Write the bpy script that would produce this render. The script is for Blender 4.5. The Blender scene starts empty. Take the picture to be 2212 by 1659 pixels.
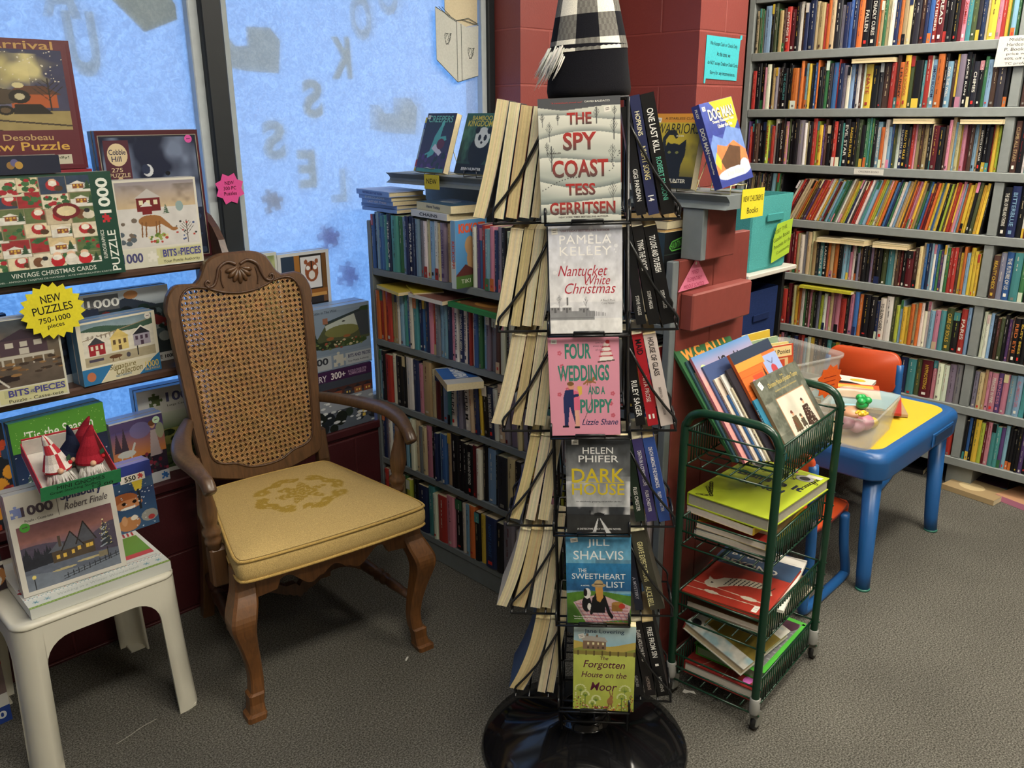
import bpy, bmesh, math, random
import numpy as np
from mathutils import Vector, Matrix
random.seed(7); RNG=np.random.RandomState(7)
SC=bpy.context.scene; COL=SC.collection
R=math.radians
# ---------------------------------------------------------------- camera
FPX,PW,PH=1839.4,2212,1659
YAW,PITCH,ROLL=R(45.4),R(17.52),R(-0.29)
CAMLOC=Vector((0,0,1.5))
FW=Vector((math.cos(YAW)*math.cos(PITCH),math.sin(YAW)*math.cos(PITCH),-math.sin(PITCH)))
_r=Vector((math.sin(YAW),-math.cos(YAW),0)); _u=_r.cross(FW)
RT=_r*math.cos(ROLL)+_u*math.sin(ROLL); UP=_u*math.cos(ROLL)-_r*math.sin(ROLL)
cam=bpy.data.cameras.new('camera'); cam.sensor_fit='HORIZONTAL'; cam.sensor_width=36; cam.lens=FPX/PW*36; cam.clip_start=.02
camo=bpy.data.objects.new('camera',cam); COL.objects.link(camo)
camo.matrix_world=Matrix(((RT.x,UP.x,-FW.x,CAMLOC.x),(RT.y,UP.y,-FW.y,CAMLOC.y),(RT.z,UP.z,-FW.z,CAMLOC.z),(0,0,0,1)))
SC.camera=camo
SC.view_settings.view_transform='Standard'; SC.view_settings.look='None'; SC.view_settings.exposure=0.0; SC.view_settings.gamma=1
# ---------------------------------------------------------------- daylight outside the frosted shop window
wd=bpy.data.worlds.new('daylight'); SC.world=wd; wd.use_nodes=True
nt=wd.node_tree; nt.nodes.clear()
wo=nt.nodes.new('ShaderNodeOutputWorld'); wb=nt.nodes.new('ShaderNodeBackground')
wb.inputs[0].default_value=(.19,.46,1.0,1); wb.inputs[1].default_value=2.35
nt.links.new(wb.outputs[0],wo.inputs[0])
LAMP=45.0      # radiance of the ceiling light diffusers
# ---------------------------------------------------------------- colours / materials
def lin(c):
    if isinstance(c,str):
        c=c.lstrip('#'); c=[int(c[i:i+2],16)/255 for i in (0,2,4)]
    return tuple((x/12.92 if x<=.04045 else ((x+.055)/1.055)**2.4) for x in c[:3])
MATS={}
def newmat(name):
    m=bpy.data.materials.new(name); m.use_nodes=True; MATS[name]=m
    nt=m.node_tree; b=nt.nodes['Principled BSDF']; return m,nt,b
def N(nt,t,**k):
    n=nt.nodes.new(t)
    for a,v in k.items():
        if a.startswith('i_'): n.inputs[int(a[2:])].default_value=v
        else: setattr(n,a,v)
    return n
def attr_mat(name,rough,noise=0,nscale=200,bump=0,coat=0,metal=0,spec=.5,stretch=None):
    m,nt,b=newmat(name); a=N(nt,'ShaderNodeAttribute',attribute_name='Col')
    src=a.outputs[0]
    b.inputs['Roughness'].default_value=rough; b.inputs['Metallic'].default_value=metal
    b.inputs['Specular IOR Level'].default_value=spec
    if coat: b.inputs['Coat Weight'].default_value=coat; b.inputs['Coat Roughness'].default_value=.08
    if noise or bump:
        tc=N(nt,'ShaderNodeTexCoord'); vec=tc.outputs['Object']
        if stretch:
            mp=N(nt,'ShaderNodeMapping'); mp.inputs['Scale'].default_value=stretch; nt.links.new(vec,mp.inputs[0]); vec=mp.outputs[0]
        no=N(nt,'ShaderNodeTexNoise'); no.inputs['Scale'].default_value=nscale; no.inputs['Detail'].default_value=3; nt.links.new(vec,no.inputs['Vector'])
        if noise:
            mr=N(nt,'ShaderNodeMapRange'); mr.inputs[1].default_value=.3; mr.inputs[2].default_value=.7; mr.inputs[3].default_value=1-noise; mr.inputs[4].default_value=1+noise
            nt.links.new(no.outputs[0],mr.inputs[0])
            vm=N(nt,'ShaderNodeVectorMath',operation='SCALE'); nt.links.new(src,vm.inputs[0]); nt.links.new(mr.outputs[0],vm.inputs['Scale']); src=vm.outputs[0]
        if bump:
            bp=N(nt,'ShaderNodeBump'); bp.inputs['Strength'].default_value=bump; bp.inputs['Distance'].default_value=.002
            nt.links.new(no.outputs[0],bp.inputs['Height']); nt.links.new(bp.outputs[0],b.inputs['Normal'])
    nt.links.new(src,b.inputs['Base Color']); return m
attr_mat('print',.38,spec=.4)                      # printed covers
attr_mat('gloss',.25,spec=.5)
attr_mat('matte',.8,noise=.06,nscale=60,spec=.3)   # card, paper
attr_mat('paper',.85,noise=.05,nscale=150,spec=.2)
attr_mat('paint',.5,noise=.05,nscale=35,bump=.25,spec=.4)
attr_mat('fabric',.95,noise=.22,nscale=420,bump=.5,spec=.1)
attr_mat('felt',.95,noise=.15,nscale=600,bump=.3,spec=.1)
attr_mat('plastic',.35,spec=.5)
attr_mat('enamel',.28,spec=.5)
attr_mat('metal',.3,metal=1)
attr_mat('cane',.55,noise=.18,nscale=90)
attr_mat('fur',.9,noise=.1,nscale=300,stretch=(1,1,.08))
def wood_mat(name,rough,scale=(30,30,3),dark=.62):
    m,nt,b=newmat(name); a=N(nt,'ShaderNodeAttribute',attribute_name='Col')
    tc=N(nt,'ShaderNodeTexCoord'); mp=N(nt,'ShaderNodeMapping'); mp.inputs['Scale'].default_value=scale
    no=N(nt,'ShaderNodeTexNoise'); no.inputs['Scale'].default_value=3; no.inputs['Detail'].default_value=6; no.inputs['Distortion'].default_value=1.2
    mr=N(nt,'ShaderNodeMapRange'); mr.inputs[1].default_value=.3; mr.inputs[2].default_value=.7; mr.inputs[3].default_value=dark; mr.inputs[4].default_value=1.15
    vm=N(nt,'ShaderNodeVectorMath',operation='SCALE')
    nt.links.new(tc.outputs['Object'],mp.inputs[0]); nt.links.new(mp.outputs[0],no.inputs['Vector']); nt.links.new(no.outputs[0],mr.inputs[0])
    nt.links.new(a.outputs[0],vm.inputs[0]); nt.links.new(mr.outputs[0],vm.inputs['Scale']); nt.links.new(vm.outputs[0],b.inputs['Base Color'])
    b.inputs['Roughness'].default_value=rough; b.inputs['Coat Weight'].default_value=.25; b.inputs['Coat Roughness'].default_value=.2
wood_mat('wood',.42); wood_mat('woodx',.5,scale=(3,30,30))
# carpet
m,nt,b=newmat('carpet'); tc=N(nt,'ShaderNodeTexCoord')
n1=N(nt,'ShaderNodeTexNoise'); n1.inputs['Scale'].default_value=230; n1.inputs['Detail'].default_value=4; n1.inputs['Roughness'].default_value=.7
n2=N(nt,'ShaderNodeTexNoise'); n2.inputs['Scale'].default_value=2.2; n2.inputs['Detail'].default_value=3
cr=N(nt,'ShaderNodeValToRGB'); e=cr.color_ramp.elements
e[0].position=.36; e[0].color=(*lin('#383630'),1); e[1].position=.66; e[1].color=(*lin('#8b8880'),1)
q=e.new(.5); q.color=(*lin('#605e57'),1)
mr=N(nt,'ShaderNodeMapRange'); mr.inputs[1].default_value=.3; mr.inputs[2].default_value=.7; mr.inputs[3].default_value=.85; mr.inputs[4].default_value=1.12
vm=N(nt,'ShaderNodeVectorMath',operation='SCALE'); bp=N(nt,'ShaderNodeBump'); bp.inputs['Strength'].default_value=.9; bp.inputs['Distance'].default_value=.004
for x in (n1,n2): nt.links.new(tc.outputs['Object'],x.inputs['Vector'])
nt.links.new(n1.outputs[0],cr.inputs[0]); nt.links.new(n2.outputs[0],mr.inputs[0]); nt.links.new(cr.outputs[0],vm.inputs[0]); nt.links.new(mr.outputs[0],vm.inputs['Scale'])
nt.links.new(vm.outputs[0],b.inputs['Base Color']); nt.links.new(n1.outputs[0],bp.inputs['Height']); nt.links.new(bp.outputs[0],b.inputs['Normal'])
b.inputs['Roughness'].default_value=1; b.inputs['Specular IOR Level'].default_value=.05
# painted concrete block
def blockmat(name,c1,c2,c3):
  global m,nt,b
  m,nt,b=newmat(name); tc=N(nt,'ShaderNodeTexCoord'); sx=N(nt,'ShaderNodeSeparateXYZ'); ad=N(nt,'ShaderNodeMath',operation='ADD'); cx=N(nt,'ShaderNodeCombineXYZ')
  az=N(nt,'ShaderNodeMath',operation='ADD'); az.inputs[1].default_value=-.01
  br=N(nt,'ShaderNodeTexBrick'); br.inputs['Scale'].default_value=1; br.inputs['Brick Width'].default_value=.4; br.inputs['Row Height'].default_value=.2; br.inputs['Mortar Size'].default_value=.005; br.inputs['Mortar Smooth'].default_value=.6
  br.inputs['Color1'].default_value=(*lin(c1),1); br.inputs['Color2'].default_value=(*lin(c2),1); br.inputs['Mortar'].default_value=(*lin(c3),1)
  no=N(nt,'ShaderNodeTexNoise'); no.inputs['Scale'].default_value=140; no.inputs['Detail'].default_value=3
  mx=N(nt,'ShaderNodeMath',operation='MULTIPLY_ADD'); mx.inputs[1].default_value=-3; b1=N(nt,'ShaderNodeBump'); b1.inputs['Strength'].default_value=.5; b1.inputs['Distance'].default_value=.0025
  L=nt.links.new
  L(tc.outputs['Object'],sx.inputs[0]); L(sx.outputs[0],ad.inputs[0]); L(sx.outputs[1],ad.inputs[1]); L(ad.outputs[0],cx.inputs[0]); L(sx.outputs[2],az.inputs[0]); L(az.outputs[0],cx.inputs[1])
  L(cx.outputs[0],br.inputs['Vector']); L(br.outputs['Color'],b.inputs['Base Color']); L(tc.outputs['Object'],no.inputs['Vector'])
  L(br.outputs['Fac'],mx.inputs[0]); L(no.outputs[0],mx.inputs[2]); L(mx.outputs[0],b1.inputs['Height']); L(b1.outputs[0],b.inputs['Normal']); b.inputs['Roughness'].default_value=.45
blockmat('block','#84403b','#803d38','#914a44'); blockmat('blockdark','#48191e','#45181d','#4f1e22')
# frosted, flecked window film: part see-through, part light-spreading
m,nt,b=newmat('frost'); nt.nodes.remove(b); out=nt.nodes['Material Output']
tc=N(nt,'ShaderNodeTexCoord'); no=N(nt,'ShaderNodeTexNoise'); no.inputs['Scale'].default_value=62; no.inputs['Detail'].default_value=5; no.inputs['Roughness'].default_value=.65; no.inputs['Distortion'].default_value=1.6
cr=N(nt,'ShaderNodeValToRGB'); e=cr.color_ramp.elements; e[0].position=.42; e[0].color=(.72,.77,.82,1); e[1].position=.66; e[1].color=(1.0,1.0,1.0,1)
tr=N(nt,'ShaderNodeBsdfTransparent'); tl=N(nt,'ShaderNodeBsdfTranslucent'); df=N(nt,'ShaderNodeBsdfDiffuse'); df.inputs[0].default_value=(.5,.52,.52,1)
m1=N(nt,'ShaderNodeMixShader'); m1.inputs[0].default_value=.42; m2=N(nt,'ShaderNodeMixShader'); m2.inputs[0].default_value=.34
L=nt.links.new; L(tc.outputs['Object'],no.inputs['Vector']); L(no.outputs[0],cr.inputs[0]); L(cr.outputs[0],tr.inputs[0]); L(cr.outputs[0],tl.inputs[0])
L(tr.outputs[0],m1.inputs[1]); L(tl.outputs[0],m1.inputs[2]); L(m1.outputs[0],m2.inputs[1]); L(df.outputs[0],m2.inputs[2]); L(m2.outputs[0],out.inputs[0])
# thin paper lit through from outside
m,nt,b=newmat('thinpaper'); nt.nodes.remove(b); out=nt.nodes['Material Output']; a=N(nt,'ShaderNodeAttribute',attribute_name='Col')
tl=N(nt,'ShaderNodeBsdfTranslucent'); df=N(nt,'ShaderNodeBsdfDiffuse'); mx=N(nt,'ShaderNodeMixShader'); mx.inputs[0].default_value=.75
nt.links.new(a.outputs[0],tl.inputs[0]); nt.links.new(a.outputs[0],df.inputs[0]); nt.links.new(df.outputs[0],mx.inputs[1]); nt.links.new(tl.outputs[0],mx.inputs[2]); nt.links.new(mx.outputs[0],out.inputs[0])
# clear / milky plastic tub
def tubmat(name,col,fac):
    m,nt,b=newmat(name); nt.nodes.remove(b); out=nt.nodes['Material Output']
    tr=N(nt,'ShaderNodeBsdfTransparent'); tr.inputs[0].default_value=(*col,1); p=N(nt,'ShaderNodeBsdfPrincipled'); p.inputs['Base Color'].default_value=(.75,.75,.72,1); p.inputs['Roughness'].default_value=.2
    mx=N(nt,'ShaderNodeMixShader'); mx.inputs[0].default_value=fac; nt.links.new(tr.outputs[0],mx.inputs[1]); nt.links.new(p.outputs[0],mx.inputs[2]); nt.links.new(mx.outputs[0],out.inputs[0])
tubmat('tub',(.93,.93,.91),.22); tubmat('wrap',(1,1,1),.06)
# lamp diffuser
m,nt,b=newmat('lamp'); b.inputs['Base Color'].default_value=(.9,.9,.9,1); b.inputs['Emission Color'].default_value=(1,.925,.79,1); b.inputs['Emission Strength'].default_value=LAMP
m,nt,b=newmat('ceil'); b.inputs['Base Color'].default_value=(.72,.7,.66,1); b.inputs['Roughness'].default_value=.9
m,nt,b=newmat('blackplastic'); b.inputs['Base Color'].default_value=(.006,.006,.007,1); b.inputs['Roughness'].default_value=.09
# ---------------------------------------------------------------- mesh builder
def aff(o,x,y,z=None):
    o,x,y=Vector(o),Vector(x),Vector(y); z=Vector(z) if z is not None else x.cross(y)
    return Matrix(((x.x,y.x,z.x,o.x),(x.y,y.y,z.y,o.y),(x.z,y.z,z.z,o.z),(0,0,0,1)))
def T(x,y,z): return Matrix.Translation((x,y,z))
def RX(a): return Matrix.Rotation(R(a),4,'X')
def RY(a): return Matrix.Rotation(R(a),4,'Y')
def RZ(a): return Matrix.Rotation(R(a),4,'Z')
I4=Matrix.Identity(4)
class MB:
    def __init__(s): s.ch=[]; s.n=0
    def raw(s,V,F,mat,col,M=None,smooth=False,vcol=None):
        """V verts, F faces; col one sRGB colour or one per face; vcol linear colour per vertex"""
        V=np.asarray(V,float).reshape(-1,3)
        if M is not None:
            A=np.array(M); V=V@A[:3,:3].T+A[:3,3]
            if np.linalg.det(A[:3,:3])<0: F=[tuple(reversed(f)) for f in F]
        if isinstance(F,np.ndarray): sizes=np.full(len(F),F.shape[1]); loops=F.reshape(-1)
        else: sizes=np.array([len(f) for f in F]); loops=np.fromiter((i for f in F for i in f),int)
        if vcol is not None: lc=np.asarray(vcol)[loops]
        elif isinstance(col,list): lc=np.repeat(np.array([lin(c) for c in col]),sizes,axis=0)
        else: lc=np.tile(np.array(lin(col)),(len(loops),1))
        s.ch.append((V,loops+s.n,sizes,mat,lc,smooth)); s.n+=len(V); return s
    def box(s,lo,hi,mat,col,M=None,faces=None):
        x0,y0,z0=lo; x1,y1,z1=hi
        V=[(x0,y0,z0),(x1,y0,z0),(x1,y1,z0),(x0,y1,z0),(x0,y0,z1),(x1,y0,z1),(x1,y1,z1),(x0,y1,z1)]
        F=[(0,3,2,1),(4,5,6,7),(0,1,5,4),(2,3,7,6),(1,2,6,5),(3,0,4,7)]  # bottom top front back right left
        return s.raw(V,F,mat,col,M)
    def bbox(s,lo,hi,r,mat,col,M=None):
        """box with chamfered edges"""
        x0,y0,z0=lo; x1,y1,z1=hi; c=[(x0+x1)/2,(y0+y1)/2,(z0+z1)/2]; h=[(x1-x0)/2,(y1-y0)/2,(z1-z0)/2]
        r=min(r,*[a*.95 for a in h]); V=[];idx={}
        for sx in(-1,1):
            for sy in(-1,1):
                for sz in(-1,1):
                    S=(sx,sy,sz)
                    for a in range(3):
                        p=[c[i]+S[i]*(h[i]-(0 if i==a else r)) for i in range(3)]; idx[S,a]=len(V); V.append(p)
        F=[]
        for a in range(3):
            b_,c_=(a+1)%3,(a+2)%3
            for sg in(-1,1):
                q=[]
                for (u,v) in ((-1,-1),(1,-1),(1,1),(-1,1)):
                    S=[0,0,0]; S[a]=sg;S[b_]=u;S[c_]=v; q.append(idx[tuple(S),a])
                F.append(tuple(q) if sg>0 else tuple(reversed(q)))
            # edges along a
            for (u,v) in ((-1,-1),(1,-1),(1,1),(-1,1)):
                S0=[0,0,0];S1=[0,0,0]; S0[a]=-1;S1[a]=1; S0[b_]=S1[b_]=u; S0[c_]=S1[c_]=v
                q=(idx[tuple(S0),b_],idx[tuple(S1),b_],idx[tuple(S1),c_],idx[tuple(S0),c_])
                F.append(q if u*v<0 else tuple(reversed(q)))
        for S in [(x,y,z) for x in(-1,1) for y in(-1,1) for z in(-1,1)]:
            t=(idx[S,0],idx[S,1],idx[S,2]); F.append(t if S[0]*S[1]*S[2]>0 else tuple(reversed(t)))
        return s.raw(V,F,mat,col,M)
    def prism(s,pts,d0,d1,mat,col,M=None,side=None,cap=True):
        """2-D outline (x,y) counter-clockwise, extruded along z from d0 to d1"""
        n=len(pts); V=[(p[0],p[1],d0) for p in pts]+[(p[0],p[1],d1) for p in pts]
        F=[(i,(i+1)%n,n+(i+1)%n,n+i) for i in range(n)]; cs=[side or col]*n
        if cap: F+= [tuple(range(n-1,-1,-1)),tuple(range(n,2*n))]; cs+=[col,col]
        return s.raw(V,F,mat,cs,M)
    def tube(s,P,r,mat,col,M=None,k=8,caps=True,up=None):
        """round bar along points; r number or per point"""
        P=[Vector(p) for p in P]; n=len(P); rr=[r]*n if not hasattr(r,'__len__') else r
        V=[];pa=None
        for i,p in enumerate(P):
            t=(P[min(i+1,n-1)]-P[max(i-1,0)]).normalized()
            if pa is None:
                a=Vector(up) if up else (Vector((0,0,1)) if abs(t.z)<.9 else Vector((1,0,0)))
            else: a=pa
            a=(a-t*a.dot(t)); 
            if a.length<1e-6: a=t.orthogonal()
            a.normalize(); b_=t.cross(a); pa=a
            for j in range(k):
                th=2*math.pi*j/k; V.append(p+(a*math.cos(th)+b_*math.sin(th))*rr[i])
        F=[]
        for i in range(n-1):
            for j in range(k):
                F.append((i*k+j,i*k+(j+1)%k,(i+1)*k+(j+1)%k,(i+1)*k+j))
        if caps: F+=[tuple(range(k-1,-1,-1)),tuple(range((n-1)*k,n*k))]
        return s.raw([tuple(v) for v in V],F,mat,col,M,smooth=True)
    def lathe(s,prof,mat,col,M=None,k=24,smooth=True,sx=1,sy=1,cap=True):
        """profile (r,z) bottom to top about z"""
        V=[];F=[];n=len(prof)
        for r_,z in prof:
            for j in range(k):
                th=2*math.pi*j/k; V.append((r_*math.cos(th)*sx,r_*math.sin(th)*sy,z))
        for i in range(n-1):
            for j in range(k): F.append((i*k+j,i*k+(j+1)%k,(i+1)*k+(j+1)%k,(i+1)*k+j))
        if cap: F+=[tuple(range(k-1,-1,-1)),tuple(range((n-1)*k,n*k))]
        return s.raw(V,F,mat,col,M,smooth=smooth)
    def loft(s,secs,mat,col,M=None,smooth=True,caps=True):
        """list of closed rings with equal vertex counts"""
        k=len(secs[0]); V=[p for r_ in secs for p in r_]; F=[]
        for i in range(len(secs)-1):
            for j in range(k): F.append((i*k+j,i*k+(j+1)%k,(i+1)*k+(j+1)%k,(i+1)*k+j))
        if caps: F+=[tuple(range(k-1,-1,-1)),tuple(range((len(secs)-1)*k,len(secs)*k))]
        return s.raw(V,F,mat,col,M,smooth=smooth)
    def grid(s,P,C,mat,M=None,smooth=False):
        """P (ny,nx,3) points, C (ny,nx,3) linear colours"""
        ny,nx=P.shape[:2]; i=np.arange(ny*nx).reshape(ny,nx)
        F=np.stack([i[:-1,:-1],i[:-1,1:],i[1:,1:],i[1:,:-1]],-1).reshape(-1,4)
        return s.raw(P.reshape(-1,3),F,mat,None,M,smooth,vcol=C.reshape(-1,3))
    def pic(s,pc,w,h,M,mat='print'):
        """painted picture w x h, lower left at M's origin, x right, y up"""
        ny,nx=pc.a.shape[:2]; X,Y=np.meshgrid(np.linspace(0,w,nx),np.linspace(0,h,ny))
        return s.grid(np.stack([X,Y,np.zeros_like(X)],-1),pc.a,mat,M)
    def text(s,t,M,w=None,h=None,col='#ffffff',bold=0,shear=0,mat='print',ax='c',ay='c',z=.0004,jit=0,spread=1):
        V,F,bw,bh=text_geo(t,bold,shear,spread)
        sx=sy=1
        if w and h: sx,sy=w/bw,h/bh
        elif w: sx=sy=w/bw
        elif h: sx=sy=h/bh
        X=V.copy(); X[:,0]*=sx; X[:,1]*=sy
        X[:,0]-={'l':0,'c':.5,'r':1}[ax]*bw*sx; X[:,1]-={'b':0,'c':.5,'t':1}[ay]*bh*sy
        if jit: X[:,1]+=jit*np.sin(X[:,0]*90+len(t))
        X[:,2]=z
        if isinstance(col,tuple):      # lettering that fades from one colour to another
            bm=bmesh.new(); vs=[bm.verts.new(p) for p in X]
            for f in F:
                try: bm.faces.new([vs[i] for i in f])
                except ValueError: pass
            lo,hi=X[:,1].min(),X[:,1].max()
            for k in range(1,7): bmesh.ops.bisect_plane(bm,geom=bm.verts[:]+bm.edges[:]+bm.faces[:],plane_co=(0,lo+(hi-lo)*k/7,0),plane_no=(0,1,0))
            bm.verts.index_update(); X=np.array([v.co[:] for v in bm.verts]); F=[tuple(v.index for v in f.verts) for f in bm.faces]; bm.free()
            t_=np.clip((X[:,1:2]-lo)/(hi-lo),0,1); return s.raw(X,F,mat,None,M,vcol=np.array(lin(col[0]))*(1-t_)+np.array(lin(col[1]))*t_)
        return s.raw(X,F,mat,col,M)
    def poly(s,pts,M,col,mat='print',z=.0003):
        a=sum(pts[i][0]*pts[(i+1)%len(pts)][1]-pts[(i+1)%len(pts)][0]*pts[i][1] for i in range(len(pts)))
        if a<0: pts=pts[::-1]
        return s.raw([(p[0],p[1],z) for p in pts],[tuple(range(len(pts)))],mat,col,M)
    def rect(s,x0,y0,x1,y1,M,col,mat='print',z=.0003): return s.poly([(x0,y0),(x1,y0),(x1,y1),(x0,y1)],M,col,mat,z)
    def ell(s,cx,cy,rx,ry,M,col,mat='print',z=.0003,k=20): return s.poly([(cx+rx*math.cos(2*math.pi*i/k),cy+ry*math.sin(2*math.pi*i/k)) for i in range(k)],M,col,mat,z)
    def line(s,pts,w,M,col,mat='print',z=.0003):
        for a,b in zip(pts,pts[1:]):
            dx,dy=b[0]-a[0],b[1]-a[1]; l=math.hypot(dx,dy) or 1; nx,ny=-dy/l*w/2,dx/l*w/2
            s.poly([(a[0]-nx,a[1]-ny),(b[0]-nx,b[1]-ny),(b[0]+nx,b[1]+ny),(a[0]+nx,a[1]+ny)],M,col,mat,z)
        return s
    def put(s,o,M):
        A=np.array(M)
        for V,l,z,m,c,sm in o.ch: s.ch.append((V@A[:3,:3].T+A[:3,3],l+s.n,z,m,c,sm))
        s.n+=o.n; return s
    def mesh(s,name):
        me=bpy.data.meshes.new(name)
        V=np.concatenate([c[0] for c in s.ch]); Lp=np.concatenate([c[1] for c in s.ch]); Z=np.concatenate([c[2] for c in s.ch])
        names=[]; 
        for c in s.ch:
            if c[3] not in names: names.append(c[3])
        mi=np.concatenate([np.full(len(c[2]),names.index(c[3])) for c in s.ch]); sm=np.concatenate([np.full(len(c[2]),c[5]) for c in s.ch])
        me.vertices.add(len(V)); me.vertices.foreach_set('co',V.reshape(-1).astype(np.float32))
        me.loops.add(len(Lp)); me.loops.foreach_set('vertex_index',Lp.astype(np.int32))
        me.polygons.add(len(Z)); me.polygons.foreach_set('loop_start',np.concatenate([[0],np.cumsum(Z)[:-1]]).astype(np.int32)); me.polygons.foreach_set('loop_total',Z.astype(np.int32))
        me.polygons.foreach_set('material_index',mi.astype(np.int32)); me.polygons.foreach_set('use_smooth',sm.astype(bool))
        for n in names: me.materials.append(MATS[n])
        lc=np.concatenate([c[4] for c in s.ch]); at=me.color_attributes.new('Col','FLOAT_COLOR','CORNER')
        at.data.foreach_set('color',np.concatenate([lc,np.ones((len(lc),1))],1).reshape(-1).astype(np.float32))
        me.update(calc_edges=True); me.validate(); return me
_tg={}
def text_geo(t,bold,shear,spread=1):
    k=(t,bold,shear,spread)
    if k not in _tg:
        c=bpy.data.curves.new('t','FONT'); c.body=t; c.size=1; c.offset=bold; c.shear=shear; c.resolution_u=3; c.space_character=spread; c.fill_mode='FRONT'
        o=bpy.data.objects.new('t',c); me=bpy.data.meshes.new_from_object(o)
        V=np.array([v.co[:] for v in me.vertices]).reshape(-1,3); F=[tuple(p.vertices) for p in me.polygons]
        bpy.data.objects.remove(o); bpy.data.curves.remove(c); bpy.data.meshes.remove(me)
        if len(V)==0: V=np.zeros((3,3)); F=[(0,1,2)]
        mn=V.min(0); V=V-mn; bw,bh=max(V[:,0].max(),1e-3),max(V[:,1].max(),1e-3)
        _tg[k]=(V,F,bw,bh)
    return _tg[k]
def obj(name,mb,parent=None,M=None):
    o=bpy.data.objects.new(name,mb.mesh(name) if isinstance(mb,MB) else mb); COL.objects.link(o)
    if parent is not None: o.parent=parent
    if M is not None:
        if parent is not None: o.matrix_local=M
        else: o.matrix_world=M
    return o
def thing(name,label,cat,M=I4,group=None):
    o=bpy.data.objects.new(name,None); COL.objects.link(o); o.matrix_world=M; o.empty_display_size=.05
    return tag(o,label,cat,group)
def tag(o,label,cat,group=None):
    o['label']=label; o['category']=cat
    if group: o['group']=group
    return o
def struct(name,mb,label=None):
    o=obj(name,mb); o['kind']='structure'
    if label: o['label']=label
    return o
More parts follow.
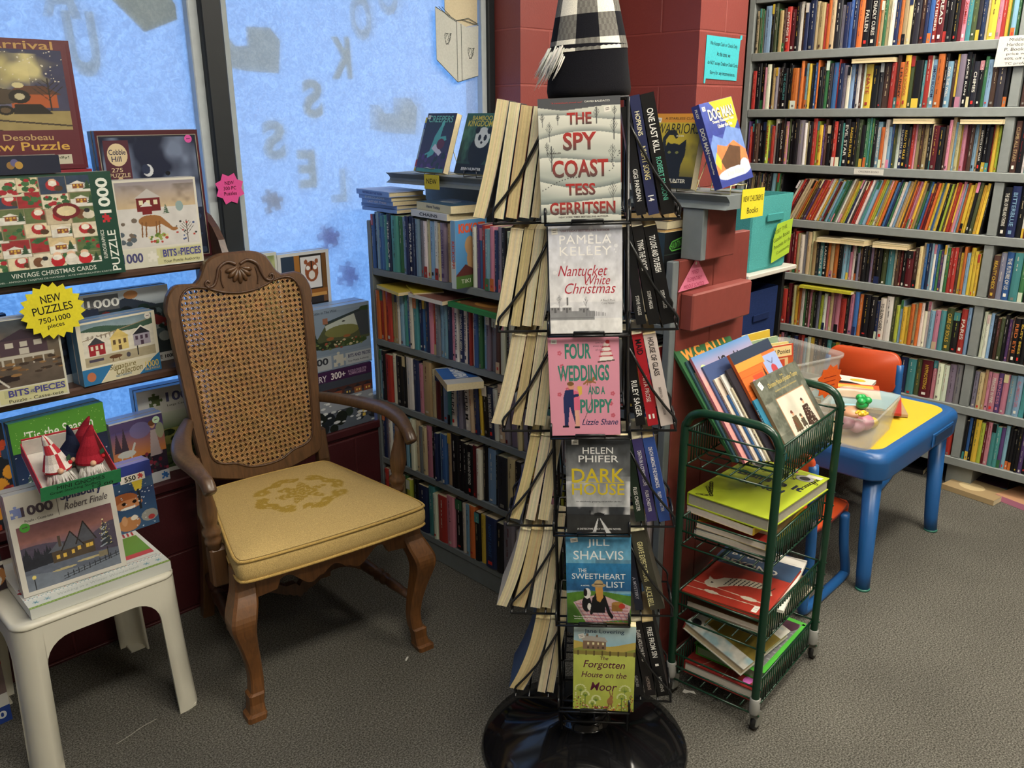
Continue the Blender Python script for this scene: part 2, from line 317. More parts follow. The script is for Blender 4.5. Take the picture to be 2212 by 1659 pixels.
# ---------------------------------------------------------------- painter for cover and box art
class Pic:
    def __init__(s,nx,ny,c='#808080',f=1.9): nx,ny=int(nx*f),int(ny*f); s.a=np.zeros((ny,nx,3)); s.a[:]=lin(c); s.u,s.v=np.meshgrid(np.linspace(0,1,nx),np.linspace(0,1,ny)); s.rs=np.random.RandomState(nx*31+ny)
    def _mix(s,m,c,a=1):
        c=np.array(lin(c)); m=(m*a)[...,None] if m.dtype!=bool else (m.astype(float)*a)[...,None]; s.a=s.a*(1-m)+c*m; return s
    def grad(s,c0,c1,v0=0,v1=1):
        t=np.clip((s.v-v0)/(v1-v0),0,1)[...,None]; k=((s.v>=v0-1e-6)&(s.v<=v1+1e-6))[...,None]; s.a=np.where(k,np.array(lin(c0))*(1-t)+np.array(lin(c1))*t,s.a); return s
    def rect(s,x0,y0,x1,y1,c,a=1): return s._mix((s.u>=x0)&(s.u<=x1)&(s.v>=y0)&(s.v<=y1),c,a)
    def ell(s,cx,cy,rx,ry,c,a=1,soft=0):
        d=((s.u-cx)/rx)**2+((s.v-cy)/ry)**2
        return s._mix(np.clip((1-d)/soft,0,1) if soft else d<1,c,a)
    def poly(s,p,c,a=1):
        m=np.zeros(s.u.shape,bool); n=len(p)
        for i in range(n):
            x0,y0=p[i];x1,y1=p[(i+1)%n]
            if y0==y1: continue
            m^=((y0>s.v)!=(y1>s.v))&(s.u<(x1-x0)*(s.v-y0)/(y1-y0)+x0)
        return s._mix(m,c,a)
    def line(s,p,w,c,a=1):
        for (x0,y0),(x1,y1) in zip(p,p[1:]):
            L2=(x1-x0)**2+(y1-y0)**2+1e-9; t=np.clip(((s.u-x0)*(x1-x0)+(s.v-y0)*(y1-y0))/L2,0,1)
            s._mix(np.hypot(s.u-x0-t*(x1-x0),s.v-y0-t*(y1-y0))<w/2,c,a)
        return s
    def hill(s,f,c,a=1): return s._mix(s.v<f(s.u),c,a)
    def nz(s,k,seed=0):
        r=np.random.RandomState(seed); ny,nx=s.u.shape; out=np.zeros((ny,nx))
        for o in range(3):
            q=k*2**o; g=r.rand(q+2,q+2); x=s.u*q;y=s.v*q; i=x.astype(int);j=y.astype(int); fx=x-i;fy=y-j; fx=fx*fx*(3-2*fx);fy=fy*fy*(3-2*fy)
            out+=(g[j,i]*(1-fx)*(1-fy)+g[j,i+1]*fx*(1-fy)+g[j+1,i]*(1-fx)*fy+g[j+1,i+1]*fx*fy)/2**o
        return out/1.75
    def noise(s,k,amt,seed=0): s.a=np.clip(s.a*(1+amt*(s.nz(k,seed)-.5)*2)[...,None],0,1); return s
    def cloud(s,k,c,lo,hi,a=1,v0=0,v1=1,seed=1): return s._mix(np.clip((s.nz(k,seed)-lo)/(hi-lo),0,1)*((s.v>=v0)&(s.v<=v1)),c,a)
    def dots(s,n,cols,r0,r1,box=(0,0,1,1),asp=1,a=1):
        for i in range(n):
            s.ell(s.rs.uniform(box[0],box[2]),s.rs.uniform(box[1],box[3]),*(lambda r:(r,r*asp))(s.rs.uniform(r0,r1)),cols[i%len(cols)],a)
        return s
    def house(s,x,y,w,h,wall,roof,win='#2a2a30',snow=None):
        s.rect(x,y,x+w,y+h,wall); s.poly([(x-.02,y+h),(x+w+.02,y+h),(x+w*.5,y+h*1.7)],roof)
        if snow: s.line([(x-.02,y+h),(x+w*.5,y+h*1.7),(x+w+.02,y+h)],.02,snow)
        for i in range(3): s.rect(x+w*(.12+.3*i),y+h*.5,x+w*(.28+.3*i),y+h*.85,win)
        s.rect(x+w*.4,y,x+w*.6,y+h*.4,win); return s
    def tree(s,x,y,h,c='#1e3324',w=.35,snow=None):
        for k in range(4):
            yy=y+h*k*.22; s.poly([(x-h*w*(1-k*.22),yy),(x+h*w*(1-k*.22),yy),(x,yy+h*.4)],c)
            if snow: s.line([(x-h*w*(1-k*.22)*.8,yy+.01),(x,yy+h*.1)],h*.05,snow)
        return s
    def bare(s,x,y,h,c,w=.012,n=5,lean=0):
        s.line([(x,y),(x+lean*h,y+h)],w,c)
        for i in range(n):
            t=.3+.6*i/n; sg=1 if i%2 else -1; L_=h*.5*(1.1-t); s.line([(x+lean*h*t,y+h*t),(x+lean*h*t+sg*L_*.7,y+h*t+L_)],w*.6,c)
        return s
# ================================================================ ceiling lamps (the room's light)
def ceiling_lamp(x,y,rz,label):
    t=thing('ceiling_light',label,'ceiling light',T(x,y,2.75)@RZ(rz),'ceiling lights')
    a=MB(); a.box((-.64,-.19,-.05),(.64,.19,0),'plastic','#e8e6e0'); obj('housing',a,t,I4)
    for s in (-.09,.09):
        b=MB(); b.box((-.6,s-.06,-.065),(.6,s+.06,-.05),'lamp','#ffffff'); obj('diffuser',b,t,I4)
for x,y,rz,l in ((.6,.3,0,'long ceiling light over the carpet in front of the armchair'),(2.5,.15,0,'long ceiling light over the carpet in front of the wall bookcase'),
               (3.15,1.0,90,'long ceiling light over the blue and yellow play table'),(1.7,-.9,0,'long ceiling light at the back of the shop')):
    ceiling_lamp(x,y,rz,l)
# ================================================================ setting
BL='#6e322f'
b=MB(); b.box((-2.4,-2.6,-.1),(4.4,2.9,0),'carpet','#555555'); struct('floor',b)
b=MB(); b.box((-2.4,-2.6,2.75),(4.4,2.9,2.85),'ceil','#ffffff'); struct('ceiling',b)
b=MB()
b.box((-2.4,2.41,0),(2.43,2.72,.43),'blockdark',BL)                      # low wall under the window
b.box((2.43,2.41,0),(4.4,2.72,2.75),'block',BL)                     # wall right of the window
b.box((-2.4,2.41,2.35),(2.43,2.72,2.75),'block',BL)
b.box((3.01,2.01,0),(3.35,2.41,2.75),'block',BL)                    # pilaster
struct('wall_window',b)
b=MB(); b.box((3.92,-2.6,0),(4.4,2.41,2.75),'paint','#4a3f36'); struct('wall_right',b)
b=MB(); b.box((-2.4,-2.6,0),(4.4,-2.5,2.75),'paint','#c9c0ac'); struct('wall_back',b)
b=MB(); b.box((-2.4,-2.6,0),(-2.3,2.41,2.75),'paint','#c9c0ac'); struct('wall_left',b)
b=MB(); b.bbox((-2.3,2.395,.425),(2.43,2.70,.455),.004,'paint','#43191d'); struct('trim_1',b)   # sill
# window frames
DK='#1b2024'
def window(name,x0,x1,z0,z1):
    w=bpy.data.objects.new(name,None); COL.objects.link(w); w['kind']='structure'
    g=MB(); g.box((x0,2.589,z0),(x1,2.591,z1),'frost','#ffffff'); obj('window_pane',g,w)
    f=MB()
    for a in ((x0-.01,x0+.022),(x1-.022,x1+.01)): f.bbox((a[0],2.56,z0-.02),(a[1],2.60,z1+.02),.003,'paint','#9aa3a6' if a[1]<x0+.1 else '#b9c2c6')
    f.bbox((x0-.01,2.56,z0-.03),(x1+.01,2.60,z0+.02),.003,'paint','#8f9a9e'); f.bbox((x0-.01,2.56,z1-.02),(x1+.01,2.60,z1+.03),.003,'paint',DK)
    obj('window_frame',f,w)
window('window_1',-2.3,1.236,.47,2.35); window('window_2',1.315,2.395,.47,2.35)
b=MB(); b.bbox((1.243,2.535,.455),(1.308,2.64,2.35),.004,'paint',DK); b.bbox((2.395,2.545,.455),(2.43,2.64,2.35),.004,'paint',DK); struct('trim_2',b)
# cut-out shapes stuck to the outside of the glass
def stick(name,label,mk,x,z,y,rot=0,col='#f4e9d8',group='cut-outs on the window'):
    m=MB(); mk(m,col); o=obj(name,m,None,aff((x,y,z),(math.cos(R(rot)),0,math.sin(R(rot))),(-math.sin(R(rot)),0,math.cos(R(rot))))); tag(o,label,'window cut-out',group); return o
def letter(ch,w,h):
    def f(m,col):
        V,F,bw,bh=text_geo(ch,.045,0); X=V.copy(); X[:,0]=-(X[:,0]/bw-.5)*w; X[:,1]=(X[:,1]/bh-.5)*h
        for z in (0,.0015):
            Y=X.copy(); Y[:,2]=z; m.raw(Y,[tuple(reversed(q)) for q in F] if z else F,'thinpaper',col)
    return f
def shape(pts): 
    def f(m,col): m.prism(pts,0,.0015,'thinpaper',col)
    return f
def jig(s):
    P=[]
    def edge(a,b,k):
        ax,ay=a;bx,by=b; dx,dy=bx-ax,by-ay; nx,ny=dy,-dx
        P.append(a)
        if k: 
            for t,o in ((.38,0),(.40,.06),(.33,.14),(.38,.24),(.5,.27),(.62,.24),(.67,.14),(.60,.06),(.62,0)): P.append((ax+dx*t+nx*o*k,ay+dy*t+ny*o*k))
    c=[(-s,-s),(s,-s),(s,s),(-s,s)]
    for i,k in enumerate((-1,1,1,-1)): edge(c[i],c[(i+1)%4],k)
    return P
for ch,w,h,x,z,y,rot,l in (('A',.1,.13,.885,1.82,2.612,0,'letter A at the top of the left window'),('U',.085,.17,.925,1.69,2.606,2,'letter U on the left window beside the tall maroon puzzle box'),
    ('O',.09,.15,1.853,1.822,2.61,3,'letter O near the top of the right window'),('O',.09,.13,1.975,1.90,2.614,0,'letter O cut by the top edge of the view'),
    ('K',.085,.135,1.752,1.687,2.598,2,'letter K in the middle of the right window'),('S',.08,.125,1.632,1.555,2.60,0,'letter S under the letter K'),
    ('S',.085,.125,1.48,1.426,2.606,0,'letter S above the grey jigsaw piece'),('E',.072,.125,1.592,1.329,2.602,0,'letter E under the two letters S'),('L',.065,.115,1.722,1.267,2.614,0,'faint letter L above the blue jigsaw piece')):
    stick('window_letter','paper cut-out '+l,letter(ch,w,h),x,z,y,rot)
FOOT=[(-.11,-.06),(.0,-.07),(.105,-.07),(.115,.03),(.08,.065),(.0,.06),(.0,.005),(-.04,.0),(-.07,.03),(-.11,.03)]
stick('window_cutout','large beige boot-shaped paper on the window beside the dark mullion',shape([(p[0],p[1]) for p in FOOT]),1.412,1.705,2.598,-2,'#f4eada')
stick('window_cutout','faint boot-shaped paper high on the window beside the paper book',shape([(p[0]*.95,p[1]*.95) for p in FOOT]),1.985,1.505,2.622,-3)
stick('window_cutout','beige torn paper shape at the top of the left window',shape([(-.1,.09),(-.09,.03),(0,-.06),(.1,-.02),(.1,.02),(.085,.04),(.095,.09)]),1.095,1.79,2.596,0,'#d2ccb4')
stick('window_cutout','grey jigsaw piece cut-out low on the window between mullion and bookcase',shape(jig(.03)),1.45,1.227,2.603,14,'#b5c0c9')
stick('window_cutout','blue jigsaw piece cut-out on the window above the stacked novels',shape(jig(.035)),1.66,1.084,2.608,20,'#5f90d0')
stick('window_cutout','blurred blue jigsaw piece cut-out at the foot of the window',shape(jig(.035)),1.73,.945,2.613,-15,'#5f90d0')
m=MB()   # paper book, inside the glass
m.prism([(-.1,-.04),(0,-.115),(.105,-.09),(.11,.09),(.05,.08),(0,.1),(-.1,.14)],0,.002,'paper','#b7b9b2')
m.prism([(-.052,.14),(-.05,.112),(0,.095),(.05,.082),(.108,.092),(.11,.23),(-.05,.23)],-.004,-.002,'paper','#c3b79a')
for p in ([(0,-.115),(0,.1)],[(.022,-.11),(.022,.09)],[(-.1,.14),(-.02,.108),(0,.1),(.03,.105),(.11,.09)],[(-.1,-.04),(0,-.115),(.105,-.09)],[(-.085,.142),(-.04,.112),(0,.096)],[(-.07,.142),(-.03,.114)],[(.022,.104),(.06,.112),(.108,.095)]): m.line(p,.0025,T(0,0,.002),'#4c514e','paper')
for cx,cy in ((-.05,.035),(.064,-.01)):
    for k in range(7):
        a=k*.9; m.line([(cx+.012*math.cos(a+j*1.1)+.002*k,cy+.02*math.sin(a*1.3+j*.9)) for j in range(4)],.0018,T(0,0,.002),'#4c514e','paper')
o=obj('window_cutout',m,None,aff((2.255,2.572,1.735),(1,0,0),(0,0,1))); tag(o,'grey paper open book drawn in black lines, on the window beside the block wall','window cut-out','cut-outs on the window')
# paper notices on the walls
def card(name,label,cat,pts,M,col,fn=None,thick=.0012,mat='paper',group='handwritten and printed signs'):
    m=MB(); m.prism(pts,0,thick,mat,col); 
    if fn: fn(m,T(0,0,thick))
    o=obj(name,m,None,M); tag(o,label,cat,group); return o
def star(n,r0,r1,asp=1): return [((r1 if i%2 else r0)*math.cos(math.pi*i/n),(r1 if i%2 else r0)*asp*math.sin(math.pi*i/n)) for i in range(2*n)]
def bl(m,Z):
    for i,(s,w) in enumerate((('We Accept Cash or Check Only',.2),('At this time, we',.1),('do NOT accept Credit or Debit Cards.',.225),('Sorry for any inconvenience.',.185))):
        m.text(s,T(.002*i,.05-.036*i,0)@Z,w=w,h=.019,bold=.012,col='#20383a')
card('notice_card','turquoise scroll-shaped notice about cash or checks taped to the red block pilaster','sign',[(-.125,-.085),(-.125,-.1),(-.115,-.1),(-.112,-.082),(.115,-.078),(.12,.08),(.132,.083),(.132,.098),(.118,.098),(.116,.084),(-.112,.078),(-.127,.078)],aff((3.182,2.0085,1.713),(1,0,-.035),(.035,0,1),(0,-1,0)),'#45b3bd',bl)
# ================================================================ books standing on shelves
PAL=dict(k='#141417',K='#2a2a30',g='#74757a',w='#c9c6ba',c='#b8a883',r='#97302a',m='#571c22',o='#b5622f',y='#c0a03a',l='#98a23c',e='#34623f',t='#437f80',b='#34598c',n='#202b4c',s='#7394ac',p='#4d3963',P='#b57788',v='#746e7e',u='#46312a',T='#9c8560',G='#434c31')
CNAME=dict(k='black',K='dark grey',g='grey',w='white',c='cream',r='red',m='maroon',o='orange',y='yellow',l='lime green',e='green',t='teal',b='blue',n='navy',s='pale blue',p='purple',P='pink',v='mauve grey',u='brown',T='tan',G='olive green')
PAGE='#d8cba8'
def jitcol(c,a=.06,rs=random):
    h=PAL.get(c,c).lstrip('#'); v=[int(h[i:i+2],16) for i in(0,2,4)]; d=rs.uniform(-a,a)
    return '#%02x%02x%02x'%tuple(int(min(255,max(0,x*(1+d+rs.uniform(-a,a)*.5)+d*25))) for x in v)
def book_body(w,h,d,col,page=PAGE,hard=False,M=I4,back=None,mat='print',cover=True):
    """upright book: spine toward -y, thickness along x, bottom at z=0"""
    m=MB(); t=min(.0028 if hard else .0009,w*.2); e=.004 if hard else .0006; bk=back or col
    k=4; pr=[]
    rd=min(w*.28,.006) if not hard else min(w*.18,.005)
    for i in range(k+1):
        a=math.pi*i/k; pr.append((w/2-w/2*math.cos(a), -rd*math.sin(a)))
    # spine strip (outer), then the boards
    ring=pr+[(w,d)]+[(w-t,d)]+[(w-t,.001)]+[(t,.001)]+[(t,d)]+[(0,d)]
    n=len(ring); V=[(x,y,0) for x,y in ring]+[(x,y,h) for x,y in ring]
    F=[(i,(i+1)%n,n+(i+1)%n,n+i) for i in range(n)]
    ne=n; top=[(0,1,2,3,4,7,8)] ; 
    caps=[tuple(n+i for i in q) for q in ((0,1,2,3,4,7,8),(4,5,6,7),(8,9,10,0))]; caps+=[tuple(reversed([i-n for i in q])) for q in caps]
    cols=[col]*k+[col]+[col]*5+[bk]
    m.raw(V,F+caps,mat,(cols[:n]+[col]*6),M)
    m.box((t,.001,e),(w-t,d-e-.0005,h-e),'paper',page,M)
    return m
def spine_art(m,w,h,title,tc,M,rs,plain=False):
    S=M@aff((w/2,-min(w*.28,.006)-.0003,h/2),(0,0,-1),(1,0,0))   # x runs down the spine, y to the right
    c2=PAL.get(tc,tc); a=w*.62
    if title:
        if ' ' not in title and len(title)<7: L=h*.45
        else: L=h*.66
        m.text(title,S@T(-h*.05,0,0),w=L,h=min(w*.5,.014),col=c2,bold=.015)
        m.rect(h*.36,-a*.3,h*.36+min(.016,h*.07),a*.3,S,rs.choice(['#c9302a','#e0ddd0',c2])); return
    q=rs.random()
    if q<.25:   # coloured end band
        z0=rs.choice([-.5,.3]); m.rect(h*z0,-w*.42,h*(z0+.2),w*.42,S,jitcol(rs.choice('wycrntokeP'),.1,rs),z=.0001)
    if q>.12:
        x=-h*.42; 
        for i in range(rs.randint(2,4)):       # lettering too small to read: broken strokes
            L=h*rs.uniform(.08,.22); 
            if x+L>h*.3: break
            n=max(2,int(L/.0042)); hh=a*rs.uniform(.14,.28); yy=rs.uniform(-.06,.06)*w
            for j in range(n):
                if rs.random()<.86: m.rect(x+L*j/n,yy-hh/2*rs.uniform(.6,1),x+L*(j+.62)/n,yy+hh/2*rs.uniform(.6,1),S,c2,z=.0002)
            x+=L+h*.05
    if rs.random()<.4: q=h*rs.uniform(.37,.42); m.rect(q,-a*.28,q+min(rs.uniform(.006,.012),w),a*.28,S,rs.choice(['#b0302a','#b8b5aa','#77746c',c2]),z=.0002)
LIGHTTXT=set('kKmnpubeGrt')
SHELFBOOKS=[]    # every standing book: dict(mesh builder, matrix, words, score)
def ordn(n):
    return '%d%s'%(n,'th' if 10<n%100<14 else {1:'st',2:'nd',3:'rd'}.get(n%10,'th'))
def px(P):
    v=Vector(P)-CAMLOC; w=v.dot(FW); return (PW/2+FPX*v.dot(RT)/w, PH/2-FPX*v.dot(UP)/w, w)
def occluded(x,y):
    if not(-20<x<PW+20 and -20<y<PH+20): return True
    if 1045<x<1425 and y>200: return True                 # rack
    if x<1060 and y>930+ (x-800)*.1 and x<905: return True   # armchair
    if 1540<x<1730 and 415<y<760: return True             # tubs
    if 1690<x<1850 and 700<y: return True
    if 1440<x<2060 and y>800+max(0,(x-1930))*.5: return True
    return False
def parse(row,rs,hr,dr):
    out=[]
    for tk in row.split():
        tc=None;title=None
        if '~' in tk: tk,tc=tk.split('~')
        if ':' in tk: tk,title=tk.split(':'); title=title.replace('_',' ')
        hh=None
        if '/' in tk: tk,hh=tk.split('/'); hh=float(hh)/100
        c=tk[0]; w=(float(tk[1:]) if len(tk)>1 else rs.uniform(10,18))/1000
        if not tc: tc=rs.choice('wwyc' if c in LIGHTTXT else 'kknmr')
        out.append((c,w,hh or rs.uniform(*hr),rs.uniform(*dr),title,tc))
    return out
def shelf_row(row,frame,x0,x1,z,hr,dr,where,seed,hard=False,lean=lambda t:0,fit=True,jit=.006,out0=0,lim=()):
    """stand a row of books on a shelf; frame maps (right, into shelf, up)"""
    rs=random.Random(seed); B=parse(row,rs,hr,dr); n=len(B); TH=[lean(i/n) for i in range(n)]+[0]
    gap=[B[i][2]*max(0,R(TH[i]-TH[i+1])) for i in range(n)]
    tot=sum(b[1]/math.cos(R(t)) for b,t in zip(B,TH)); k=(x1-x0-sum(gap))/tot if fit else 1
    x=x0
    for i,(c,w,h,d,title,tc) in enumerate(B):
        w*=k; th=TH[i]; h=min([h]+[q[2] for q in lim if q[0]-.012<x+w/2<q[1]+.012]);
        if h<=0: x+=w; continue
        col=jitcol(c,.08,rs)
        m=book_body(w*.985,h,d,col,page=jitcol(PAGE,.06,rs),hard=hard and w>.012)
        spine_art(m,w*.985,h,title,tc,I4,rs)
        M=frame@T(x+(0 if th<0 else 0),out0+rs.uniform(-jit,jit),z+.0006)@(T(w,0,0)@RY(th)@T(-w,0,0) if th>0 else RY(th))
        p=M@Vector((w/2,0,h/2)); X,Y,D=px(p); sc=0 if occluded(X,Y) else w*h/D/D*(.72 if p.x<3 else .6)
        if title: desc='%s book spine reading %s in %s'%(CNAME[c],title,CNAME.get(tc,'light'))
        else: desc=None
        SHELFBOOKS.append(dict(m=m,M=M,sc=sc+(1e-4 if title and sc else 0),c=c,title=title,tc=tc,n=i+1,where=where,w=w))
        x+=w/math.cos(R(th))+gap[i]
def shelf_frame(xf): return aff((xf,0,0),(0,-1,0),(1,0,0),(0,0,1))      # right = -y world, depth = +x
# ---------------------------------------------------------------- tall wall bookcase
GREY='#7d8280'
WX=3.62; WZ=[.13,.357,.568,.808,1.048,1.285,1.52,1.757,1.995]
wbc=thing('bookcase','tall grey painted bookcase packed with books along the right wall','bookcase',T(WX,1.2,0))
def wpart(name,lo,hi,r=.002):
    m=MB(); m.bbox((lo[0]-WX,lo[1]-1.2,lo[2]),(hi[0]-WX,hi[1]-1.2,hi[2]),r,'paint',GREY); return obj(name,m,wbc,I4)
for i,z in enumerate(WZ): wpart('shelf',(WX-.002,.15,z-.034),(WX+.25,2.135,z))
wpart('side_panel',(WX,2.137,0),(WX+.25,2.165,2.3)); wpart('side_panel',(WX,.12,0),(WX+.25,.149,2.3)); wpart('back_panel',(WX+.251,.12,.1),(WX+.262,2.165,2.3))
wpart('top_panel',(WX,.15,2.25),(WX+.25,2.135,2.29))
for i,z in enumerate(WZ[:-1]): wpart('divider',(WX+.004,1.032,z+.0005),(WX+.24,1.066,WZ[i+1]-.0345))
for y in (1.03,1.95,.3): wpart('foot',(WX+.03,y-.05,0),(WX+.2,y+.05,.0955))
FWL=shelf_frame(WX+.012)
ROWS={7:"c12:22_YELLOW_ROSES~k G8 e6 w8 s28~n k10 G12 e8 T14 u10 r18:REVENGE_IS~w m20 k14 w12 u10 n14 n26~w c12 T20~u r10 o12 c16~k K22 v14 n16 b12~w n14 o20~n k24:FALLEN~w k26:DEADLY_CURES~w o8 T10 e10 c14 w16~P n14 o10 T14~u c14 k10 K18 u16 n10 b14~w r14:OUTSIDERS~w m20:READ~w k12 k16 k14 m12 P14:ZOMBIE~r t14 G16~l K12 n12 c8 y24~u P12 r14 y8 e6 s14 e8",
6:"r16 k20~w k14 P8 w16 k8 T12 v10 u12 k10 k16:THE_GOBLINS~t k10 K8 o24~r v8 o10 o10~k s10 y8 k14~b b10 o6 k16 K8 e14 K12 b18~r r6 n16~w v14 w12~k s14~k n10 w12~k u8 w7 y24:NATE~r k22~y K14 u26~c r14~w u12~w o16:I_FUNNY~k y18:MIDDLE_SCHOOL~r G14~c k26~t t8 r16~w w4 s16:SIMON_BLOOM~n o20~k k12 s16:OVER_THE_WALL~w u10 y8~k v18~k k14:JACKS_RUN~w k10~e K18:CHIMES~w k14 e10 s14~n u18~c K22 k12",
5:"p6 r10~w m8 s8 u16 k16~w k14 l14:SINNERS~r v12:NSIDIS~l r12 w14~b k10~o u16:ROAR~w k6 P14:LIONBOY~y G8 k14~w k22~T v24~l w10~r c8 k16~w r16 l10~m y14:ZITS~r p8 u10 k16~w k12~o r14~w k18~w t8 k22:EVIL_STAR~w k18:RAISING_RUFUS~y k14~y G14 k14~w e12~w t10 e8 k12~w s16:MILLION-DOLLAR_THROW~w o12~k w14 s12~k b10 G10 w12~b n14:SUNKEN_SILK~w k16:READ_TO_RULE~y K10 r12 P8 T14~k u10 T16~u k10 c6 m20~y k18~y u10~k P10 T12 s8 c12 y8 P12 m12~k u12 s12~k T8 k12:GHOSTS_OF_WAR~w k14~w k12~y r6 y10~r l8",
4:None,
3:"K10 n8 y12 y14 e8 w10 k12~w w14 r10~w o8 T10 s8 p12 u14 l12 p10 p8 u10 m14 m12 r12 T10 w14~k g12 c14 c10 T12 K12 t16:INSIDIOUS~w k14:LARGERS~w o10~k T14 o16 k14 s16~r s10 P8 w10~k k8 v8 u8 k16~w k10 v10 u10 k20~c G18~w t20~w w10~r u10 m8 k14 m22~w u14 c10~r c8 b8 n10 s6 w8 b8 e8 p10 w8 e10 r10 r12~w u8 y10 o8 s10 y12 y10 y8",
2:"b8 T12 c12 T10 k18 u14 b14~w u12 n14~w n12~p s10 k8 o8 m10 P12 e14~k r18~w m14 m10 c8 y12~k o10 w12 e8 u12 P10 G8 k10 v12 l12~k w12~k P10 c12 P12 P16~w r20~m k10 P18~p b14~P o14~w k26~y k22~w n10 w20:TO_SLOW_CASEY~k w22~k G14~c l10 s10 y14~u y10 o12 T10 o10 w10~k w10 w10 s16~n P16~k t16~g G22:CURE_OF_SOULS~y k22~l r20:PARIS~w s10",
1:"b10 r8 k16 t12~k k10 s10~k P10 K8 g12 t8 s8 K10 b8 r10 o8 P10 K9 t9 k12 n10 m10 r9 s10 w9 T11 K10 u10 k16 t12 e10 g12 P12 b10 o9 u10 r10 o8 w24~k G14~w w16~u p8 w16~r k22 n20~w t20~w G14~y m26:HYPNOTIZING~y P12~w w14~k w12 v16~k g14",
0:"K10 b10 m10 T10 g12 e10 n10 r10 T12 K10 b12 m10 o9 u11 g12 e10 n10 r10 T12 w10 k10 b10 m10 T10 g12 e10 n10 r10 T12 K10 b12 m10 o9 u11 g12 k10 r12 u10 w10 w8 T10 k12 t14~w c10 t14 r10 v14 m10~w K10 b12 m10 o9 u11 g12 r12"}
NTH={7:'uppermost visible',6:'second',5:'third',4:'fourth',3:'fifth',2:'sixth',1:'seventh',0:'lowest'}
rs4=random.Random(41)
ROWS[4]=' '.join(['n12','K11','T8','c9']+['%s%d'%(rs4.choice('kkKuTG'),rs4.randint(7,11)) for _ in range(10)]+['s22','l9','e12']+['%s%d'%(c,rs4.randint(6,12)) for c in 'GkkwrmTccToyupororwysmysteegwTyylnwurrwstsoylsTyoKbnewsTyuorPPyTebrmoybsykluyryPsoyykGyyk'])
for i in range(8):
    hr=[(.15,.185),(.15,.172),(.155,.195),(.16,.198),(.185,.198),(.16,.2),(.162,.2),(.165,.2)][i]
    shelf_row(ROWS[i],FWL,-2.128,-1.072,WZ[i],hr,(.12,.145),(NTH[i]+' shelf of the wall bookcase, left bay'),100+i,hard=i>4,lean=(lambda t:0 if i!=4 else (3 if t<.17 else 27-22*(t-.17)/.83)),lim={6:[(-1.66,-1.5,.172)],5:[(-1.47,-1.32,.172),(-1.21,-1.06,.172)],3:[(-1.75,-1.34,.152)],2:[(-1.81,-1.55,.18)]}.get(i,()))
RIGHT={7:"k16 u18 c14 n18 m20 T16 k22",6:"u18~w k18 r20 s16 k20 c18",5:"u22:CLIMB_ALL_STARS~T k20~r w10 k20 n18 r16",4:"k26:THE_GIRL_OF_FIRE_AND_THORNS~w n30:BITTERBLUE~s k20 w10 m24 k20",
3:"u24:REALITY_CHECK~y v20~w b28:THE_FUTURE_OF_US~w t30~w e18~w k16 u20",2:"w12~u w12~u s12~u k14~v u14~P G14~g k12 p12~P u8 k22:RED_EYE~o k16:BUSY_BEES~y k16 u14 r10",
1:"v20~k c18~k T12~r P14~k P24:PRINCESS_IN_PINK~w p20:PRINCESS~P P20~g s24~c s24:ALL-AMERICAN_GIRL~P t20~w k16",0:"k10~w b14~k k10 y22~e l16 m10 P16~m t18~w t16~w p14~y s14~p k12~w k12~w k12~w k12 p16~w k14~w o16~w b14 r16~w s14~k m16~y y16~r"}
for i in range(8):
    shelf_row(RIGHT[i],FWL,-1.026,-.72,WZ[i],(.15,.172) if i==1 else ((.165,.19) if i<4 else (.175,.2)),(.12,.145),NTH[i]+' shelf of the wall bookcase, right bay',200+i,hard=i>3,fit=False)
# ---------------------------------------------------------------- low bookcase
LX=1.69; LZ=[.088,.315,.538,.76,1.007]; LG='#6f7678'
lbc=thing('bookcase','low grey bookcase of novels running from the window to a red painted end panel','bookcase',T(LX,1.7,0))
def lpart(name,lo,hi,col=LG,r=.002,mat='paint'):
    m=MB(); m.bbox((lo[0]-LX,lo[1]-1.7,lo[2]),(hi[0]-LX,hi[1]-1.7,hi[2]),r,mat,col); return obj(name,m,lbc,I4)
Y0,Y1=1.185,2.388
for i,z in enumerate(LZ): lpart('shelf',(LX,Y0+.001,z-.024),(LX+.24,Y1,z))
lpart('side_panel',(LX,Y1+.001,.0),(LX+.26,Y1+.021,1.165)); lpart('back_panel',(LX+.241,Y0,.08),(LX+.255,Y1,1.28)); lpart('plinth',(LX+.004,Y0,0),(LX+.24,Y1,.0635))
for z0,z1 in ((.29,.31),(.515,.535),(.74,.76)): pass
# red boarded end, facing the play table
RED='#7b3a33'
EP=lbc
lpart('stile',(LX-.002,Y0-.022,0),(LX+.022,Y0-.001,1.165))
m=MB()
for a,b_,zt in ((LX+.023,LX+.17,1.165),(LX+.172,LX+.335,1.21)): m.bbox((a-LX,Y0-.024-1.7,.0),(b_-LX,Y0-.001-1.7,zt),.002,'paint',RED)
ep=obj('end_panel',m,lbc,I4); ep['label']='end panel of red painted boards'
m=MB(); m.bbox((LX+.03-LX,Y0-.062-1.7,.995),(LX+.30-LX,Y0-.0245-1.7,1.088),.004,'paint',RED); obj('plank',m,lbc,I4)['label']='short red plank nailed across the end panel'
m=MB(); m.bbox((.075,Y0-.062-1.7,1.165),(.2,Y0-.001-1.7,1.2878),.003,'paint',RED); m.bbox((.055,Y0-.06-1.7,1.165),(.0745,Y0-.001-1.7,1.2878),.002,'paint',LG); obj('bracket',m,lbc,I4)['label']='red block under the ledge'
m=MB(); m.bbox((.022,Y0-.045-1.7,0),(.335,Y0-.025-1.7,.06),.003,'paint',RED); obj('baseboard',m,lbc,I4)
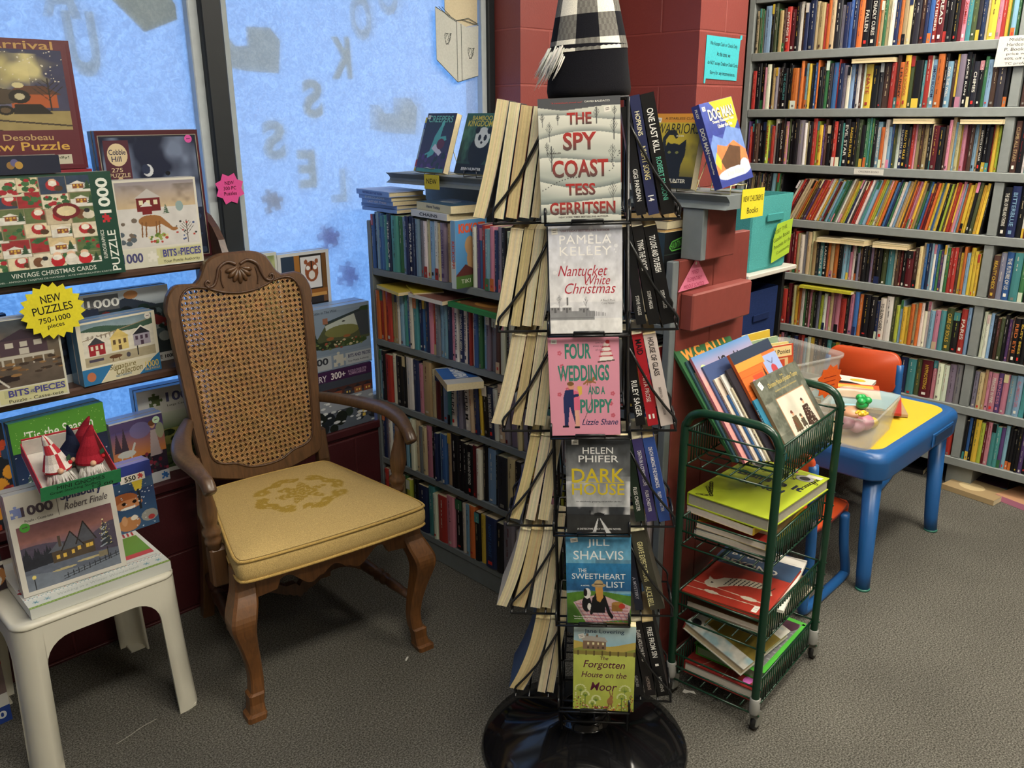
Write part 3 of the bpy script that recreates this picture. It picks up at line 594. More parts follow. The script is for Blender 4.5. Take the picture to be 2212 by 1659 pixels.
# moulded display ledge on top
LP=[(0,0),(.005,.006),(.012,.012),(.02,.022),(.02,.028),(.004,.034),(0,.04)]
prof=[(1.752+.0-p[0]*-1,1.288+p[1]) for p in LP]
m=MB(); pts=[(-.002,0),(.33,0),(.318,.006),(.306,.014),(.304,.022),(.318,.034),(.333,.044),(-.005,.044),(.012,.034),(.022,.022),(.018,.012)]
pts=[(.0,0),(.175,0),(.16,.009),(.158,.016),(.164,.024),(.175,.032),(.0,.032),(.011,.024),(.017,.016),(.015,.009)]
m.prism(pts,0,1.29,'paint',LG,aff((1.74-LX,2.355-1.7,1.289),(1,0,0),(0,0,1),(0,-1,0)))
obj('ledge',m,lbc,I4)
FLO=shelf_frame(LX+.006)
LOW={4:"b10~w n10~w s9 b9 b12 t12 n12:TIME_CAT~w t26~k e16 s12 n12~w n14:SEVEN_RULES~w n12 s12 v10~n w14 c12 s16~k w14~k c10 v18:DO-OVER_MYSTERY~p c12 w14~c u10 w13:THE_SECRET~n n20:NBT~y k14~w w10~k p10 b10 r12 s14~w P14 n8 v10 k12~w w12~k v14~s p12 k16~w s12~k k12~w u22~w k16~y k12~y t14~y s14~w y16~k n12 m12 s12 k12 e12 w12 u12 b12 r14 g12 t12 v14 k12 P12 c12 n12",
3:"o16~y r14 o10 r24~k T10~k T12 w10 s14 t12 b16~w w14~k t16 n14~w b12~w n16 P16 r10 g16~w s14 s12 n14~w P12 w12:REPORT_CARD~n n14:THINGS_NOT_SEEN~w w12:THE_REPORT_CARD~n n10~w r8 w10~k b14 e12 s12~w v14~k g18 u14 w14 k10 w14 s16:THE_WISH_LIST~k k26~v n22~k w14~k k22~o K10 k14:LESS_THAN_ZERO~w o12 k12 c12~k y10:ELLIOT_CARES~k s14 w12 P8 n16 t12~w r10 v12 k12 m12 g12 w12 s12 k12 o12 u12 b12 r14",
2:"s8 k14~w r22~k w14~k k22~c k12 w22~s n18~w P16 T26 c10~k m16~w K10 s16~w t10~k w14:BEELINE~k b8 v12 w16:RUFUS_M~k c14 n12 y8 k16~w n16:THE_EAR_THE_EYE_AND_THE_ARM~w w12 c16:THE_LION_SCOUT~n g14 v22~w c12 v14 k18~w k12~w l16~w t12 s12 v12~k w14 c10~k t22~w c14~k T12 w12 s12~k b12 K12 g12 e12 n12 s12 m12 c12",
1:"n14~w v14 w16 b16~w k12 k12 s14~k t12 w14 c14~k g12~r c16~k P18~k k12 n12~w s12 b16~w T12 k26~w k18~w k14~w k16:THE_LORD_AND_BEYOND~w m14~r w14 k14 s24~w k8 K34~k c22~k k14 v14 k12 y14:THE_NIGHT~r k16 n18:TALES_OF_LIGHT~w P20:THE_RED_THREAD~w k10 l10~k k14 w14~k P12~k T14 w12:BRIGHT_IDEA~k o10 s10~m t10 m12 v16~w l12~k r12 n12 k12 s12 T12 w12",
0:"r10~w w10 w10~k g12 T10 e8~o l12 k14~s n24~w t16 w10 r22~w P18~k k18~w w8 s10 o12 k12 y12 n24:NIGHT_LIGHT~b k14 v22~m w14~k r8 v14~r w14~n c16~r G16~c G18~k G14~w k18~s k14~w k16~w G22~m w14 k12 m12 s12"}
for i in range(5):
    shelf_row(LOW[i],FLO,-2.383,-1.222 if i==4 else -1.195,LZ[i],(.17,.19) if i<4 else (.178,.193),(.11,.13),{4:'top shelf',3:'second shelf',2:'third shelf',1:'fourth shelf',0:'bottom shelf'}[i]+' of the low bookcase',300+i,hard=False,lean=(lambda t:0 if i!=2 or t<.35 or t>.7 else -3),lim={4:[(-3,-1.2,.188),(-1.912,-1.89,0)],3:[(-3,-1.6,.178)],2:[(-2.1,-1.78,.166)]}.get(i,()))
# ---------------------------------------------------------------- the books that show largest are things, the rest one mass
NKEEP=205
order=sorted(range(len(SHELFBOOKS)),key=lambda i:-SHELFBOOKS[i]['sc'])
keep=set(i for i in order[:NKEEP] if SHELFBOOKS[i]['sc']>0); rest=MB()
for i,bk in enumerate(SHELFBOOKS):
    if i in keep:
        o=obj('book',bk['m'],None,bk['M']); w=bk['where']
        end='red pilaster' if 'left bay' in w else ('divider' if 'right bay' in w else 'window')
        w=w.replace('of the wall bookcase','of wall bookcase').replace(', left bay','').replace(', right bay',' past the divider')
        if bk['title']: l='%s book, %s lettering "%s", on the %s'%(CNAME[bk['c']],CNAME.get(bk['tc'],'pale'),bk['title'].title(),w.replace('uppermost visible','uppermost'))
        else: l='%s book spine, %s from the %s end of the %s'%(CNAME[bk['c']],ordn(bk['n']),end,w)
        if len(l.split())>16: l='%s book "%s", %s'%(CNAME[bk['c']],bk['title'].title(),w) if bk['title'] else '%s book, %s from the %s, %s'%(CNAME[bk['c']],ordn(bk['n']),end,w)
        tag(o,l,'book',bk['where'].split(',')[0].replace('of the','books of the'))
    else: rest.put(bk['m'],bk['M'])
o=obj('packed_books',rest); tag(o,'remaining closely packed book spines filling the grey bookcase shelves','books'); o['kind']='stuff'
# ================================================================ armchair with caned back
def cr(P,n=8,closed=True):
    """smooth curve through the points"""
    P=[np.array(p,float) for p in P]; N_=len(P); out=[]
    for i in range(N_ if closed else N_-1):
        p0,p1,p2,p3=(P[(i+k)%N_] if closed else P[min(max(i+k,0),N_-1)] for k in(-1,0,1,2))
        for j in range(n):
            t=j/n; out.append(.5*((2*p1)+(-p0+p2)*t+(2*p0-5*p1+4*p2-p3)*t*t+(-p0+3*p1-3*p2+p3)*t**3))
    if not closed: out.append(P[-1])
    return out
def byangle(loop,c,n):
    """resample a star-shaped loop at n equal angles round c"""
    L=np.array(loop); d=L-c; th=np.unwrap(np.arctan2(d[:,1],d[:,0])); r=np.hypot(d[:,0],d[:,1])
    if th[-1]<th[0]: th=th[::-1]; r=r[::-1]
    th=np.concatenate([th-2*np.pi,th,th+2*np.pi]); r=np.concatenate([r,r,r]); a=np.linspace(0,2*np.pi,n,endpoint=False); rr=np.interp(a,th,r)
    return np.stack([c[0]+rr*np.cos(a),c[1]+rr*np.sin(a)],1)
CH=thing('armchair','brown wooden armchair with caned back and gold upholstered seat by the window','armchair',T(1.084,1.785,0)@RZ(-8))
WD='#5e4128'; WD2='#4f3421'
# back
BK=aff((0,.455,.485),(1,0,0),(0,.125,.992),(0,-.992,.125))   # x right, y up the back, z toward the sitter
half=[(.0,.648),(.05,.646),(.088,.628),(.107,.592),(.126,.571),(.15,.572),(.182,.571),(.206,.545),(.217,.505),(.211,.478),(.213,.45),(.205,.3),(.195,.15),(.187,.05),(.178,.012),(.14,-.004),(.09,-.018),(.04,-.03),(0,-.034)]
outer=cr(half+[(-x,y) for x,y in half[-2:0:-1]],6)
ih=[(.0,.527),(.05,.533),(.1,.551),(.14,.556),(.166,.538),(.177,.5),(.177,.44),(.168,.28),(.159,.12),(.15,.066),(.122,.046),(.09,.04),(.05,.02),(0,.014)]
inner=cr(ih+[(-x,y) for x,y in ih[-2:0:-1]],6)
c0=np.array((0,.3)); NN=144; O=byangle(outer,c0,NN); IN=byangle(inner,c0,NN)
def ringpts(P,z): return [(p[0],p[1],z) for p in P]
inset=lambda P,k:[tuple(c0+(np.array(p)-c0)*(1-k)) for p in P]
m=MB(); secs=[ringpts(O,-.014),ringpts(O,.01),ringpts(inset(O,.016),.016),ringpts(inset(IN,-.03),.016),ringpts(IN,.009),ringpts(IN,-.014),ringpts(O,-.014)]
m.loft(secs,'wood',WD,BK,smooth=False,caps=False)
cf=obj('back_frame',m,CH,I4); cf['label']='scalloped wooden frame of the back'
m=MB(); m.tube(ringpts(inset(IN,-.018),.0165)+[ringpts(inset(IN,-.018),.0165)[0]],.003,'wood',WD2,BK,k=6); obj('bead',m,cf,I4)
m=MB()    # carved shell and scrolls on the crest
for i in range(-3,4):
    a=R(-90+i*25+0); cx,cy=0,.605; L_=.046-.002*abs(i); P=[(cx+math.cos(a)*t*L_,cy+math.sin(a)*t*L_*1.05-(0),.016+.004*math.sin(math.pi*min(1,t))) for t in np.linspace(.1,1,7)]
    m.tube(P,[.002,.004,.0055,.0066,.0072,.0066,.003],'wood',WD,BK,k=6)
for s in(-1,1):
    P=cr([(s*.006,.612,.015),(s*.03,.622,.018),(s*.055,.608,.018),(s*.064,.585,.018),(s*.075,.562,.018),(s*.092,.556,.018),(s*.1,.566,.018),(s*.094,.575,.018),(s*.087,.568,.018)],5,False)
    m.tube(P,[.0055*(1-.45*i/len(P)) for i in range(len(P))],'wood',WD2,BK,k=6)
    P=cr([(s*.05,.6,.016),(s*.054,.572,.017),(s*.05,.55,.017)],5,False); m.tube(P,.0025,'wood',WD2,BK,k=5)
obj('carved_shell',m,cf,I4)
# six-way cane weave, on both faces of the frame
def inside(P,x,y):
    n=len(P); c=False; j=n-1
    for i in range(n):
        if (P[i][1]>y)!=(P[j][1]>y) and x<(P[j][0]-P[i][0])*(y-P[i][1])/(P[j][1]-P[i][1])+P[i][0]: c=not c
        j=i
    return c
INo=inset(IN,-.012)
def clip(p,d):
    """crossings of the line p+t*d with the opening"""
    ts=[]; n=len(INo)
    for i in range(n):
        a=np.array(INo[i]);b=np.array(INo[(i+1)%n]); e=b-a; den=d[0]*e[1]-d[1]*e[0]
        if abs(den)<1e-9: continue
        q=a-p; t=(q[0]*e[1]-q[1]*e[0])/den; s_=(q[0]*d[1]-q[1]*d[0])/den
        if 0<=s_<1: ts.append(t)
    ts.sort(); return [(ts[i],ts[i+1]) for i in range(0,len(ts)-1,2)]
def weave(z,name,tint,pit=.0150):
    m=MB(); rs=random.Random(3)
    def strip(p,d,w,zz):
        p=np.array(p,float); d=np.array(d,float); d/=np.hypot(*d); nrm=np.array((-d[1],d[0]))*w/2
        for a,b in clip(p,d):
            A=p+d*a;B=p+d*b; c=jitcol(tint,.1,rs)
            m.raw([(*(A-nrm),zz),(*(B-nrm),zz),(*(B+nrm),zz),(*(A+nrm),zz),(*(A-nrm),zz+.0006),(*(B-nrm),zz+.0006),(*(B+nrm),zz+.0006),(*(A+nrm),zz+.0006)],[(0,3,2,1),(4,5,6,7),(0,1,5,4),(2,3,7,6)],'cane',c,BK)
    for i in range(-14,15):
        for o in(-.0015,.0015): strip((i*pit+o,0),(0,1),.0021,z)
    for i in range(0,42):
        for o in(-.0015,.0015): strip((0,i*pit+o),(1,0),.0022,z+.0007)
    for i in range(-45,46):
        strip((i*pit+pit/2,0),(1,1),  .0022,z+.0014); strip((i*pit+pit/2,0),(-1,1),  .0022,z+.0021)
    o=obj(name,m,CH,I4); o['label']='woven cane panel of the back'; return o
weave(.0105,'cane_panel','#a07a4c'); weave(-.0135,'cane_panel','#7d5c38')  # rear layer darker: shade between the layers put into its tint
# posts and back legs, front legs, apron
def sqtube(m,P,W,D,mat,col):
    """square-section leg along points with widths W (x) and depths D (y)"""
    secs=[]
    for (x,y,z),w,d in zip(P,W,D):
        c=.22; secs.append([(x+sx*w/2*(1-(c if i else 0)),y+sy*d/2*(1-(0 if i else c)),z) for sx,sy,i in ((-1,-1,0),(-1,-1,1),(1,-1,1),(1,-1,0),(1,1,0),(1,1,1),(-1,1,1),(-1,1,0))])
    m.loft(secs,mat,col,smooth=False); return m
for s in(-1,1):
    m=MB(); P=[(s*.199,.545,0),(s*.197,.53,.06),(s*.193,.495,.2),(s*.19,.468,.36),(s*.188,.456,.47),(s*.19,.468,.56)]
    sqtube(m,P,[.036,.036,.036,.04,.036,.03],[.036,.036,.038,.04,.036,.026],'wood',WD); obj('leg',m,CH,I4)
for s in(-1,1):
    m=MB(); pz=[(.236,.018,.425,.055),(.24,.014,.37,.056),(.25,.0,.335,.064),(.262,-.014,.30,.066),(.263,-.016,.265,.058),(.253,-.008,.215,.046),(.243,.0,.16,.038),(.238,.004,.11,.035),(.241,.0,.07,.036),(.246,-.004,.066,.042),(.248,-.006,.04,.038),(.25,-.01,.018,.042),(.254,-.014,.014,.052),(.256,-.016,0,.05)]
    P=cr([(s*x,y,z) for x,y,z,_ in pz[:9]],3,False)+[np.array((s*x,y,z)) for x,y,z,_ in pz[9:]]
    W=[float(v[0]) for v in cr([(w,0) for *_,w in pz[:9]],3,False)]+[w for *_,w in pz[9:]]
    sqtube(m,[tuple(p) for p in P][::-1],W[::-1],W[::-1],'wood','#6f4723'); obj('leg',m,CH,I4)
m=MB()
def apron(a,b,drop,n=40,th=.02):
    a=np.array(a);b=np.array(b); d=b-a; L_=np.hypot(*d); d/=L_; M=aff((a[0],a[1],0),(d[0],d[1],0),(0,0,1)); top=.425; low=[]
    for i in range(n+1):
        t=i/n; u=abs(2*t-1); z=.352+ (.022*(math.cos((u)*math.pi*3.2)) if u<.72 else -.02*(u-.3)) -(.012 if u<.16 else 0)
        low.append((t*L_,z-drop))
    m.prism(low+[(L_,top),(0,top)],-th/2,th/2,'wood','#6f4723',M)
apron((-.215,.0),(.215,.0),0); apron((.235,.03),(.185,.45),-.005); apron((-.185,.45),(-.235,.03),-.005); apron((.18,.455),(-.18,.455),-.005)
obj('seat_rail',m,CH,I4)['label']='scalloped seat rail'
# arms with turned supports
for s in(-1,1):
    m=MB(); P=cr([(s*.197,.49,.66),(s*.235,.40,.668),(s*.272,.30,.672),(s*.296,.2,.672),(s*.292,.12,.664),(s*.284,.07,.646),(s*.282,.048,.622)],5,False); n=len(P); secs=[]
    for i,p in enumerate(P):
        t=i/(n-1); w=.034+.022*math.sin(math.pi*min(1,t*1.15))**2; h=.032+.008*(t>.8); q=(P[min(i+1,n-1)]-P[max(i-1,0)]); q/=np.linalg.norm(q); side=np.cross(q,(0,0,1)); side/=np.linalg.norm(side); up=np.cross(side,q)
        if i==n-1: w*=.8
        secs.append([tuple(p+side*w/2*math.cos(a)*abs(math.cos(a))**-.3*.95+up*h/2*math.sin(a)*abs(math.sin(a))**-.3*.95) for a in np.linspace(.0001,2*math.pi,12,endpoint=False)+.15])
    m.loft(secs,'wood','#57402c'); ar=obj('armrest',m,CH,I4)
    m=MB(); A=Vector((s*.262,.13,.37)); B=Vector((s*.284,.115,.652)); pr=[(.018,0),(.018,.08),(.022,.085),(.022,.095),(.017,.1),(.024,.112),(.024,.122),(.016,.132),(.021,.15),(.0245,.175),(.022,.2),(.016,.235),(.014,.265),(.016,.283)]
    d=(B-A).normalized(); m.lathe(pr,'wood',WD,aff(A,d.orthogonal().normalized(),d.cross(d.orthogonal().normalized()),d),k=16); m.bbox((s*.262-.022,.108,.33),(s*.262+.022,.152,.44),.006,'wood',WD)
    obj('arm_support',m,CH,I4)
# stretchers
for s in(-1,1):
    m=MB(); A=Vector((s*.243,.01,.155)); B=Vector((s*.195,.5,.165)); L_=(B-A).length; d=(B-A)/L_; pr=[(.011,0),(.013,.06),(.016,.11),(.012,.13),(.019,.14),(.019,.15),(.013,.16),(.021,.175),(.013,.19),(.017,.2),(.019,.25),(.017,.3),(.021,.325),(.013,.34),(.019,.35),(.019,.36),(.012,.37),(.016,.39),(.012,L_)]
    m.lathe(pr,'wood',WD2,aff(A,d.orthogonal().normalized(),d.cross(d.orthogonal().normalized()),d),k=14); obj('stretcher',m,CH,I4)
m=MB(); up=[];lo=[]
for i in range(41):
    t=i/40; x=-.205+.41*t; u=abs(2*t-1); z=.163+.034*math.sin(math.pi*min(1,(1-u)*1.25))-(.012 if u<.05 else 0); up.append((x,z+.015)); lo.append((x,z-.015-(.01 if u<.12 else 0)))
m.prism(lo+up[::-1],-.011,.011,'wood',WD2,aff((0,.27,0),(1,0,0),(0,0,1))); obj('stretcher',m,CH,I4)
# cushion
CS='#bfa46b'; CS2='#a5883a'
oc=cr([(-.262,-.03),(-.24,-.05),(-.12,-.058),(0,-.06),(.12,-.058),(.24,-.05),(.262,-.03),(.256,.03),(.225,.2),(.19,.38),(.18,.41),(.15,.425),(0,.432),(-.15,.425),(-.18,.41),(-.19,.38),(-.225,.2),(-.256,.03)],6)
cc=np.array((0,.18)); OC=byangle(oc,cc,160)
def ring(k,z): return [tuple(cc+(p-cc)*k)+(z,) for p in OC]
nr=56; rad=np.linspace(.985,.0,nr); th=np.linspace(0,2*np.pi,160,endpoint=False)
PT=np.zeros((nr,161,3)); 
for i,k in enumerate(rad):
    q=np.array(ring(k,.468+.024*(1-k**2)**.7)); PT[i,:160]=q; PT[i,160]=q[0]
x=(PT[...,0]-.005)/.132; y=(PT[...,1]-.2)/.118; rr=np.hypot(x,y); a=np.arctan2(y,x)
nz=np.sin(a*18+rr*30)*.5+np.sin(a*7-rr*41)*.5
ringm=(rr>.72+.05*np.sin(a*12))&(rr<.97+.06*np.sin(a*8+.6))&(np.abs(np.sin(a*2+.785))>.16)&~((nz>.62)&(rr>.78)&(rr<.92))
mid=(rr<.44+.13*np.sin(a*6+1)+.06*np.sin(a*11))&~((np.sin(rr*40+np.sin(a*5)*2)>.78))
msk=(ringm|mid)
m=MB(); lo_=[ring(.97,.405),ring(1.0,.412),ring(1.012,.43),ring(1.012,.452),ring(1.0,.464),ring(.985,.468)]
m.loft(lo_,'fabric',CS); m.grid(PT,np.where(msk[...,None],np.array(lin(CS2)),np.array(lin(CS))),'fabric',smooth=True)
cu=obj('seat_cushion',m,CH,I4); cu['label']='gold upholstered seat with woven medallion'
m=MB()
for k,z in ((1.004,.467),(1.002,.412)): q=ring(k,z); m.tube(q+[q[0]],.0042,'fabric','#b7985a',k=6,caps=False)
obj('piping',m,cu,I4)
# ================================================================ books lying, leaning or shown face-out
def slab(m,x0,x1,h,z0,z1,mat,col,M,bend=None,ny=1,y0=0):
    f=bend or (lambda t:0); secs=[]
    for j in range(ny+1):
        t=j/ny; y=y0+(h-y0)*t; b=f(t)
        secs.append([(x0,y,z0+b),(x1,y,z0+b),(x1,y,z1+b),(x0,y,z1+b)])
    return m.loft(secs,mat,col,M,smooth=False)
def face_book(name,label,w,h,t,M,front='#888888',art=None,spine=None,back=None,page=PAGE,hard=False,bend=None,sheets=0,parent=None,cat='book',group=None,spread=0,stick=None,seed=1):
    """book with its front cover toward +z, spine along x=0, bottom at y=0"""
    rs=random.Random(seed); m=MB(); ct=.0025 if hard else .0006; e=.003 if hard else 0; ny=8 if bend else 1
    slab(m,0,w,h,0,ct,'print',back or front,I4,bend,ny); slab(m,0,w,h,t-ct,t,'print',front,I4,bend,ny)
    slab(m,-.0004,ct,h,0.0002,t-.0002,'print',spine or front,I4,bend,ny)
    if art: art(m,T(0,0,t))
    o=obj(name,m,parent,M); 
    if label: tag(o,label,cat,group)
    p=MB(); n=sheets or 1
    for i in range(n):
        za=ct+(t-2*ct)*i/n; zb=ct+(t-2*ct)*(i+1)/n; d=rs.uniform(0,.0012) if sheets else 0
        fb=(lambda q,k=i/n: (bend(q) if bend else 0)) 
        slab(p,ct+.0003,w-e-d-.0004,h-e-.0003,za,zb-(.00012 if sheets else 0),'paper',jitcol(page,.05 if sheets else .02,rs),I4,fb if bend else None,ny,y0=e+.0003)
    q=obj('page_block',p,o,I4); q['label']='cream page block'
    if stick:
        s=MB(); sx,sy,sw,sh,sr=stick; s.prism([(-sw/2,-sh/2),(sw/2,-sh/2),(sw/2,sh/2),(-sw/2,sh/2)],0,.0002,'paper','#dcd9cf',T(sx,sy,t+.0006)@RZ(sr))
        for k in range(2): s.line([(-sw*.3,sh*.15-k*sh*.3),(sw*.3,sh*.2-k*sh*.3)],.0012,T(sx,sy,t+.0008)@RZ(sr),'#77746c','paper',z=.0001)
        obj('price_sticker',s,o,I4)
    return o
# ---------------------------------------------------------------- spinner rack
RKA=math.atan2(1.13,1.36); RCX,RCY=1.36,1.13
rxx=Vector((math.sin(RKA),-math.cos(RKA),0)); ryy=Vector((math.cos(RKA),math.sin(RKA),0))
RKB=aff((RCX,RCY,0),rxx,ryy); RK=aff(Vector((RCX,RCY,0))+rxx*.028,rxx,ryy)@RY(-2.0)
rack=thing('spinner_rack','tall black wire spinner rack of paperbacks on a round black base','book rack',RKB)
def rp(name,m,label=None):
    o=obj(name,m,rack,RKB.inverted()@RK)
    if label: o['label']=label
    return o
m=MB(); m.lathe([(.252,0),(.255,.006),(.25,.016),(.2,.034),(.14,.056),(.09,.074),(.066,.083),(.06,.086),(.058,.1),(.05,.102),(.02,.104)],'blackplastic','#0b0b0c',k=72)
obj('base',m,rack,I4)['label']='shiny black cone-shaped base'
m=MB(); m.lathe([(.052,.095),(.055,.098),(.055,.112),(.05,.115)],'metal','#2a2a2c',k=40,cap=False); obj('swivel_ring',m,rack,I4)
WK='#111214'
m=MB(); m.tube([(0,0,.1),(0,0,1.5)],.018,'enamel',WK,k=14); rp('pole',m)
FS=.078; ZL=[.200,.428,.650,.873,1.091,1.311]; BH=[.222,.217,.218,.212,.212,.2255]
for sx in(-1,1):
    for sy in(-1,1):
        m=MB(); m.tube([(sx*FS,sy*FS,.11),(sx*FS,sy*FS,1.53)],.0035,'enamel',WK,k=8); rp('upright',m)
for z in [.13]+[q-.012 for q in ZL]+[1.53]:
    m=MB(); P=[(FS,FS,z),(-FS,FS,z),(-FS,-FS,z),(FS,-FS,z)]; m.tube(P+[P[0]],.003,'enamel',WK,k=6,caps=False)
    m.tube([(-FS,0,z),(FS,0,z)],.0025,'enamel',WK,k=6); m.tube([(0,-FS,z),(0,FS,z)],.0025,'enamel',WK,k=6); rp('tier_ring',m)
m=MB(); 
for a in(0,90): m.box((-.034,-.0015,.13),(.034,.0015,1.5),'plastic','#101012',RZ(a))
rp('core_panel',m)
SIDES=[0,-90,90,180]    # front, left, right, back (rotation about z; outward is local -y)
for si,a in enumerate(SIDES):
    for z in ZL:
        zb=z-.009; m=MB(); r_=.0028; DEP=(.042,.108,.1,.1)[si]; pw=.074 if si else .0805
        for s in(-1,1):
            m.tube(cr([(s*pw,-FS,zb+(.185 if si else .04)),(s*pw,-FS-DEP*.5,zb+(.09 if si else .03)),(s*pw,-FS-DEP+.004,zb+.03)],2,False)+[(s*pw,-FS-DEP,zb+.022),(s*pw,-FS-DEP,zb),(s*pw,-FS,zb)],r_,'enamel',WK,RZ(a),k=6)
        m.tube([(-pw,-FS-DEP,zb),(pw,-FS-DEP,zb)],r_,'enamel',WK,RZ(a),k=6); m.tube([(-pw,-FS-DEP*.7,zb),(pw,-FS-DEP*.7,zb)],r_*.8,'enamel',WK,RZ(a),k=6); m.tube([(-pw,-FS-.03,zb),(pw,-FS-.03,zb)],r_*.8,'enamel',WK,RZ(a),k=6)
        if si: m.tube([(-.028,-FS-DEP,zb),(-.028,-FS-DEP,zb+.018),(.028,-FS-DEP,zb+.018),(.028,-FS-DEP,zb)],r_*.8,'enamel',WK,RZ(a),k=6)
        else: m.tube([(-.03,-FS-DEP,zb),(-.03,-FS-DEP,zb+.007),(.03,-FS-DEP,zb+.007),(.03,-FS-DEP,zb)],r_,'enamel',WK,RZ(a),k=6)
        rp('wire_pocket',m)
# ---- front covers
def at_front(row,dx=0,rot=0,yo=.037,tilt=1.0): return RK@T(dx,-FS-yo,ZL[row]-.0045)@RX(90-tilt)@RZ(rot)     # x right, y up, z toward the viewer
def tree2(p,x,y,h,c): p.bare(x,y,h,c,w=.008,n=7)
def spy(m,F):
    w,h=.152,BH[5]; p=Pic(76,116,'#aeb0a4'); p.grad('#8f9993','#c6c7bb'); p.rect(0,.93,1,1,'#47484c'); p.poly([(0,.93),(.3,.9),(1,.94),(1,1),(0,1)],'#4c4e52')
    for y,a in ((.84,.03),(.685,.05),(.5,-.03),(.33,.06),(.17,-.02),(.05,.02)):
        f=lambda u,y=y,a=a:y+a*np.sin(u*3+y*9); d=f(p.u)-p.v
        p._mix(np.clip(1-d/.12,0,1)*(d>0),'#d3d3c7',.9); p._mix(np.clip(1-(-d)/.05,0,1)*(d<0),'#4f5c5f',.75)
    for x,y,s in ((.05,.78,.1),(.13,.66,.15),(.71,.79,.13),(.92,.66,.17),(.93,.82,.1),(.15,.42,.2),(.9,.45,.17),(.9,.12,.2),(.24,.79,.08),(.1,.55,.1),(.06,.03,.08)): tree2(p,x,y,s,'#4c4f4e')
    for i in range(14): p.ell(.03+.035*i,.265+.1*math.sin(i*.13),.009,.005,'#3b3b3b')
    for i in range(10): p.ell(.86+.012*i+.03*math.sin(i),.41+.017*i,.009,.005,'#3b3b3b')
    m.pic(p,w,h,F@T(0,0,.0003))
    C=('#4a4543','#a82f2c')
    for t,y,x,ww,hh in (('THE',.835,.5,.3,.095),('SPY',.655,.5,.41,.145),('COAST',.435,.5,.69,.145),('TESS',.265,.5,.37,.1),('GERRITSEN',.11,.52,.82,.105)): m.text(t,F@T(w*x,h*y,0),w=w*ww,h=h*hh,col=C,bold=.028,z=.0006)
    m.text('DAVID BALDACCI',F@T(w*.72,h*.965,0),w=w*.3,h=.0032,col='#d5d5cd',bold=.02,z=.0006); m.text('"A tremendously plotted read"',F@T(w*.35,h*.96,0),w=w*.38,h=.0035,col='#b5443f',z=.0006)
    m.text('A THRILLER',F@T(w*.18,h*.565,0),w=w*.18,h=.003,col='#44413f',bold=.02,z=.0006); m.text('NEW YORK TIMES BESTSELLING AUTHOR',F@T(w*.53,h*.038,0),w=w*.62,h=.0033,col='#44413f',bold=.02,z=.0006)
face_book('book','large hardback novel with snowy trees and red capitals, top front pocket of the spinner rack','d' and .152,BH[5],.03,at_front(5,-.088,.3)@T(0,0,-.03),front='#a9aca2',spine='#8f9490',art=spy,hard=True,group='novels in the front pockets',stick=(.128,.203,.012,.01,8))
def nan(m,F):
    w,h=.142,BH[4]; p=Pic(70,106,'#d9d9db'); p.grad('#e4e3e3','#b9bcc6',.3,1); p.rect(0,0,1,.14,'#e6e5e3')
    p.rect(0,.13,.62,.21,'#8f9092'); p.noise(14,.25,3)
    for x,y,ww,hh in ((0,.2,.14,.05),(.17,.2,.13,.05),(.4,.2,.14,.04)): p.house(x,y,ww,hh,'#8b8b8d','#e8e8e8','#5c5c5e')
    p.rect(.23,.27,.25,.34,'#68686a'); p.bare(.13,.25,.11,'#98989a',n=6); p.bare(.5,.22,.12,'#8f8f92',n=3)
    for i in range(14): p.rect(.5+.02*i,.165,.508+.02*i,.22-.002*i,'#77777a')
    p.rect(0,.145,.6,.15,'#77777a'); p.dots(26,['#eeeeee'],.008,.03,(0,.55,1,1),.66,.5); m.pic(p,w,h,F@T(0,0,.0002))
    m.text('USA TODAY BESTSELLING AUTHOR',F@T(w*.5,h*.955,0),w=w*.66,h=.0042,col='#8a6f78',bold=.02)
    m.text('PAMELA',F@T(w*.5,h*.875,0),w=w*.7,h=.017,col='#eceae6',spread=1.1); m.text('KELLEY',F@T(w*.5,h*.77,0),w=w*.7,h=.017,col='#eceae6',spread=1.1)
    for t,x,y,ww,hh in (('Nantucket',.46,.59,.68,.021),('White',.66,.5,.35,.018),('Christmas',.56,.425,.7,.021)): m.text(t,F@T(w*x,h*y,0),w=w*ww,h=hh,col='#ac3340',shear=.35)
    m.text('A Beach Plum',F@T(w*.8,h*.31,0),w=w*.2,h=.004,col='#77777a'); m.text('Cove Novel',F@T(w*.8,h*.283,0),w=w*.17,h=.004,col='#77777a')
face_book('book','pale grey novel with red script title over a snowy harbour, in the spinner rack front','d' and .142,BH[4],.022,at_front(4,-.076)@T(0,0,-.022),front='#d5d5d8',art=nan,group='novels in the front pockets',stick=(.012,.202,.012,.012,4))
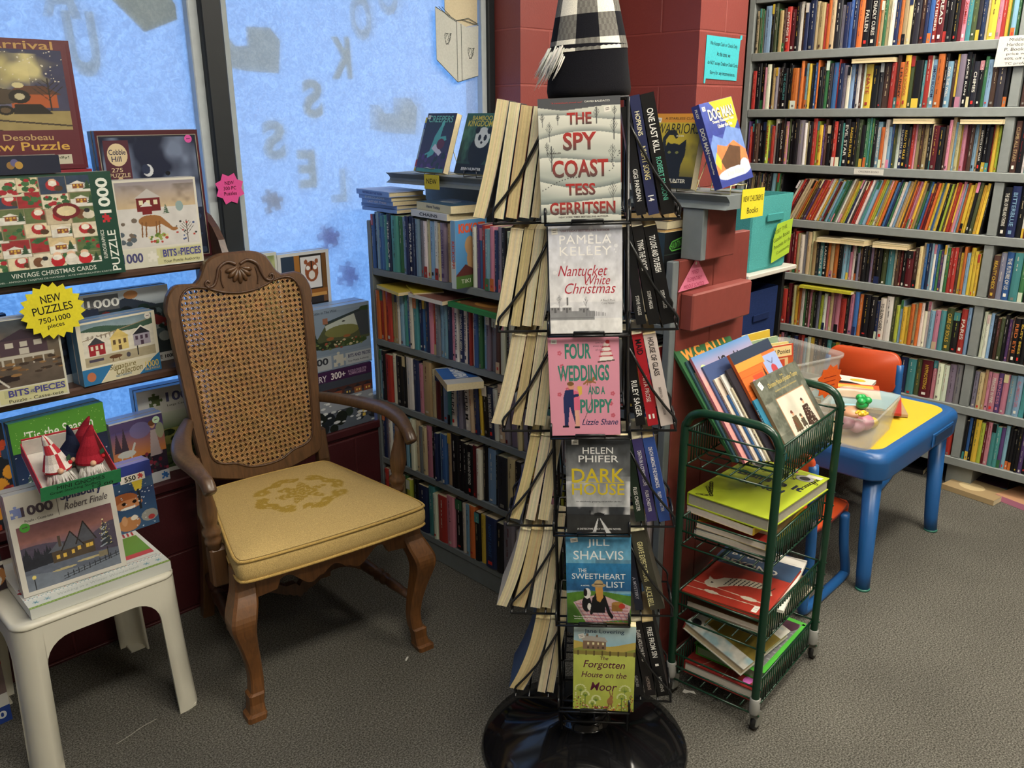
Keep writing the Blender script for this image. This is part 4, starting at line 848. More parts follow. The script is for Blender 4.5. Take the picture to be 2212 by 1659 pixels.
def wed(m,F):
    w,h=.142,BH[3]; p=Pic(71,106,'#d993a6'); q=p
    for x,y in ((.16,.83),(.19,.7),(.14,.42),(.18,.61),(.9,.42),(.87,.32),(.9,.2),(.26,.47)): [q.ell(x+.02*math.cos(k*1.257),y+.014*math.sin(k*1.257),.013,.009,'#c25a6a') for k in range(5)]
    # couple, dog and cake
    q.poly([(.2,.1),(.25,.1),(.28,.3),(.36,.1),(.41,.1),(.36,.33),(.34,.47),(.22,.46),(.19,.38)],'#27315c'); q.ell(.31,.5,.045,.035,'#d89a7f'); q.ell(.3,.525,.05,.022,'#7a5534'); q.poly([(.34,.46),(.42,.44),(.44,.26),(.34,.26)],'#d86a86'); q.ell(.42,.475,.035,.03,'#d89a7f'); q.poly([(.4,.5),(.46,.5),(.46,.42),(.42,.4)],'#d9b34f'); q.poly([(.35,.26),(.41,.26),(.42,.1),(.36,.08)],'#dba58d'); q.rect(.17,.085,.26,.1,'#1b1b22'); q.rect(.34,.075,.42,.09,'#1b1b22'); q.line([(.23,.42),(.33,.4),(.4,.41)],.03,'#27315c')
    q.ell(.58,.55,.055,.022,'#96683f'); q.ell(.64,.575,.025,.018,'#96683f'); q.line([(.53,.54),(.49,.52)],.02,'#96683f'); q.line([(.55,.54),(.54,.51)],.015,'#96683f'); q.line([(.62,.54),(.66,.53)],.015,'#96683f'); q.line([(.58,.53),(.6,.35),(.48,.15)],.008,'#5a4640')
    for k in range(4): q.poly([(.72+.018*k,.745+.045*k),(.92-.018*k,.755+.045*k),(.905-.02*k,.795+.045*k),(.735+.018*k,.785+.045*k)],'#ece4dc' if k%2==0 else '#e3d3cb')
    for k in range(3): q.line([(.72+.02*k,.79+.045*k),(.91-.02*k,.795+.045*k)],.012,'#b7434c')
    q.line([(.7,.735),(.93,.75)],.014,'#5b4b45'); q.ell(.84,.93,.03,.02,'#c3343c'); m.pic(p,w,h,F@T(0,0,.0002)); C='#3b7f6e'
    for t,x,y,ww,hh in (('FOUR',.42,.845,.37,.032),('WEDDINGS',.49,.63,.73,.034),('AND A',.67,.455,.24,.017),('PUPPY',.66,.295,.46,.03)): m.text(t,F@T(w*x,h*y,0),w=w*ww,h=hh,col=C,bold=.03)
    for i,t in enumerate(("Love isn't","always a piece","of cake.")): m.text(t,F@T(w*.73,h*(.925-.035*i),0),w=w*(.12+.07*(i==1)),h=.004,col='#6b4c56')
    m.text('Lizzie Shane',F@T(w*.71,h*.135,0),w=w*.52,h=.013,col='#3a3a62',shear=.3,bold=.01)
face_book('book','pink romance paperback with an embracing couple and leaping dog, in the spinner rack front','d' and .142,BH[3],.022,at_front(3,-.08,.8)@T(0,0,-.022),front='#d993a6',art=wed,group='novels in the front pockets',stick=(.012,.2,.012,.009,-4))
def dark(m,F):
    w,h=.134,BH[2]; p=Pic(67,105,'#33363a'); p.grad('#a7aaab','#3a3d41',.28,.95); p.rect(0,0,1,.2,'#26282a'); p.cloud(5,'#d2d3d3',.45,.75,.8,.2,.55,4); p.cloud(4,'#232629',.5,.8,.8,.6,1,9)
    p.rect(0,.0,1,.19,'#2e2f2f'); p.noise(12,.35,2); p.poly([(.4,.0),(.46,.0),(.5,.16),(.49,.16)],'#cfd0cf'); p.poly([(.62,.0),(.7,.0),(.53,.16),(.52,.16)],'#cfd0cf'); p.house(.43,.18,.16,.025,'#1c1d1f','#141517','#141517'); p.bare(.37,.19,.05,'#1c1d1f',n=6); m.pic(p,w,h,F@T(0,0,.0002))
    m.text('HELEN',F@T(w*.5,h*.865,0),w=w*.47,h=.014,col='#e0e0dc',bold=.005); m.text('PHIFER',F@T(w*.51,h*.78,0),w=w*.62,h=.015,col='#e0e0dc',bold=.005)
    m.text('DARK',F@T(w*.5,h*.61,0),w=w*.82,h=.031,col='#c9b32c',bold=.012); m.text('HOUSE',F@T(w*.5,h*.465,0),w=w*.82,h=.026,col='#c9b32c',bold=.008); m.line([(w*.1,h*.535),(w*.9,h*.537)],.0012,F,'#c9b32c')
    m.text('An absolutely gripping serial-killer thriller',F@T(w*.51,h*.335,0),w=w*.72,h=.0045,col='#2b2b2d'); m.text('A DETECTIVE LUCY HARWIN NOVEL',F@T(w*.51,h*.045,0),w=w*.7,h=.0042,col='#d8d8d4',bold=.02)
face_book('book','dark grey thriller with yellow capitals above a lone farmhouse, in the spinner rack front','d' and .134,BH[2],.024,at_front(2,-.052)@T(0,0,-.024),front='#3a3c40',spine='#2c2e31',art=dark,group='novels in the front pockets',stick=(.02,.208,.014,.012,0))
def shal(m,F):
    w,h=.14,BH[1]; p=Pic(84,130,'#3f84a8'); p.grad('#6ea8c2','#3a7fa8',.68,1); p.grad('#234f7a','#2f79a8',.36,.68); p._mix((p.v<.74+.02*np.sin(p.u*5)*(p.u>.4))&(p.v>.68)&(p.u>.45),'#58849c'); p.rect(0,.34,1,.37,'#8fb3bb',.5)
    p.hill(lambda u:.34+.03*np.sin(u*4),'#4f7a2c'); p.noise(16,.35,4); p.poly([(.1,.24),(.5,.34),(1,.2),(.95,.05),(.3,.0)],'#c3a3a6')
    for i in range(9): p.line([(.12+.09*i,.25-.01*i),(.34+.08*i,.0)],.01,'#4e5a8c',.7)
    for i in range(6): p.line([(.15+.03*i,.22-.04*i),(.95,.18-.035*i)],.012,'#a04a52',.7)
    p.ell(0,.1,.3,.14,'#2c4a1c',.8,.8); p.ell(.31,.22,.075,.09,'#16161a'); p.ell(.32,.34,.055,.06,'#d9d6d0'); p.ell(.29,.35,.03,.045,'#16161a'); p.ell(.35,.19,.03,.04,'#d9d6d0')
    p.poly([(.4,.12),(.6,.12),(.6,.3),(.54,.36),(.45,.35),(.4,.27)],'#131317'); p.line([(.58,.3),(.66,.12),(.7,.08)],.05,'#131317'); p.line([(.42,.28),(.38,.12)],.045,'#131317'); p.poly([(.44,.43),(.56,.43),(.57,.3),(.52,.24),(.47,.26)],'#b98a45'); p.ell(.5,.435,.11,.025,'#a88f66'); p.ell(.5,.46,.065,.035,'#b39a70'); p.rect(.435,.44,.565,.452,'#4a3a2a')
    p.rect(.7,.14,.87,.22,'#8a6330'); p.noise(30,.12,9); p.ell(.79,.23,.09,.02,'#a0763c'); p.ell(.86,.2,.05,.03,'#b0392c'); m.pic(p,w,h,F@T(0,0,.0002))
    m.text('NEW YORK TIMES BESTSELLING AUTHOR',F@T(w*.5,h*.99,0),w=w*.8,h=.0035,col='#1d3550',bold=.02)
    for t,x,y,ww,hh in (('JILL',.5,.9,.34,.0205),('SHALVIS',.5,.77,.77,.021),('THE',.25,.6,.13,.009),('SWEETHEART',.5,.535,.83,.0135),('LIST',.76,.445,.28,.0145)): m.text(t,F@T(w*x,h*y,0),w=w*ww,h=hh,col='#e2e6e4',bold=.003)
    m.text('A NOVEL',F@T(w*.29,h*.43,0),w=w*.14,h=.003,col='#e2e6e4',bold=.02)
    m.text('"She\'s my go-to read for humor',F@T(w*.28,h*.075,0),w=w*.36,h=.004,col='#e8e8e4',bold=.02); m.text('and heart." -Susan Mallery',F@T(w*.26,h*.05,0),w=w*.3,h=.004,col='#e8e8e4',bold=.02)
face_book('book','blue novel with a straw-hatted woman and dog picnicking by the sea, in the spinner rack','d' and .14,BH[1],.025,at_front(1,-.056)@T(0,0,-.025),front='#3f7fa4',art=shal,group='novels in the front pockets',stick=(.018,.203,.016,.01,8))
def moor(m,F):
    w,h=.138,BH[0]; p=Pic(84,132,'#a9b44a'); p.grad('#a8b24a','#b7c05c',0,.66); p.grad('#7faec4','#b8cbc8',.7,1); p.hill(lambda u:.72+.06*np.sin(u*4+1),'#b5a24c') if 0 else None
    p._mix((p.v<.79+.035*np.sin(p.u*5+2.2))&(p.v>.66),'#b7a353'); p._mix((p.v<.72+.03*np.sin(p.u*7))&(p.v>.66),'#8c9243'); p.noise(9,.12,5)
    p.rect(.15,.72,.52,.83,'#7d6552'); p.poly([(.12,.82),(.16,.88),(.5,.86),(.55,.81)],'#a9a39a'); p.rect(.2,.87,.24,.9,'#7d6552'); p.rect(.36,.86,.39,.89,'#7d6552')
    for i in range(4): p.rect(.22+.08*i,.775,.25+.08*i,.8,'#ded6a8'); p.rect(.22+.08*i,.73,.25+.08*i,.755,'#4b3c32')
    p.rect(0,.655,1,.7,'#857a3d'); 
    for i in range(8): p.rect(.06+.13*i,.65,.085+.13*i,.705,'#5b4d2e')
    rs=np.random.RandomState(4)
    for x,y,s in ((.12,.24,.14),(.2,.18,.1),(.38,.13,.11),(.85,.25,.14),(.8,.16,.12),(.32,.08,.08)):
        p.line([(x,0),(x,y)],.008,'#4d6a2c')
        for k in range(9): a=math.pi*k/8; p.line([(x,y-.02),(x+s*.6*math.cos(a),y+s*.42*math.sin(a))],.005,'#5d7a35'); p.ell(x+s*.6*math.cos(a),y+s*.42*math.sin(a),.018,.009,'#cdd39a')
    for i in range(150):
        x=rs.uniform(0,1); d=max(abs(x-.5)*2,0); y=rs.uniform(0,.05+.3*max(0,d-.4)); p.ell(x,y,.011,.008,['#a92a45','#c9a033','#7d2f3a','#4d6a2c','#d7d2b0'][i%5])
    p.ell(.61,.11,.05,.045,'#9a6f45'); p.ell(.63,.16,.03,.025,'#9a6f45'); p.line([(.62,.175),(.6,.23)],.016,'#8a6040'); p.line([(.64,.175),(.65,.23)],.016,'#8a6040'); p.line([(.59,.08),(.59,.05)],.02,'#7d5836'); p.line([(.63,.08),(.64,.05)],.02,'#7d5836'); m.pic(p,w,h,F@T(0,0,.0002))
    m.text('Jane Lovering',F@T(w*.49,h*.925,0),w=w*.64,h=.0125,col='#28405c',bold=.004); C='#5b1f3a'
    for t,x,y,ww,hh in (('The',.5,.62,.13,.009),('Forgotten',.5,.535,.68,.024),('House on the',.5,.425,.74,.015),('Moor',.5,.285,.44,.022)): m.text(t,F@T(w*x,h*y,0),w=w*ww,h=hh,col=C,shear=.25,bold=.006)
face_book('book','lime green novel with a stone cottage and hare, in the lowest front pocket','d' and .138,BH[0],.02,at_front(0,-.048,-1.6,yo=.037)@T(0,0,-.02),front='#a9b44a',art=moor,group='novels in the front pockets',stick=(.017,.193,.013,.011,18))
# the red-flowered spine peeping out beside it
# ---- left pockets: page edges toward the room
rsL=random.Random(12)
def pocket_stack(a,row,specs,tilt,spread,label,group,lw=.138,sheets=11,flip=False):
    z=0.0; q0=.018
    out=[]
    for i,(t,w,h,col,spn,bend,lb,tt) in enumerate(specs):
        M=RK@RZ(a)@T(-w/2+(0.0),-FS-q0,ZL[row]-.002)@RX(90-tilt-spread*i)
        fb=(lambda s,b=bend:b*(1-s)**2.2) if bend else None
        o=face_book('book',lb,w,h,t,M,front=col,spine=spn,bend=fb,sheets=sheets,group=group,seed=row*10+i,art=tt,page=['#d6c8a2','#d9cfb0','#cbb88a','#d8cca8','#d2c39c'][i%5])
        out.append(o); q0+=t/math.cos(R(tilt))+.0008+h*R(spread)
    return out
TIER=['lowest','fifth','fourth','third','second','top']
LEFTS={5:[(.014,.132,.205,'#d8d6cf','#a0a0a0',0),(.018,.134,.212,'#2b2b30','#2b2b30',0),(.02,.136,.215,'#6b2a2a','#6b2a2a',0),(.019,.138,.222,'#40546b','#40546b',0),(.021,.14,.228,'#8a8a86','#777',.012)],
4:[(.017,.13,.198,'#d0ccc0','#99a',0),(.017,.132,.2,'#c9a460','#a58',0),(.018,.132,.203,'#444','#444',0),(.023,.134,.205,'#1c1c20','#1c1c20',.002)],
3:[(.02,.132,.2,'#9aa0a0','#9aa',0),(.016,.134,.205,'#cfc8b8','#aaa',0),(.018,.13,.2,'#55302a','#533',.004),(.026,.136,.212,'#b9a78a','#998',.014)],
2:[(.02,.132,.2,'#ccc','#999',0),(.018,.134,.204,'#caa','#a88',.003),(.02,.134,.207,'#2c3c66','#2c3c66',.012)],
1:[(.018,.13,.198,'#c9c2b0','#998',0),(.02,.132,.203,'#cfc8b0','#aa9',0),(.024,.134,.207,'#8a7a60','#876',.01),(.02,.136,.21,'#d5cdb8','#aa9',.02)],
0:[(.014,.13,.2,'#ccc','#999',0),(.016,.132,.203,'#c9c2b0','#998',0),(.03,.135,.207,'#2f4a6b','#2f4a6b',.03)]}
WORDS={5:['innermost','second','middle','fourth','outermost']}
def nm(i,n): return 'innermost' if i==0 else ('outermost, bowed' if i==n-1 else ordn(i+1)+' outward')
for row,L in LEFTS.items():
    sp=[(t*1.15,w,h if row==5 else min(h,.201),c if len(c)==7 else '#%s'%''.join(ch*2 for ch in c[1:]),s if len(s)==7 else '#%s'%''.join(ch*2 for ch in s[1:4].ljust(3,'9')) if len(s)==4 else '#888888',b,'paperback, page edges showing, %s in the %s window-side rack pocket'%(nm(i,len(L)),TIER[row]),None) for i,(t,w,h,c,s,b) in enumerate(L)]
    pocket_stack(-90,row,sp,[10,10,10,9,9,9][row],.7,None,'paperbacks in the window-side pockets')
# ---- right pockets: spines toward the room
def spine_text(parts,w,h,t):
    """lettering down the spine, on the -x side of a face_book"""
    def f(m,F):
        S=F@aff((-.0006,h/2,-t/2),(0,-1,0),(0,0,1))
        S=F@aff((-.0007,h/2,-t/2),(0,-1,0),(0,0,1),(-1,0,0))
        for s,c,x,L,hh in parts: m.text(s,S@T(h*x,0,0),w=h*L,h=min(hh,t*.7),col=c,bold=.012)
    return f
RIGHTS={5:[(.018,.132,.205,'#14151a','black paperback with a small white bird emblem, innermost',[('GIGI PANDIAN','#d6d6d2',.22,.3,.009)]),(.02,.134,.225,'#262b4d','navy paperback marked 14, middle',[('HOPKINS','#d9d2b0',-.27,.2,.009),('NIGHT SONG','#d9cf9a',.06,.28,.011),('14','#e2e2de',.36,.05,.011)]),(.026,.136,.228,'#121214','thick black paperback with teal author name, outermost',[('ONE LAST KILL','#e4e4e0',-.2,.36,.012),('ROBERT DUGONI','#5aa893',.2,.36,.01)])],
4:[(.02,.13,.2,'#17181b','black paperback lettered STEVE HIGGS, innermost',[('STEVE HIGGS','#c9c9c5',.3,.2,.007)]),(.022,.132,.204,'#141416','black paperback with ornate white title TYING THE NOOSE, middle',[('TYING THE NOOSE','#dededa',-.2,.3,.012),('STEVE HIGGS','#d0d0cc',.25,.18,.007)]),(.025,.132,.207,'#101012','black paperback titled TO LOVE AND TO PERISH, outermost',[('TO LOVE AND TO PERISH','#e4e4e0',-.2,.36,.012),('STEVE HIGGS','#d0d0cc',.25,.18,.007)])],
3:[(.02,.13,.2,'#141416','black paperback with white author name, innermost',[('RILEY SAGER','#e4e4e0',.2,.4,.012)]),(.022,.132,.204,'#a3202a','bright red paperback, middle',[('MAID','#16161a',-.35,.16,.012),('NITA PROSE','#e6d6d0',.1,.28,.009),('=','#e6e6e0',.4,.05,.012)]),(.026,.134,.218,'#c9bdb8','pale pink and white paperback, outermost',[('HOUSE OF GLASS','#3b3436',-.2,.38,.011),('MERRYN ALLINGHAM','#8d8380',.25,.28,.006)])],
2:[(.02,.13,.19,'#1c2b22','dark green paperback, innermost',[('FLISS CHESTER','#d6d6d2',.22,.3,.008)]),(.022,.13,.195,'#3b3566','purple paperback, middle',[('DEATH IN A CORNISH COVE','#d6d6de',-.15,.42,.008),('FLISS CHESTER','#d6d6de',.25,.26,.007)]),(.024,.13,.198,'#2f4a8c','royal blue paperback with a red dot, outermost',[('DEATH AMONG THE DIAMONDS','#dcdce4',-.15,.48,.008),('FLISS CHESTER','#dcdce4',.26,.24,.007)])],
1:[(.018,.13,.19,'#1b2030','dark navy paperback, innermost',[('A MYSTERY','#9a9aa8',.2,.3,.007)]),(.032,.132,.2,'#3d3c33','dark paperback with pale yellow lettering, outermost and splayed open',[('GRAVE EXPECTATIONS','#dcd6a0',-.12,.5,.012),('ALICE BELL','#dcd6a0',.32,.26,.012)])],
0:[(.02,.13,.195,'#18181b','black paperback, innermost',[('GARDNER','#9a9a9a',.3,.16,.007)]),(.024,.13,.2,'#1d1a1c','black paperback lettered DARK HOLLOW ROAD, middle',[('DARK HOLLOW ROAD','#d8d4d0',-.18,.42,.009),('HOPKINS','#9d8f8a',.33,.18,.008)]),(.026,.132,.204,'#121214','black paperback lettered FREE FROM SIN, outermost',[('FREE FROM SIN','#e2e2de',-.22,.4,.012),('1','#e2e2de',.08,.03,.008),('HOPKINS','#cfcfcb',.34,.2,.008)])]}
for row,L in RIGHTS.items():
    sp=[(t,w,h if row==5 else min(h,.201),c,c,0.012 if (row==1 and i==1) else 0,'%s, %s shop-side rack pocket'%(lb,TIER[row]),spine_text(ps,w,h,t)) for i,(t,w,h,c,lb,ps) in enumerate(L)]
    pocket_stack(90,row,sp,9,1.0,None,'paperbacks in the shop-side pockets',sheets=0)
# ---------------------------------------------------------------- plush gnome standing on the rack
gn=thing('gnome_figure','tall plush gnome in a black and white checked hat on top of the spinner rack','plush gnome',RK@T(.004,0,1.535))
m=MB(); m.lathe([(.08,0),(.082,.012),(.08,.03),(.0765,.06),(.0755,.08),(.0752,.092),(.06,.094)],'felt','#131318',k=40); obj('body',m,gn,I4)
m=MB(); k=80; cols=5; rows=16; prof=lambda q:.0765-.0235*q/.11 if q<.11 else max(.004,.053-.053*(q-.11)/.26)
V=[];F=[];C=[]
for j in range(rows*2+1):
    z=.083+j*.0215/2*1.0; q=z-.083; r_=prof(q)
    for i in range(k): a=2*math.pi*i/k; V.append((r_*math.cos(a)+ .05*max(0,q-.12)**1.2*4*0,r_*math.sin(a),z+.004*math.sin(a+.8)))
for j in range(rows*2):
    for i in range(k):
        F.append((j*k+i,j*k+(i+1)%k,(j+1)*k+(i+1)%k,(j+1)*k+i)); A=(i*cols*2//k)%2; Bq=((j+2)//4)%2
        C.append('#15151a' if A and Bq else ('#d5d0c2' if not A and not Bq else ('#5d5b57' if (i+j)%2 else '#6b6964')))
m.raw(V,F,'felt',C,None); obj('hat',m,gn,I4)['label']='pointed buffalo-check hat'
m=MB(); rs=random.Random(2)
for i in range(70):
    a=R(rs.uniform(165,235)); z0=rs.uniform(.068,.092); r0=.076; L_=rs.uniform(.03,.062); p0=Vector((r0*math.cos(a),r0*math.sin(a),z0)); d=Vector((math.cos(a)*.35-.2,math.sin(a)*.3,-1)).normalized(); d2=Vector((rs.uniform(-.3,.1),rs.uniform(-.15,.15),0))
    m.tube([p0,p0+d*L_*.5+d2*.004,p0+d*L_+d2*.018],[.0018,.0012,.0003],'fur',jitcol('#c9c7c2',.05,rs),k=4)
obj('beard',m,gn,I4)['label']='white fur beard showing at the side'
# ================================================================ green wire trolley of picture books
CTM=T(1.697,.856,0)@RZ(5.6); cart=thing('book_trolley','dark green tubular trolley with four wire baskets, standing before the red end panel','trolley',CTM)
GN='#123524'; CL,CW=.387,.238
def cp(name,m,par=None): return obj(name,m,par or cart,I4)
for x in (0,CL):
    m=MB(); z0=.065; m.tube(cr([(x,0,z0),(x,-.001,.3),(x,-.002,.72),(x,.004,.785),(x,.03,.812),(x,.08,.818),(x,CW-.08,.818),(x,CW-.03,.812),(x,CW-.004,.785),(x,CW+.002,.72),(x,CW+.001,.3),(x,CW,z0)],5,False),.0105,'enamel',GN,k=12); h=cp('hoop_frame',m)
    for y in (0,CW):
        m=MB(); m.lathe([(.012,.055),(.0135,.06),(.0135,.1),(.0115,.102)],'plastic','#8a8a86',T(x,y,0),k=14); c=cp('caster',m)
        m=MB(); m.prism([(-.016,.02),(.014,.012),(.016,.05),(-.006,.062)],-.011,.011,'plastic','#77776f',T(x+.012,y,0)@RX(90)); cp('fork',m,c)
        m=MB(); m.lathe([(.009,-.008),(.021,-.007),(.0225,0),(.021,.007),(.009,.008)],'plastic','#1a1a1a',T(x+.016,y,.0235)@RX(90),k=18); cp('wheel',m,c)
TZ=[(.13,.093,.052),(.318,.282,.24),(.53,.492,.452),(.765,.727,.672)]
for zt,zm,zb in TZ:
    b=MB(); r_=.0022; y0,y1=.006,CW-.006; x0,x1=.012,CL-.012
    for z in (zt,zm,zb):
        for x in(0,CL): b.tube([(x,-.014,z),(x,CW+.012,z)],.0027,'enamel',GN,k=6)
    for y in (y0,y1): b.tube([(0,y,zt),(CL,y,zt)],.003,'enamel',GN,k=6); b.tube([(x0,y,zb),(x1,y,zb)],.0025,'enamel',GN,k=6)
    n=26
    for i in range(1,n):
        x=x0+(x1-x0)*i/n
        b.tube([(x,y0,zt),(x,y0,zb+.01),(x,y0+.012,zb),(x,y1-.012,zb),(x,y1,zb+.01),(x,y1,zt)] if i%3==0 else [(x,y0,zt),(x,y0,zb)],r_,'enamel',GN,k=5)
        if i%3: b.tube([(x,y1,zt),(x,y1,zb)],r_,'enamel',GN,k=5)
    for i in range(1,6): y=y0+(y1-y0)*i/6; b.tube([(x0,y,zb),(x1,y,zb)],r_,'enamel',GN,k=5)
    cp('wire_basket',b)
PICG='picture books in the green trolley'
def tband(*L):
    def f(m,F):
        for t,x,y,w,h,c in L: m.text(t,F@T(x,y,0),w=w,h=h,col=c,bold=.02,z=.0008)
    return f
# ---- top basket: leaning picture books, front one first
def toomey(m,F):
    w,h=.227,.215; p=Pic(72,92,'#63665a'); p.noise(20,.35,3); p.cloud(14,'#4b4e44',.5,.62,.8,0,1,7); p.rect(.24,.06,.9,.7,'#9a7350'); p.rect(.255,.072,.885,.688,'#c9c3b2'); p.cloud(4,'#a8a596',.45,.8,.7,.3,.688,5)
    for x,y,s,c,b in ((.42,.2,.3,'#5a4a36','#6d3a2c'),(.56,.22,.19,'#4a4438','#5b4a3c'),(.73,.2,.38,'#3d2c24','#4b2f25')):
        p.poly([(x-.09*s/.3,y+.04),(x+.07*s/.3,y+.04),(x+.05*s/.3,y+s*.75),(x-.05*s/.3,y+s*.75)],c); p.ell(x,y+s*.85,.022,.028,'#b98f6f'); p.ell(x-.01,y+s*.93,.026,.02,b); p.line([(x-.02,y+.05),(x-.03,y-.06)],.018,'#3b3128'); p.line([(x+.025,y+.05),(x+.04,y-.05)],.018,'#3b3128'); p.line([(x-.05,y+s*.6),(x-.02,y+s*.3)],.02,b)
    p.poly([(.64,.24),(.86,.14),(.8,.4),(.75,.5)],'#3d2c24'); p.dots(30,['#cfc6b2'],.004,.007,(.66,.2,.82,.45)); m.pic(p,w,h,F@T(0,0,.0003)); G='#c2ad62'
    m.text('THE',F@T(w*.58,h*.925,0),w=w*.07,h=.004,col=G,z=.0006); m.text('Christmas Miracle of Jonathan Toomey',F@T(w*.57,h*.86,0),w=w*.68,h=.016,col=G,shear=.3,z=.0006); m.text('SUSAN WOJCIECHOWSKI',F@T(w*.56,h*.775,0),w=w*.5,h=.005,col=G,z=.0006); m.text('P.J. LYNCH',F@T(w*.56,h*.035,0),w=w*.3,h=.005,col=G,z=.0006)
def orangehouse(m,F):
    w,h=.2,.288; p=Pic(70,92,'#c7642c'); p.rect(0,.9,1,1,'#2c3648'); p.rect(.62,0,1,.87,'#8b9cc4'); p.rect(0,.82,.66,.9,'#d08a3c')
    for j in range(14): p.rect(0,.82-.06*j,.62,.824-.06*j,'#a94e22')
    p.rect(.25,.45,.5,.75,'#b8482c'); p.rect(.29,.5,.46,.7,'#35324a'); p.rect(.3,.5,.36,.6,'#d9c98a'); p.rect(.4,.5,.45,.62,'#d9c98a'); p.ell(.24,.67,.05,.045,'#d77fb0'); p.poly([(.53,.72),(.56,.8),(.6,.62),(.57,.58)],'#3a2a24'); p.ell(.8,.72,.07,.05,'#a63c42'); p.line([(.72,.82),(.8,.78),(.86,.82)],.01,'#4a4a60'); p.ell(.62,.4,.16,.13,'#b6302c'); p.ell(.93,.5,.08,.05,'#3f7f9c'); m.pic(p,w,h,F@T(0,0,.0003)); m.text('REAL',F@T(w*.64,h*.4,0),w=w*.18,h=.012,col='#e5dccb',bold=.03,z=.0006)
def cookbk(m,F):
    w,h=.278,.287; p=Pic(50,68,'#cf8f8a'); p.grad('#d69a8c','#4f83b5',.72,1); m.pic(p,w,h,F@T(0,0,.0003)); m.text("'Cooki",F@T(w*.55,h*.86,0),w=w*.34,h=.034,col='#1f1c20',bold=.02,z=.0006); m.ell(w*.1,h*.88,.011,.008,F,'#b8d68a',z=.0006)
def greenbk(m,F):
    w,h=.252,.308; m.rect(0,h*.965,w,h,F,'#2f5c38'); m.text('W.C. ATTY',F@T(w*.5,h*.92,0),w=w*.84,h=.032,col='#cf8a3c',bold=.05,z=.0006)
def sptext(t,c,w,h,th,L=.7): return spine_text([(t,c,0,L,min(.009,th*.6))],w,h,th)
ALP=35; yb=.02; xp=.15
def lean_book(t,x,w,h,col,label,art,hard=True,spn=None,st=None,page='#d8d2c2',rz=2):
    global yb,xp
    c,s=math.cos(R(ALP)),math.sin(R(ALP)); yb+=max(-.004,(xp-x)*math.tan(R(5))); xp=x; M=CTM@T(x,yb,.692)@RZ(-5)@aff((0,0,0),(1,0,0),(0,s,c))@RZ(rz)
    yb+=t/c+.0009
    return face_book('picture_book',label,w,h,t,M@T(0,0,-t),front=col,spine=spn,art=art,hard=hard,group=PICG,page=page,stick=st)
both=lambda *fs: (lambda m,F:[f(m,F) for f in fs])
def lb(t,x,w,h,col,label,txt=None,tc='#d6dde0',L=.7,**k): return lean_book(t,x,w,h,col,label,sptext(txt,tc,w,h,t,L) if txt else None,**k)
lean_book(.009,.15,.227,.215,'#63665a','olive grey picture book with three Victorian walkers, front of the top trolley basket',toomey,spn='#8a6a45',st=(.022,.196,.017,.019,20))
lb(.006,.13,.2,.165,'#2f7390','low teal picture book directly behind the olive grey one in the trolley','Up North in Winter')
lean_book(.008,.139,.2,.288,'#c7642c','orange picture book with brick house and teapot cover, standing in the trolley',orangehouse,spn='#b8552a')
lb(.006,.112,.22,.25,'#26242c','black spined picture book right behind the orange one in the trolley')
lb(.005,.107,.2,.2,'#c9bfa6','cream picture book with a low spine, in the middle of the leaning trolley row','There Was a Mouse','#5a4a3a')
lb(.005,.10,.21,.235,'#d4d2cc','white picture book in the middle of the leaning trolley row')
lb(.005,.097,.2,.18,'#2f5f96','blue spined picture book low in the leaning trolley row')
lb(.006,.085,.22,.225,'#c9b9a9','pale picture book titled The Christmas Child, leaning in the trolley','The Christmas Child','#8a4a4a')
lb(.005,.075,.23,.26,'#3c4c74','slate blue picture book between the pale one and the sunset one')
lean_book(.007,.058,.278,.287,'#cf8f8a','picture book with blue to pink sunset cover in the trolley',cookbk,spn='#b56a78')
lb(.005,.06,.24,.245,'#8a7a58','tan spined picture book behind the sunset one, near the red panel','The Stranger','#2a2622',.4)
lb(.005,.052,.26,.275,'#34505a','dark teal picture book next to the big green one in the trolley')
lean_book(.008,.052,.252,.308,'#2f5c38','largest green picture book with orange capitals, at the back of the trolley row',greenbk,rz=4.8)
# ---- flat stacks in the lower baskets
def lie(name,label,cx,cy,z,w,h,t,rz,col,art=None,spn=None,hard=False,sheets=0,cat='book',group=PICG,base=CTM,tx=0,ty=0,bend=None,page='#cfc9bb',st=None):
    return face_book(name,label,w,h,t,base@T(cx,cy,z)@RZ(rz)@RX(tx)@RY(ty)@T(-w/2,-h/2,0),front=col,spine=spn,art=art,hard=hard,sheets=sheets,cat=cat,group=group,page=page,bend=bend,stick=st)
z=.4575
lie('picture_book','grey paged magazine at the bottom of the second trolley basket',.19,.118,z,.2,.27,.012,84,'#54565a',sheets=5); z+=.0125
lie('picture_book','thick grey paperback low in the second trolley basket stack',.17,.122,z,.19,.26,.02,93,'#3f4146',sheets=7); z+=.0205
lie('picture_book','yellow edged puzzle book in the second trolley basket stack',.165,.115,z,.19,.25,.018,88,'#c9a92f',sheets=6,art=lambda m,F:m.poly([(0,.17),(.19,.25),(.0,.25)],F,'#a5302a')); z+=.0185
lie('picture_book','brown covered book with pale pages under the lime one, in the trolley',.2,.118,z,.18,.25,.018,95,'#7a6242',sheets=6); z+=.0185
lie('picture_book','green, yellow and red paperback right under the lime book in the trolley',.155,.135,z,.19,.25,.02,84,'#c9a92f',sheets=6,art=lambda m,F:(m.poly([(.0,.12),(.19,.02),(.19,.25),(.0,.25)],F,'#4f7a3a'),m.poly([(0,.19),(.1,.25),(0,.25)],F,'#a5302a'))); z+=.0205
